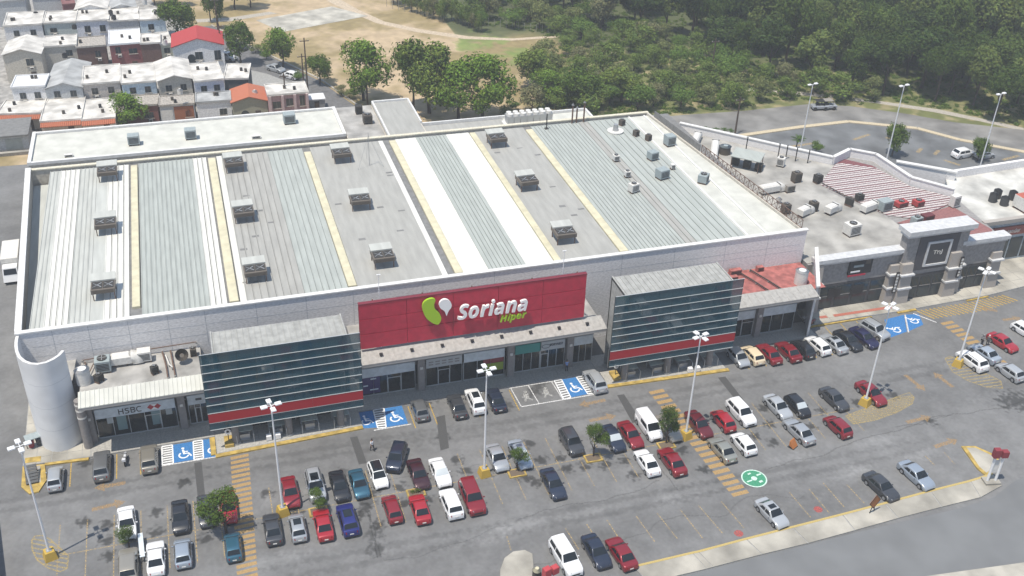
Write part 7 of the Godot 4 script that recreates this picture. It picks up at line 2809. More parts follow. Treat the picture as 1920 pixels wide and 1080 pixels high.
	if "columns" in extra:
		for i in 4:
			g = Geo.new()
			var x := lerpf(x0 + 0.3, x1 - 0.3, i / 3.0)
			g.box(x - 0.22, x + 0.22, 0, h - 0.25, 0.0, 0.45)
			part(s, "pilaster", g, mat("pilaster_pink", lin(0.55, 0.42, 0.42), 0.85, "mottle", 0.3))
	if "garage" in extra:
		g = Geo.new()
		g.box(x0 + 0.2, x0 + w * 0.36, 0, h - 1.0, 0, 0.08)
		part(s, "garage_door", g, M.unit_white)
		g = Geo.new()
		g.box(x0 + w * 0.4, x1 - 0.2, 0, h - 0.5, 0, 0.06)
		part(s, "coloured_panel", g, mat("orange_wall", lin(0.36, 0.13, 0.06), 0.85, "mottle", 0.3))
	if "arch" in extra:
		g = Geo.new()
		var pts := PackedVector2Array()
		for i in 13:
			pts.append(Vector2(cos(PI * i / 12.0) * 0.75, 1.6 + sin(PI * i / 12.0) * 0.75))
		pts.append(Vector2(-0.75, 0.6))
		pts.append(Vector2(0.75, 0.6))
		g.slab(pts, Vector3(lerpf(x0, x1, 0.35), h - 4.1, 0.07), Vector3.RIGHT, Vector3.UP, 0.06)
		part(s, "arched_window", g, M.house_glass)

func make_houses() -> void:
	mat("terracotta", lin(0.46, 0.15, 0.08), 0.8, "mottle", 0.4)
	mat("tile_red", lin(0.42, 0.045, 0.045), 0.7, "mottle", 0.3)
	var wht := mat("house_white", lin(0.78, 0.78, 0.78), 0.85, "mottle", 0.15)
	var blu := mat("house_blue", lin(0.62, 0.74, 0.82), 0.85, "mottle", 0.15)
	var lav := mat("house_lavender", lin(0.66, 0.69, 0.76), 0.85, "mottle", 0.15)
	var bei := mat("house_beige", lin(0.64, 0.58, 0.52), 0.85, "mottle", 0.15)
	var tan := mat("house_tan", lin(0.58, 0.54, 0.46), 0.85, "mottle", 0.15)
	var gry := mat("house_grey", lin(0.50, 0.52, 0.53), 0.85, "mottle", 0.15)
	var mar := mat("house_maroon", lin(0.26, 0.085, 0.085), 0.85, "mottle", 0.15)
	var brn := mat("house_brown", lin(0.15, 0.085, 0.07), 0.85, "mottle", 0.15)
	var pnk := mat("house_pink", lin(0.52, 0.34, 0.34), 0.85, "mottle", 0.15)
	var brk := mat("house_brickred", lin(0.25, 0.10, 0.085), 0.85, "grain", 0.4)
	var rw := mat("slab_white", lin(0.66, 0.64, 0.60), 0.85, "grime", 0.045)
	var rb := mat("slab_bright", lin(0.68, 0.69, 0.70), 0.8, "soft", 0.1)
	var rg := mat("slab_grey", lin(0.42, 0.43, 0.43), 0.85, "grime", 0.045)
	var rt := mat("slab_stained", lin(0.42, 0.39, 0.35), 0.9, "grime", 0.3)
	var two := [[0.3, 3.6, 1.1, 1.2], [0.74, 3.6, 1.1, 1.2]]
	# nearest row, across the lane from the annex
	house("low house with a cream slab above a faded tile awning", [-4, 213], [74, 211], 3.3, 6.5, tan, rw, 0, [[0.3, 1.0, 1.2, 1.0]], "tiles")
	house("low house with a white slab edged by an orange tile awning", [77, 227], [150, 222], 3.4, 11.0, bei, rw, 0, [], "tiles")
	house("low house with a white slab and vents beside the round tree", [154, 224], [214, 219], 3.3, 9.5, wht, rw, 0, [], "tiles")
	house("brick-red low house behind the round tree", [236, 198], [293, 195], 3.6, 5.0, brk, rt, 0, [[0.7, 1.0, 1.6, 1.1]])
	house("low house with a pale garage door and an orange front", [300, 197], [362, 193], 3.9, 4.5, gry, rt, 0, [[0.82, 1.3, 1.2, 1.2]], "garage")
	house("plain white low house beside the terracotta gable", [369, 191], [431, 187], 4.2, 4.6, wht, rg, 0, [[0.75, 1.4, 1.3, 1.2]])
	house("white house with a terracotta gable and an arched window", [436, 192], [499, 188], 4.0, 6.5, mat("house_olive", lin(0.36, 0.35, 0.26), 0.85, "mottle", 0.2), M.terracotta, 1, [], "arch")
	house("pink corner house with pilasters beside the street", [504, 178], [576, 172], 5.6, 5.5, pnk, rw, 0, [[0.2, 2.9, 1.5, 1.3], [0.52, 3.2, 1.3, 1.4], [0.84, 3.0, 1.0, 2.0]], "columns")
	# second row
	house("white two-storey house with a bright white roof", [22, 163], [82, 160], 6.0, 6.0, wht, rb, 0, two, "porch")
	house("two-storey house with a grey ridged roof", [86, 166], [152, 163], 5.4, 13.0, gry, rg, 1, two)
	house("beige two-storey house with two dark windows", [156, 157], [222, 152], 5.8, 9.5, bei, rw, 0, two)
	house("light blue two-storey house with teal windows", [229, 156], [290, 151], 5.8, 10.0, blu, rw, 0, two)
	house("beige two-storey house with a pale stained gable roof", [297, 152], [357, 147], 5.8, 10.5, tan, rw, 1, two)
	house("lavender-white two-storey house beside the dark-walled one", [365, 152], [418, 147], 5.9, 9.5, lav, rw, 0, two)
	house("house with a white roof slab over a dark grey wall by the drive", [421, 147], [464, 146], 5.2, 8.0, mat("house_dark", lin(0.11, 0.115, 0.12), 0.85, "mottle", 0.2), rw, 0, [])
	# third row
	house("beige house with a small pale gable at the left end of its row", [6, 103], [74, 100], 5.8, 8.5, tan, rw, 1, [[0.68, 3.4, 1.4, 1.4]])
	house("cream house with one dark window beside a shadowed yard", [82, 87], [141, 83], 5.9, 6.5, mat("house_cream", lin(0.50, 0.48, 0.43), 0.85, "mottle", 0.2), rw, 0, [[0.75, 3.6, 1.2, 1.2]])
	house("tan house with a stained roof and yellow stair wall", [144, 88], [196, 84], 5.6, 6.0, brn, rt, 0, [[0.7, 3.2, 1.0, 1.2]])
	house("maroon house with a white roof and a dark wide window", [206, 83], [262, 79], 6.0, 9.0, mar, rb, 0, [[0.25, 4.0, 1.0, 1.3], [0.72, 3.8, 1.6, 1.0]])
	house("dark brown house joined to the maroon one", [264, 81], [299, 79], 6.0, 6.0, brn, rw, 0, [])
	house("narrow cream house with a green window left of the red roof", [301, 82], [322, 80], 5.6, 7.5, mat("house_palegreen", lin(0.45, 0.47, 0.40), 0.85, "mottle", 0.2), rw, 0, [[0.5, 3.5, 1.2, 1.1]])
	house("white house with a bright red tiled roof and arched windows", [325, 88], [416, 83], 6.2, 8.0, wht, M.tile_red, 1, [[0.5, 3.3, 1.5, 1.6], [0.87, 3.0, 1.3, 2.0]], "arch")
	# fourth row
	house("white house crowded with tanks at the left end of the fourth row", [8, 48], [76, 44], 6.0, 9.0, wht, rw, 0, two)
	house("pale green-grey house in the fourth row", [82, 43], [140, 40], 5.9, 8.0, mat("house_mint", lin(0.46, 0.52, 0.51), 0.85, "mottle", 0.2), rw, 0, [[0.28, 3.8, 1.4, 0.9]])
	house("lavender house with two dark windows in the fourth row", [143, 39], [202, 36], 6.0, 9.0, lav, rw, 0, [[0.32, 3.4, 1.2, 1.4], [0.78, 3.4, 1.2, 1.4]])
	house("grey windowless house in the fourth row", [204, 39], [258, 36], 5.8, 9.0, gry, rw, 0, [])
	house("pale blue house beside the big dark tree", [262, 37], [308, 34], 5.8, 8.0, blu, rw, 0, [[0.42, 3.5, 1.2, 1.2]])
	# last row at the top edge
	house("grey-roofed house at the far left end of the last row", [-10, 2], [44, -1], 6.0, 9.0, gry, rg, 0, [])
	house("long grey-walled house in the last row", [60, -8], [118, -10], 6.0, 9.0, gry, rg, 0, [])
	house("white gabled house behind the lavender one", [142, 18], [198, 16], 6.0, 9.0, wht, rw, 1, [])
	house("white house with a grey gable behind the windowless one", [202, 18], [254, 14], 5.6, 9.0, wht, rg, 1, [])
	house("maroon house in the last row", [118, 8], [140, 6], 5.2, 8.0, mar, mat("slab_maroon", lin(0.20, 0.09, 0.09), 0.85), 0, [])
	# small white store by the pink house
	var t := thing("utility_shed", "small pale block shed beside the pink corner house", "shed", px(594, 203))
	var g := Geo.new()
	g.box(-1.5, 1.5, 0, 2.2, -1.6, 1.2)
	part(t, "wall", g, M.concrete_grey)
	g = Geo.new()
	g.box(-1.65, 1.65, 2.2, 2.4, -1.75, 1.35)
	part(t, "roof", g, rb)
	g = Geo.new()
	g.box(-0.5, 0.4, 0, 1.9, 1.2, 1.25)
	part(t, "door", g, M.wood)
	# tanks on the house roofs
	for q in [[68, 30, 5.2, "black"], [140, 54, 5.0, "black"], [122, 108, 5.0, "black"], [310, 84, 6.0, "white"], [338, 176, 5.9, "white"], [478, 178, 4.2, "white"], [208, 27, 6.0, "black"], [214, 36, 6.0, "black"], [272, 8, 6.0, "white"]]:
		t = thing("water_tank", "%s roof water tank on the houses behind the annex" % q[3], "water tank", px(q[0], q[1], q[2]), 0.0, "%s water tanks on the houses" % q[3])
		g = Geo.new()
		g.tube(Vector3.ZERO, Vector3(0, 0.8, 0), 0.5, 0.5, 12)
		part(t, "drum", g, M.black_tank if q[3] == "black" else M.unit_white)
		g = Geo.new()
		g.tube(Vector3(0, 0.8, 0), Vector3(0, 1.0, 0), 0.5, 0.18, 12)
		part(t, "dome", g, M.black_tank if q[3] == "black" else M.unit_white)
	# utility poles: [u, v foot, height, label]
	for q in [[578, 181, 12.0, "dark utility pole beside the low dense tree"], [570, 163, 7.0, "shorter dark post next to the utility pole by the street"], [538, 212, 8.0, "utility pole in front of the pink corner house"], [418, 118, 8.5, "dark cypress-like pole by the red-roofed house"], [410, 70, 9.0, "utility pole at the far end of the street"], [689, 196, 9.0, "thin grey street light at the field edge behind the annex"], [1332, 150, 9.0, "dark utility pole standing in the scrub"], [1378, 252, 7.5, "slim dark post by the rear road"]]:
		t = thing("utility_pole", q[3], "utility pole", px(q[0], q[1]))
		g = Geo.new()
		g.tube(Vector3.ZERO, Vector3(0, q[2], 0), 0.19, 0.12, 8)
		part(t, "pole", g, M.wood)
		g = Geo.new()
		g.box(-0.9, 0.9, q[2] - 0.7, q[2] - 0.56, -0.07, 0.07)
		part(t, "crossarm", g, M.wood)
		for x in [-0.75, 0.75]:
			g = Geo.new()
			g.tube(Vector3(x, q[2] - 0.56, 0), Vector3(x, q[2] - 0.38, 0), 0.06, 0.04, 6)
			part(t, "insulator", g, M.unit_white)
	# rail fence along the far side of the field
	t = thing("field_fence", "thin post fence along the far edge of the field", "fence", px(800, 40))
	for i in 30:
		var u := lerpf(725, 1050, i / 29.0)
		var v := lerpf(12, 66, pow(i / 29.0, 0.75))
		g = geo(t)
		var p := px(u, v)
		g.tube(p, p + Vector3.UP * 1.9, 0.05, 0.05, 5)
		part(t, "post", g, M.concrete_grey)
	# buildings left of the lane
	t = thing("lane_building", "dim low building across the lane left of the annex", "building", px(20, 285))
	g = Geo.new()
	g.box(-9, 3.2, 0, 3.0, -7, 0)
	part(t, "wall", g, gry)
	g = Geo.new()
	g.box(-9.3, 3.5, 3.0, 3.25, -7.3, 0.6)
	part(t, "roof", g, M.roof_dark)
	g = Geo.new()
	g.box(-0.5, 2.2, 0.0, 2.4, 0.0, 0.06)
	part(t, "shutter", g, M.roof_blue)
	t = thing("lane_wall", "low pale wall along the lane left of the hall", "wall", px(10, 292))
	g = Geo.new()
	g.box(-12, 4.5, 0, 0.5, -0.3, 0.3)
	part(t, "wall", g, M.concrete)
	g = Geo.new()
	g.box(-12.1, 4.6, 0.5, 0.6, -0.38, 0.38)
	part(t, "cap", g, M.walk)

func lamp_shapes() -> Dictionary:
	if cache.has("lamp"):
		return cache.lamp
	var d := {}
	var g := Geo.new()
	g.tube(Vector3(0, 0.9, 0), Vector3(0, 14.0, 0), 0.13, 0.07, 10)
	d.pole = g.mesh()
	g = Geo.new()
	g.hexa([Vector3(-0.62, 0, -0.62), Vector3(0.62, 0, -0.62), Vector3(0.62, 0, 0.62), Vector3(-0.62, 0, 0.62)], [Vector3(-0.45, 0.95, -0.45), Vector3(0.45, 0.95, -0.45), Vector3(0.45, 0.95, 0.45), Vector3(-0.45, 0.95, 0.45)])
	d.base = g.mesh()
	g = Geo.new()
	g.box(-0.25, 0.25, 0.95, 1.0, -0.25, 0.25)
	d.plate = g.mesh()
	g = Geo.new()
	g.tube(Vector3(0.05, 14.0, 0), Vector3(0.55, 14.1, 0), 0.04, 0.04, 6)
	d.arm = g.mesh()
	g = Geo.new()
	g.cbox(0.4, 1.05, 14.0, 14.18, -0.24, 0.24, 0.06)
	d.head = g.mesh()
	g = Geo.new()
	g.box(0.47, 0.98, 13.985, 14.0, -0.18, 0.18)
	d.lens = g.mesh()
	cache.lamp = d
	return d

func lamp_post(at: Vector3, heads: int, turn: float, label: String, h := 1.0) -> void:
	var d := lamp_shapes()
	var t := thing("lamp_post", label, "lamp post", at, turn, "")
	t.scale = Vector3(1, h, 1)
	part(t, "base", d.base, M.yellow_base)
	part(t, "base_plate", d.plate, M.steel)
	part(t, "pole", d.pole, M.pole_white)
	for i in heads:
		var y := TAU * i / heads
		var a := part(t, "arm", d.arm, M.pole_white)
		a.rotation.y = y
		var l := part(t, "lamp_head", d.head, M.pole_white)
		l.rotation.y = y
		part(l, "lens", d.lens, M.lamp_clear)

# a standing figure as one skin: tapered capsules joined by a smooth minimum, meshed as surface nets
func figure_mesh(bones: Array, cell: float, paint: Callable) -> ArrayMesh:
	var lo := Vector3(INF, INF, INF)
	var hi := -lo
	for b in bones:
		for e in [[b[0], b[2]], [b[1], b[3]]]:
			lo = lo.min(e[0] - Vector3.ONE * (e[1] + 0.06))
			hi = hi.max(e[0] + Vector3.ONE * (e[1] + 0.06))
	var n := Vector3i(((hi - lo) / cell).ceil()) + Vector3i.ONE
	var f := PackedFloat32Array()
	f.resize(n.x * n.y * n.z)
	for z in n.z:
		for y in n.y:
			for x in n.x:
				var p := lo + Vector3(x, y, z) * cell
				var d := 1.0
				for b in bones:
					var ab: Vector3 = b[1] - b[0]
					var t := clampf((p - b[0]).dot(ab) / maxf(ab.length_squared(), 1e-6), 0.0, 1.0)
					var e := p.distance_to(b[0] + ab * t) - lerpf(b[2], b[3], t)
					var k := 0.03
					var q := maxf(k - absf(d - e), 0.0) / k
					d = minf(d, e) - q * q * k * 0.25
				f[(z * n.y + y) * n.x + x] = d
	var at := func(x: int, y: int, z: int) -> float: return f[(z * n.y + y) * n.x + x]
	var verts := {}
	for z in n.z - 1:
		for y in n.y - 1:
			for x in n.x - 1:
				var sum := Vector3.ZERO
				var cnt := 0
				for e in [[0, 0, 0, 1, 0, 0], [0, 1, 0, 1, 1, 0], [0, 0, 1, 1, 0, 1], [0, 1, 1, 1, 1, 1], [0, 0, 0, 0, 1, 0], [1, 0, 0, 1, 1, 0], [0, 0, 1, 0, 1, 1], [1, 0, 1, 1, 1, 1], [0, 0, 0, 0, 0, 1], [1, 0, 0, 1, 0, 1], [0, 1, 0, 0, 1, 1], [1, 1, 0, 1, 1, 1]]:
					var a: float = at.call(x + e[0], y + e[1], z + e[2])
					var b: float = at.call(x + e[3], y + e[4], z + e[5])
					if (a < 0.0) != (b < 0.0):
						sum += Vector3(x + e[0], y + e[1], z + e[2]).lerp(Vector3(x + e[3], y + e[4], z + e[5]), a / (a - b))
						cnt += 1
				if cnt > 0:
					verts[Vector3i(x, y, z)] = lo + sum / cnt * cell
	var st := SurfaceTool.new()
	st.begin(Mesh.PRIMITIVE_TRIANGLES)
	st.set_smooth_group(0)
	for key in verts:
		var x: int = key.x
		var y: int = key.y
		var z: int = key.z
		for ax in 3:
			var d := Vector3i(1 if ax == 0 else 0, 1 if ax == 1 else 0, 1 if ax == 2 else 0)
			var a: float = at.call(x, y, z)
			var b: float = at.call(x + d.x, y + d.y, z + d.z)
			if (a < 0.0) == (b < 0.0):
				continue
			var u := Vector3i(d.z, d.x, d.y)
			var w := Vector3i(d.y, d.z, d.x)
			var q := [key, key - u, key - u - w, key - w]
			if not (verts.has(q[1]) and verts.has(q[2]) and verts.has(q[3])):
				continue
			var order := [0, 1, 2, 0, 2, 3] if a < 0.0 else [0, 2, 1, 0, 3, 2]
			for i in order:
				st.set_color(paint.call(verts[q[i]]))
				st.add_vertex(verts[q[i]])
	st.generate_normals()
	return st.commit()

func person(at: Vector3, yaw: float, stride: float, shirt: Color, legs: Color, hair: Color, label: String) -> void:
	var skin := Color(0.30, 0.17, 0.11)
	var s := stride
	var bones := [
		[Vector3(0, 1.0, 0), Vector3(0, 1.30, 0.01), 0.135, 0.15], [Vector3(-0.08, 1.38, 0), Vector3(0.08, 1.38, 0), 0.115, 0.115], [Vector3(0, 0.94, 0), Vector3(0, 1.02, 0), 0.145, 0.14],
		[Vector3(0, 1.42, 0), Vector3(0, 1.53, 0.015), 0.055, 0.055], [Vector3(0, 1.60, 0.01), Vector3(0, 1.67, 0.0), 0.088, 0.095], [Vector3(0, 1.56, 0.05), Vector3(0, 1.60, 0.05), 0.055, 0.06], [Vector3(0, 1.605, 0.10), Vector3(0, 1.63, 0.09), 0.018, 0.012],
	]
	for e in [-1.0, 1.0]:
		var k: float = s * e
		bones.append([Vector3(e * 0.085, 0.92, 0), Vector3(e * 0.10, 0.50, 0.20 * k + 0.03), 0.092, 0.062])
		bones.append([Vector3(e * 0.10, 0.50, 0.20 * k + 0.03), Vector3(e * 0.10, 0.09, 0.30 * k - 0.03 * absf(s)), 0.060, 0.042])
		bones.append([Vector3(e * 0.10, 0.05, 0.30 * k - 0.05), Vector3(e * 0.115, 0.035, 0.30 * k + 0.15), 0.045, 0.035])
		bones.append([Vector3(e * 0.19, 1.37, 0), Vector3(e * 0.25, 1.09, -0.10 * k), 0.052, 0.042])
		bones.append([Vector3(e * 0.25, 1.09, -0.10 * k), Vector3(e * 0.25, 0.86, -0.16 * k + 0.06), 0.040, 0.030])
		var w := Vector3(e * 0.25, 0.83, -0.17 * k + 0.07)
		bones.append([w, w + Vector3(0, -0.06, 0.01), 0.030, 0.028])
		for i in 4:
			var o := Vector3(0, -0.07, 0.02 - i * 0.018)
			bones.append([w + o, w + o + Vector3(-e * 0.01, -0.075 + 0.008 * absf(i - 1.3), 0.012), 0.010, 0.008])
		bones.append([w + Vector3(-e * 0.01, -0.02, 0.03), w + Vector3(-e * 0.02, -0.07, 0.055), 0.011, 0.009])
	var paint := func(p: Vector3) -> Color:
		if p.y > 1.645 or (p.y > 1.56 and p.z < -0.02):
			return hair
		if p.y > 1.44:
			return skin
		if absf(p.x) > 0.17 and p.y < 1.16:
			return skin
		if p.y > 0.96:
			return shirt
		if p.y < 0.085:
			return Color(0.02, 0.02, 0.02)
		return legs
	var o := MeshInstance3D.new()
	o.name = numbered("person")
	o.mesh = figure_mesh(bones, 0.028, paint)
	var m := mat("figure", Color.WHITE, 0.8)
	m.vertex_color_use_as_albedo = true
	o.material_override = m
	add_child(o)
	o.position = at
	o.rotation.y = yaw
	tag(o, label, "person")

func motorcycle(at: Vector3, yaw: float, c: Color, label: String) -> void:
	var t := thing("motorcycle", label, "motorcycle", at, yaw)
	var paint := car_paint(c, 0.1)
	for z in [0.65, -0.65]:
		var g := Geo.new()
		g.tube(Vector3(-0.06, 0.3, z), Vector3(0.06, 0.3, z), 0.3, 0.3, 14)
		var w := part(t, "wheel", g, M.rubber)
		g = Geo.new()
		g.tube(Vector3(-0.065, 0.3, z), Vector3(0.065, 0.3, z), 0.19, 0.19, 10)
		part(w, "rim", g, M.rim)
	var g := Geo.new()
	g.tube(Vector3(0, 0.35, -0.6), Vector3(0, 0.45, 0.2), 0.07, 0.11, 8)
	g.tube(Vector3(0, 0.3, 0.1), Vector3(0, 0.62, 0.0), 0.15, 0.13, 8)
	part(t, "engine", g, M.unit_dark)
	g = Geo.new()
	g.cbox(-0.14, 0.14, 0.62, 0.86, -0.02, 0.42, 0.06)
	part(t, "fuel_tank", g, paint)
	g = Geo.new()
	g.cbox(-0.13, 0.13, 0.68, 0.80, -0.72, -0.02, 0.05)
	part(t, "seat", g, M.black)
	g = Geo.new()
	g.tube(Vector3(-0.08, 0.32, 0.66), Vector3(-0.08, 0.95, 0.42), 0.03, 0.03, 6)
	g.tube(Vector3(0.08, 0.32, 0.66), Vector3(0.08, 0.95, 0.42), 0.03, 0.03, 6)
	part(t, "fork", g, M.chrome)
	g = Geo.new()
	g.tube(Vector3(-0.36, 1.02, 0.30), Vector3(0.36, 1.02, 0.30), 0.02, 0.02, 6)
	part(t, "handlebar", g, M.black)
	g = Geo.new()
	g.tube(Vector3(0, 0.86, 0.46), Vector3(0, 0.86, 0.58), 0.09, 0.1, 10)
	part(t, "headlight", g, M.lamp_clear)
	g = Geo.new()
	g.cbox(-0.2, 0.2, 0.82, 1.16, -0.98, -0.6, 0.05)
	part(t, "top_box", g, paint)
	g = Geo.new()
	g.box(-0.06, 0.06, 0.58, 0.66, 0.42, 0.96)
	part(t, "mudguard", g, paint)

func totem(at: Vector3, yaw: float, label: String, h: float, red: Material) -> void:
	var t := thing("entrance_sign", label, "sign", at, yaw)
	var g := Geo.new()
	g.box(-0.9, 0.9, 0, 0.25, -0.6, 0.6)
	part(t, "plinth", g, M.walk)
	for x in [-0.48, 0.48]:
		g = Geo.new()
		g.tube(Vector3(x, 0.25, 0), Vector3(x, h - 0.2, 0), 0.16, 0.16, 10)
		part(t, "leg", g, M.pole_white)
		g = Geo.new()
		g.cbox(x - 0.36, x + 0.36, h - 0.9, h + (0.25 if x < 0 else -0.05), -0.3, 0.3, 0.06)
		part(t, "red_head", g, red)
	g = Geo.new()
	g.box(-0.33, 0.33, h * 0.3, h * 0.7, -0.04, 0.04)
	part(t, "board", g, M.unit_white)

func make_things() -> void:
	rng.seed = 99
	for q in [[95, 1045, 4, 0.3, "white lamp post on the barred half-moon by the left lane"], [531, 963, 4, 0.2, "white lamp post in front of the glass box by the bank"], [908, 890, 4, 0.1, "white lamp post in front of the red store sign"], [1285, 820, 4, 0.3, "white lamp post at the crossing below the glass box"], [1621, 758, 4, 0.5, "white lamp post beside the red sedan on the barred island"], [1795, 685, 4, 0.6, "white lamp post beside the white utility car at the lot edge"]]:
		lamp_post(px(q[0], q[1]) + Vector3(0, 0.003, 0), q[2], q[3], q[4], 1.03)
	for q in [[1497, 300, 2, 0.2, 1.03, "white twin lamp post behind the gravel roof"], [1655, 330, 2, 0.2, 1.2, "white twin lamp post beside the feathery tree of the rear lot"], [1830, 338, 2, 0.2, 1.15, "white twin lamp post at the far end of the rear lot"]]:
		lamp_post(px(q[0], q[1]) + Vector3(0, 0.006, 0), q[2], q[3], q[5], q[4])
	# people
	person(px(698, 845), 0.6, 0.7, Color(0.72, 0.72, 0.74), Color(0.015, 0.015, 0.02), Color(0.012, 0.01, 0.01), "person in a white shirt and black trousers walking in the aisle")
	person(px(1062, 697) + Vector3.UP * 0.15, 0.0, 0.1, Color(0.20, 0.30, 0.55), Color(0.02, 0.025, 0.05), Color(0.012, 0.01, 0.01), "person in a light blue shirt standing at the dark pier")
	person(px(1850, 648), 2.4, 0.15, Color(0.10, 0.10, 0.11), Color(0.03, 0.03, 0.04), Color(0.70, 0.70, 0.70), "person with a white helmet standing behind the red sedan")
	motorcycle(px(236, 866), A_TURN, lin(0.65, 0.66, 0.68), "white motorcycle parked between the grey and champagne utility cars")
	motorcycle(px(1513, 604) + Vector3.UP * 0.15, 1.9, lin(0.55, 0.55, 0.56), "silver motorcycle on the tip of the shop-row pavement")
	motorcycle(px(1522, 612) + Vector3.UP * 0.15, 2.2, lin(0.25, 0.04, 0.04), "dark red motorcycle beside the silver one on the pavement tip")
	motorcycle(px(1841, 642), 2.3, lin(0.03, 0.03, 0.03), "black motorcycle beside the person with the white helmet")
	# bins at the corner
	var t := thing("bin_station", "pair of waste bins under a grey-green hood at the corner wall", "waste bin", px(68, 838) + Vector3.UP * 0.16, 0.3)
	for x in [-0.42, 0.42]:
		var g := Geo.new()
		g.tube(Vector3(x, 0.1, 0), Vector3(x, 1.0, 0), 0.3, 0.36, 12)
		part(t, "bin", g, M.sign_maroon if x < 0 else M.dark_frame)
	var g := Geo.new()
	g.hexa([Vector3(-0.95, 1.45, -0.5), Vector3(0.95, 1.45, -0.5), Vector3(0.95, 1.35, 0.5), Vector3(-0.95, 1.35, 0.5)], [Vector3(-0.95, 1.53, -0.5), Vector3(0.95, 1.53, -0.5), Vector3(0.95, 1.43, 0.5), Vector3(-0.95, 1.43, 0.5)])
	part(t, "hood", g, M.unit_grey)
	for x in [-0.9, 0.9]:
		g = Geo.new()
		g.tube(Vector3(x, 0, 0), Vector3(x, 1.42, 0), 0.05, 0.05, 6)
		part(t, "post", g, M.unit_dark)
	# tilted dark grate board in the corner island
	t = thing("corner_grate", "dark slatted board leaning in the yellow corner island", "board", px(61, 898) + Vector3.UP * 0.17, 0.1)
	for i in 6:
		g = Geo.new()
		g.xf = Transform3D(Basis(Vector3.RIGHT, 0.35), Vector3(0, 0.55, 0))
		g.box(-0.62, 0.62, -0.02, 0.05, -1.15 + i * 0.4, -0.83 + i * 0.4)
		part(t, "slat", g, M.dark_frame)
	for x in [-0.55, 0.55]:
		g = Geo.new()
		g.xf = Transform3D(Basis(Vector3.RIGHT, 0.35), Vector3(0, 0.55, 0))
		g.box(x - 0.05, x + 0.05, -0.1, -0.02, -1.2, 1.2)
		g.xf = Transform3D.IDENTITY
		g.box(x - 0.05, x + 0.05, 0, 0.85, -1.05, -0.95)
		g.box(x - 0.05, x + 0.05, 0, 0.16, 0.95, 1.05)
		part(t, "runner", g, M.rust)
	# white trolley rail by the small tree
	t = thing("trolley_rail", "pale flat-topped rail screen between the white and taupe cars", "barrier", px(268, 1040), 0.06)
	g = Geo.new()
	g.box(-0.24, 0.24, 0.85, 0.9, -2.2, 1.2)
	part(t, "top_sheet", g, M.fascia)
	for z in [-2.0, -0.5, 1.0]:
		for x in [-0.2, 0.2]:
			g = Geo.new()
			g.tube(Vector3(x, 0, z), Vector3(x, 0.86, z), 0.04, 0.04, 6)
			part(t, "post", g, M.light_frame)
	# yellow-edged notices beside the glass boxes: round white sign on a block
	for q in [[430, 832, "round white sign on a yellow block by the blue bays of the bank"], [1153, 708, "round white sign on a yellow block by the glass box"]]:
		t = thing("round_sign", q[2], "sign", px(q[0], q[1]) + Vector3.UP * 0.15)
		g = Geo.new()
		g.box(-0.5, 0.5, 0, 0.35, -0.9, 0.9)
		part(t, "block", g, M.kerb_yellow)
		g = Geo.new()
		g.tube(Vector3(0, 0.35, 0), Vector3(0, 1.6, 0), 0.05, 0.05, 6)
		part(t, "post", g, M.unit_dark)
		g = Geo.new()
		g.tube(Vector3(0, 1.7, 0.05), Vector3(0, 1.7, 0.1), 0.35, 0.35, 16)
		part(t, "disc", g, M.sign_white)
		g = Geo.new()
		g.tube(Vector3(0, 1.7, 0.1), Vector3(0, 1.7, 0.12), 0.16, 0.16, 12)
		part(t, "disc_mark", g, M.dark_frame)
	# white bollard pairs at the kerb
	for q in [[505, 826], [522, 823], [1293, 699], [1307, 697]]:
		t = thing("white_bollard", "short white block bollard on the kerb of the glass box by the %s" % ("bank" if q[0] < 900 else "rust-red roof"), "bollard", px(q[0], q[1]) + Vector3.UP * 0.16, 0.0, "white bollards before the glass box %s" % ("by the bank" if q[0] < 900 else "by the rust-red roof"))
		g = Geo.new()
		g.cbox(-0.3, 0.3, 0, 0.7, -0.25, 0.25, 0.06)
		part(t, "block", g, M.sign_white)
		g = Geo.new()
		g.box(-0.33, 0.33, 0, 0.1, -0.28, 0.28)
		part(t, "foot", g, M.concrete_grey)
	# signs of the car park entrances
	totem(px(1857, 905) + Vector3.UP * 0.14, -0.2, "white two-legged entrance sign with maroon heads", 4.6, M.sign_maroon)
	totem(px(1030, 1108), 0.3, "white two-legged entrance post with a red head by the large white car", 3.2, mat("sign_red", lin(0.42, 0.05, 0.06), 0.6))
	t = thing("parasol_post", "grey barrier post beside the rounded entrance island", "barrier", px(1006, 1085))
	g = Geo.new()
	g.box(-0.35, 0.35, 0, 1.2, -0.35, 0.35)
	part(t, "cabinet", g, M.unit_dark)
	g = Geo.new()
	g.tube(Vector3(0, 1.2, 0), Vector3(0, 1.5, 0), 0.45, 0.2, 12)
	part(t, "cap", g, M.skylight)
	t = thing("diamond_sign", "orange diamond road sign on a dark stand by the roadside walk", "road sign", px(1634, 962) + Vector3.UP * 0.16, 0.25)
	g = Geo.new()
	g.tube(Vector3(-0.35, 0, 0), Vector3(-0.1, 1.2, 0), 0.05, 0.05, 6)
	g.tube(Vector3(0.35, 0, 0), Vector3(0.1, 1.2, 0), 0.05, 0.05, 6)
	part(t, "stand", g, M.unit_dark)
	g = Geo.new()
	g.slab(PackedVector2Array([Vector2(0, -0.95), Vector2(0.85, 0), Vector2(0, 0.95), Vector2(-0.85, 0)]), Vector3(0, 1.55, 0.06), Vector3.RIGHT, Vector3.UP, 0.05)
	part(t, "plate", g, M.sign_orange)
	g = Geo.new()
	for i in 4:
		var a := PI / 2 * i
		var p := Vector3(sin(a) * 0.85, 1.55 + cos(a) * 0.95, 0.07)
		var b := Vector3(sin(a + PI / 2) * 0.85, 1.55 + cos(a + PI / 2) * 0.95, 0.07)
		g.tube(p, b, 0.035, 0.035, 4)
	part(t, "border", g, M.black)
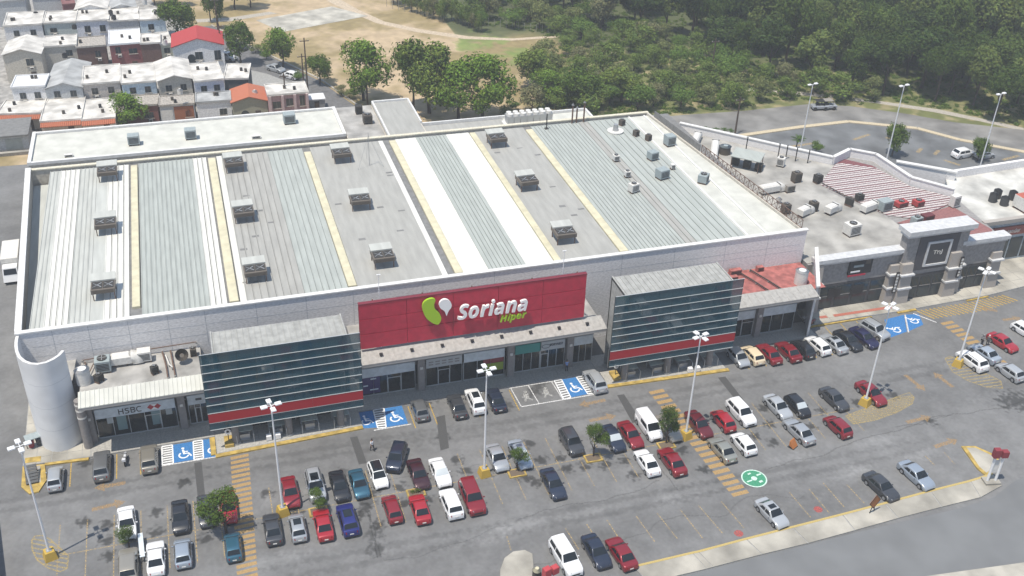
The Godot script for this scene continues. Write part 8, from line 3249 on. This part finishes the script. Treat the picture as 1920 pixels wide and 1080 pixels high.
	t = thing("orange_stand", "small orange sign stand near the grey-silver sedan", "road sign", px(1487, 838), 0.5)
	g = Geo.new()
	g.hexa([Vector3(-0.5, 0.35, -0.3), Vector3(0.5, 0.35, -0.3), Vector3(0.5, 0.1, 0.3), Vector3(-0.5, 0.1, 0.3)], [Vector3(-0.45, 0.95, -0.35), Vector3(0.45, 0.95, -0.35), Vector3(0.45, 0.9, -0.25), Vector3(-0.45, 0.9, -0.25)])
	part(t, "plate", g, M.sign_orange)
	g = Geo.new()
	g.box(-0.5, 0.5, 0, 0.1, -0.45, 0.35)
	part(t, "foot", g, M.rubber)
	# white lorry in the left lane
	t = thing("box_lorry", "white box lorry in the lane left of the hall", "lorry", px(26, 515), 0.03)
	g = Geo.new()
	g.cbox(-1.15, 1.15, 0.9, 3.2, -4.6, 0.9, 0.05)
	part(t, "cargo_box", g, M.unit_white)
	g = Geo.new()
	g.hexa([Vector3(-1.05, 0.5, 1.0), Vector3(1.05, 0.5, 1.0), Vector3(1.05, 0.5, 2.9), Vector3(-1.05, 0.5, 2.9)], [Vector3(-0.95, 2.4, 1.0), Vector3(0.95, 2.4, 1.0), Vector3(0.95, 2.4, 2.2), Vector3(-0.95, 2.4, 2.2)])
	part(t, "cab", g, car_paint(lin(0.72, 0.73, 0.74), 0.0))
	g = Geo.new()
	g.quad(Vector3(-0.85, 1.5, 2.58), Vector3(0.85, 1.5, 2.58), Vector3(0.8, 2.25, 2.28), Vector3(-0.8, 2.25, 2.28))
	part(t, "windscreen", g, M.car_glass)
	g = Geo.new()
	g.box(-0.9, 0.9, 0.4, 0.9, -4.5, 2.6)
	part(t, "chassis", g, M.unit_dark)
	for z in [-3.2, 2.0]:
		for x in [-0.95, 0.95]:
			g = Geo.new()
			g.tube(Vector3(x - 0.14, 0.42, z), Vector3(x + 0.14, 0.42, z), 0.42, 0.42, 14)
			part(t, "wheel", g, M.rubber)
	# open utility buggies on the rear road
	for q in [[1535, 205, "open buggy with a black frame at the bend of the rear road"], [1551, 204, "open buggy with a pale canopy at the bend of the rear road"]]:
		t = thing("buggy", q[2], "buggy", px(q[0], q[1]) + Vector3.UP * 0.01, 1.4)
		g = Geo.new()
		g.cbox(-0.8, 0.8, 0.45, 1.0, -1.6, 1.7, 0.12)
		part(t, "body", g, car_paint(lin(0.35, 0.37, 0.4), 0.2))
		g = Geo.new()
		for x in [-0.72, 0.72]:
			for z in [-1.0, 0.7]:
				g.tube(Vector3(x, 1.0, z), Vector3(x * 0.95, 1.9, z), 0.05, 0.05, 6)
		part(t, "roll_frame", g, M.black)
		g = Geo.new()
		g.box(-0.75, 0.75, 1.88, 1.94, -1.05, 0.75)
		part(t, "canopy", g, M.black if q[0] == 1535 else M.unit_beige)
		for z in [-1.1, 1.1]:
			for x in [-0.75, 0.75]:
				g = Geo.new()
				g.tube(Vector3(x - 0.13, 0.38, z), Vector3(x + 0.13, 0.38, z), 0.38, 0.38, 12)
				part(t, "wheel", g, M.rubber)
		g = Geo.new()
		g.box(-0.6, 0.6, 1.0, 1.35, -0.6, -0.1)
		part(t, "seat", g, M.black)
	# maroon-roofed shelter at the left edge
	t = thing("maroon_shelter", "maroon-roofed low shelter at the lane's edge", "shelter", px(-42, 1085), 0.0)
	g = Geo.new()
	g.hexa([Vector3(-4, 2.3, -7.5), Vector3(0.6, 2.1, -7.5), Vector3(2.6, 2.1, 5), Vector3(-4, 2.3, 5)], [Vector3(-4, 2.45, -7.5), Vector3(0.6, 2.25, -7.5), Vector3(2.6, 2.25, 5), Vector3(-4, 2.45, 5)])
	part(t, "roof", g, mat("shelter_red", lin(0.24, 0.12, 0.12), 0.8, "mottle", 0.3))
	for q in [[0.3, -7.0], [1.3, -2.0], [2.2, 4.0], [-3.5, -7.0]]:
		g = Geo.new()
		g.tube(Vector3(q[0], 0, q[1]), Vector3(q[0], 2.15, q[1]), 0.09, 0.09, 8)
		part(t, "post", g, M.unit_white)

const A_TURN := 3.05

func _ready() -> void:
	make_light_and_camera()
	make_materials()
	make_ground()
	make_markings()
	make_store()
	make_shop_row()
	make_houses()
	make_roof_gear()
	make_trees()
	make_cars()
	make_things()
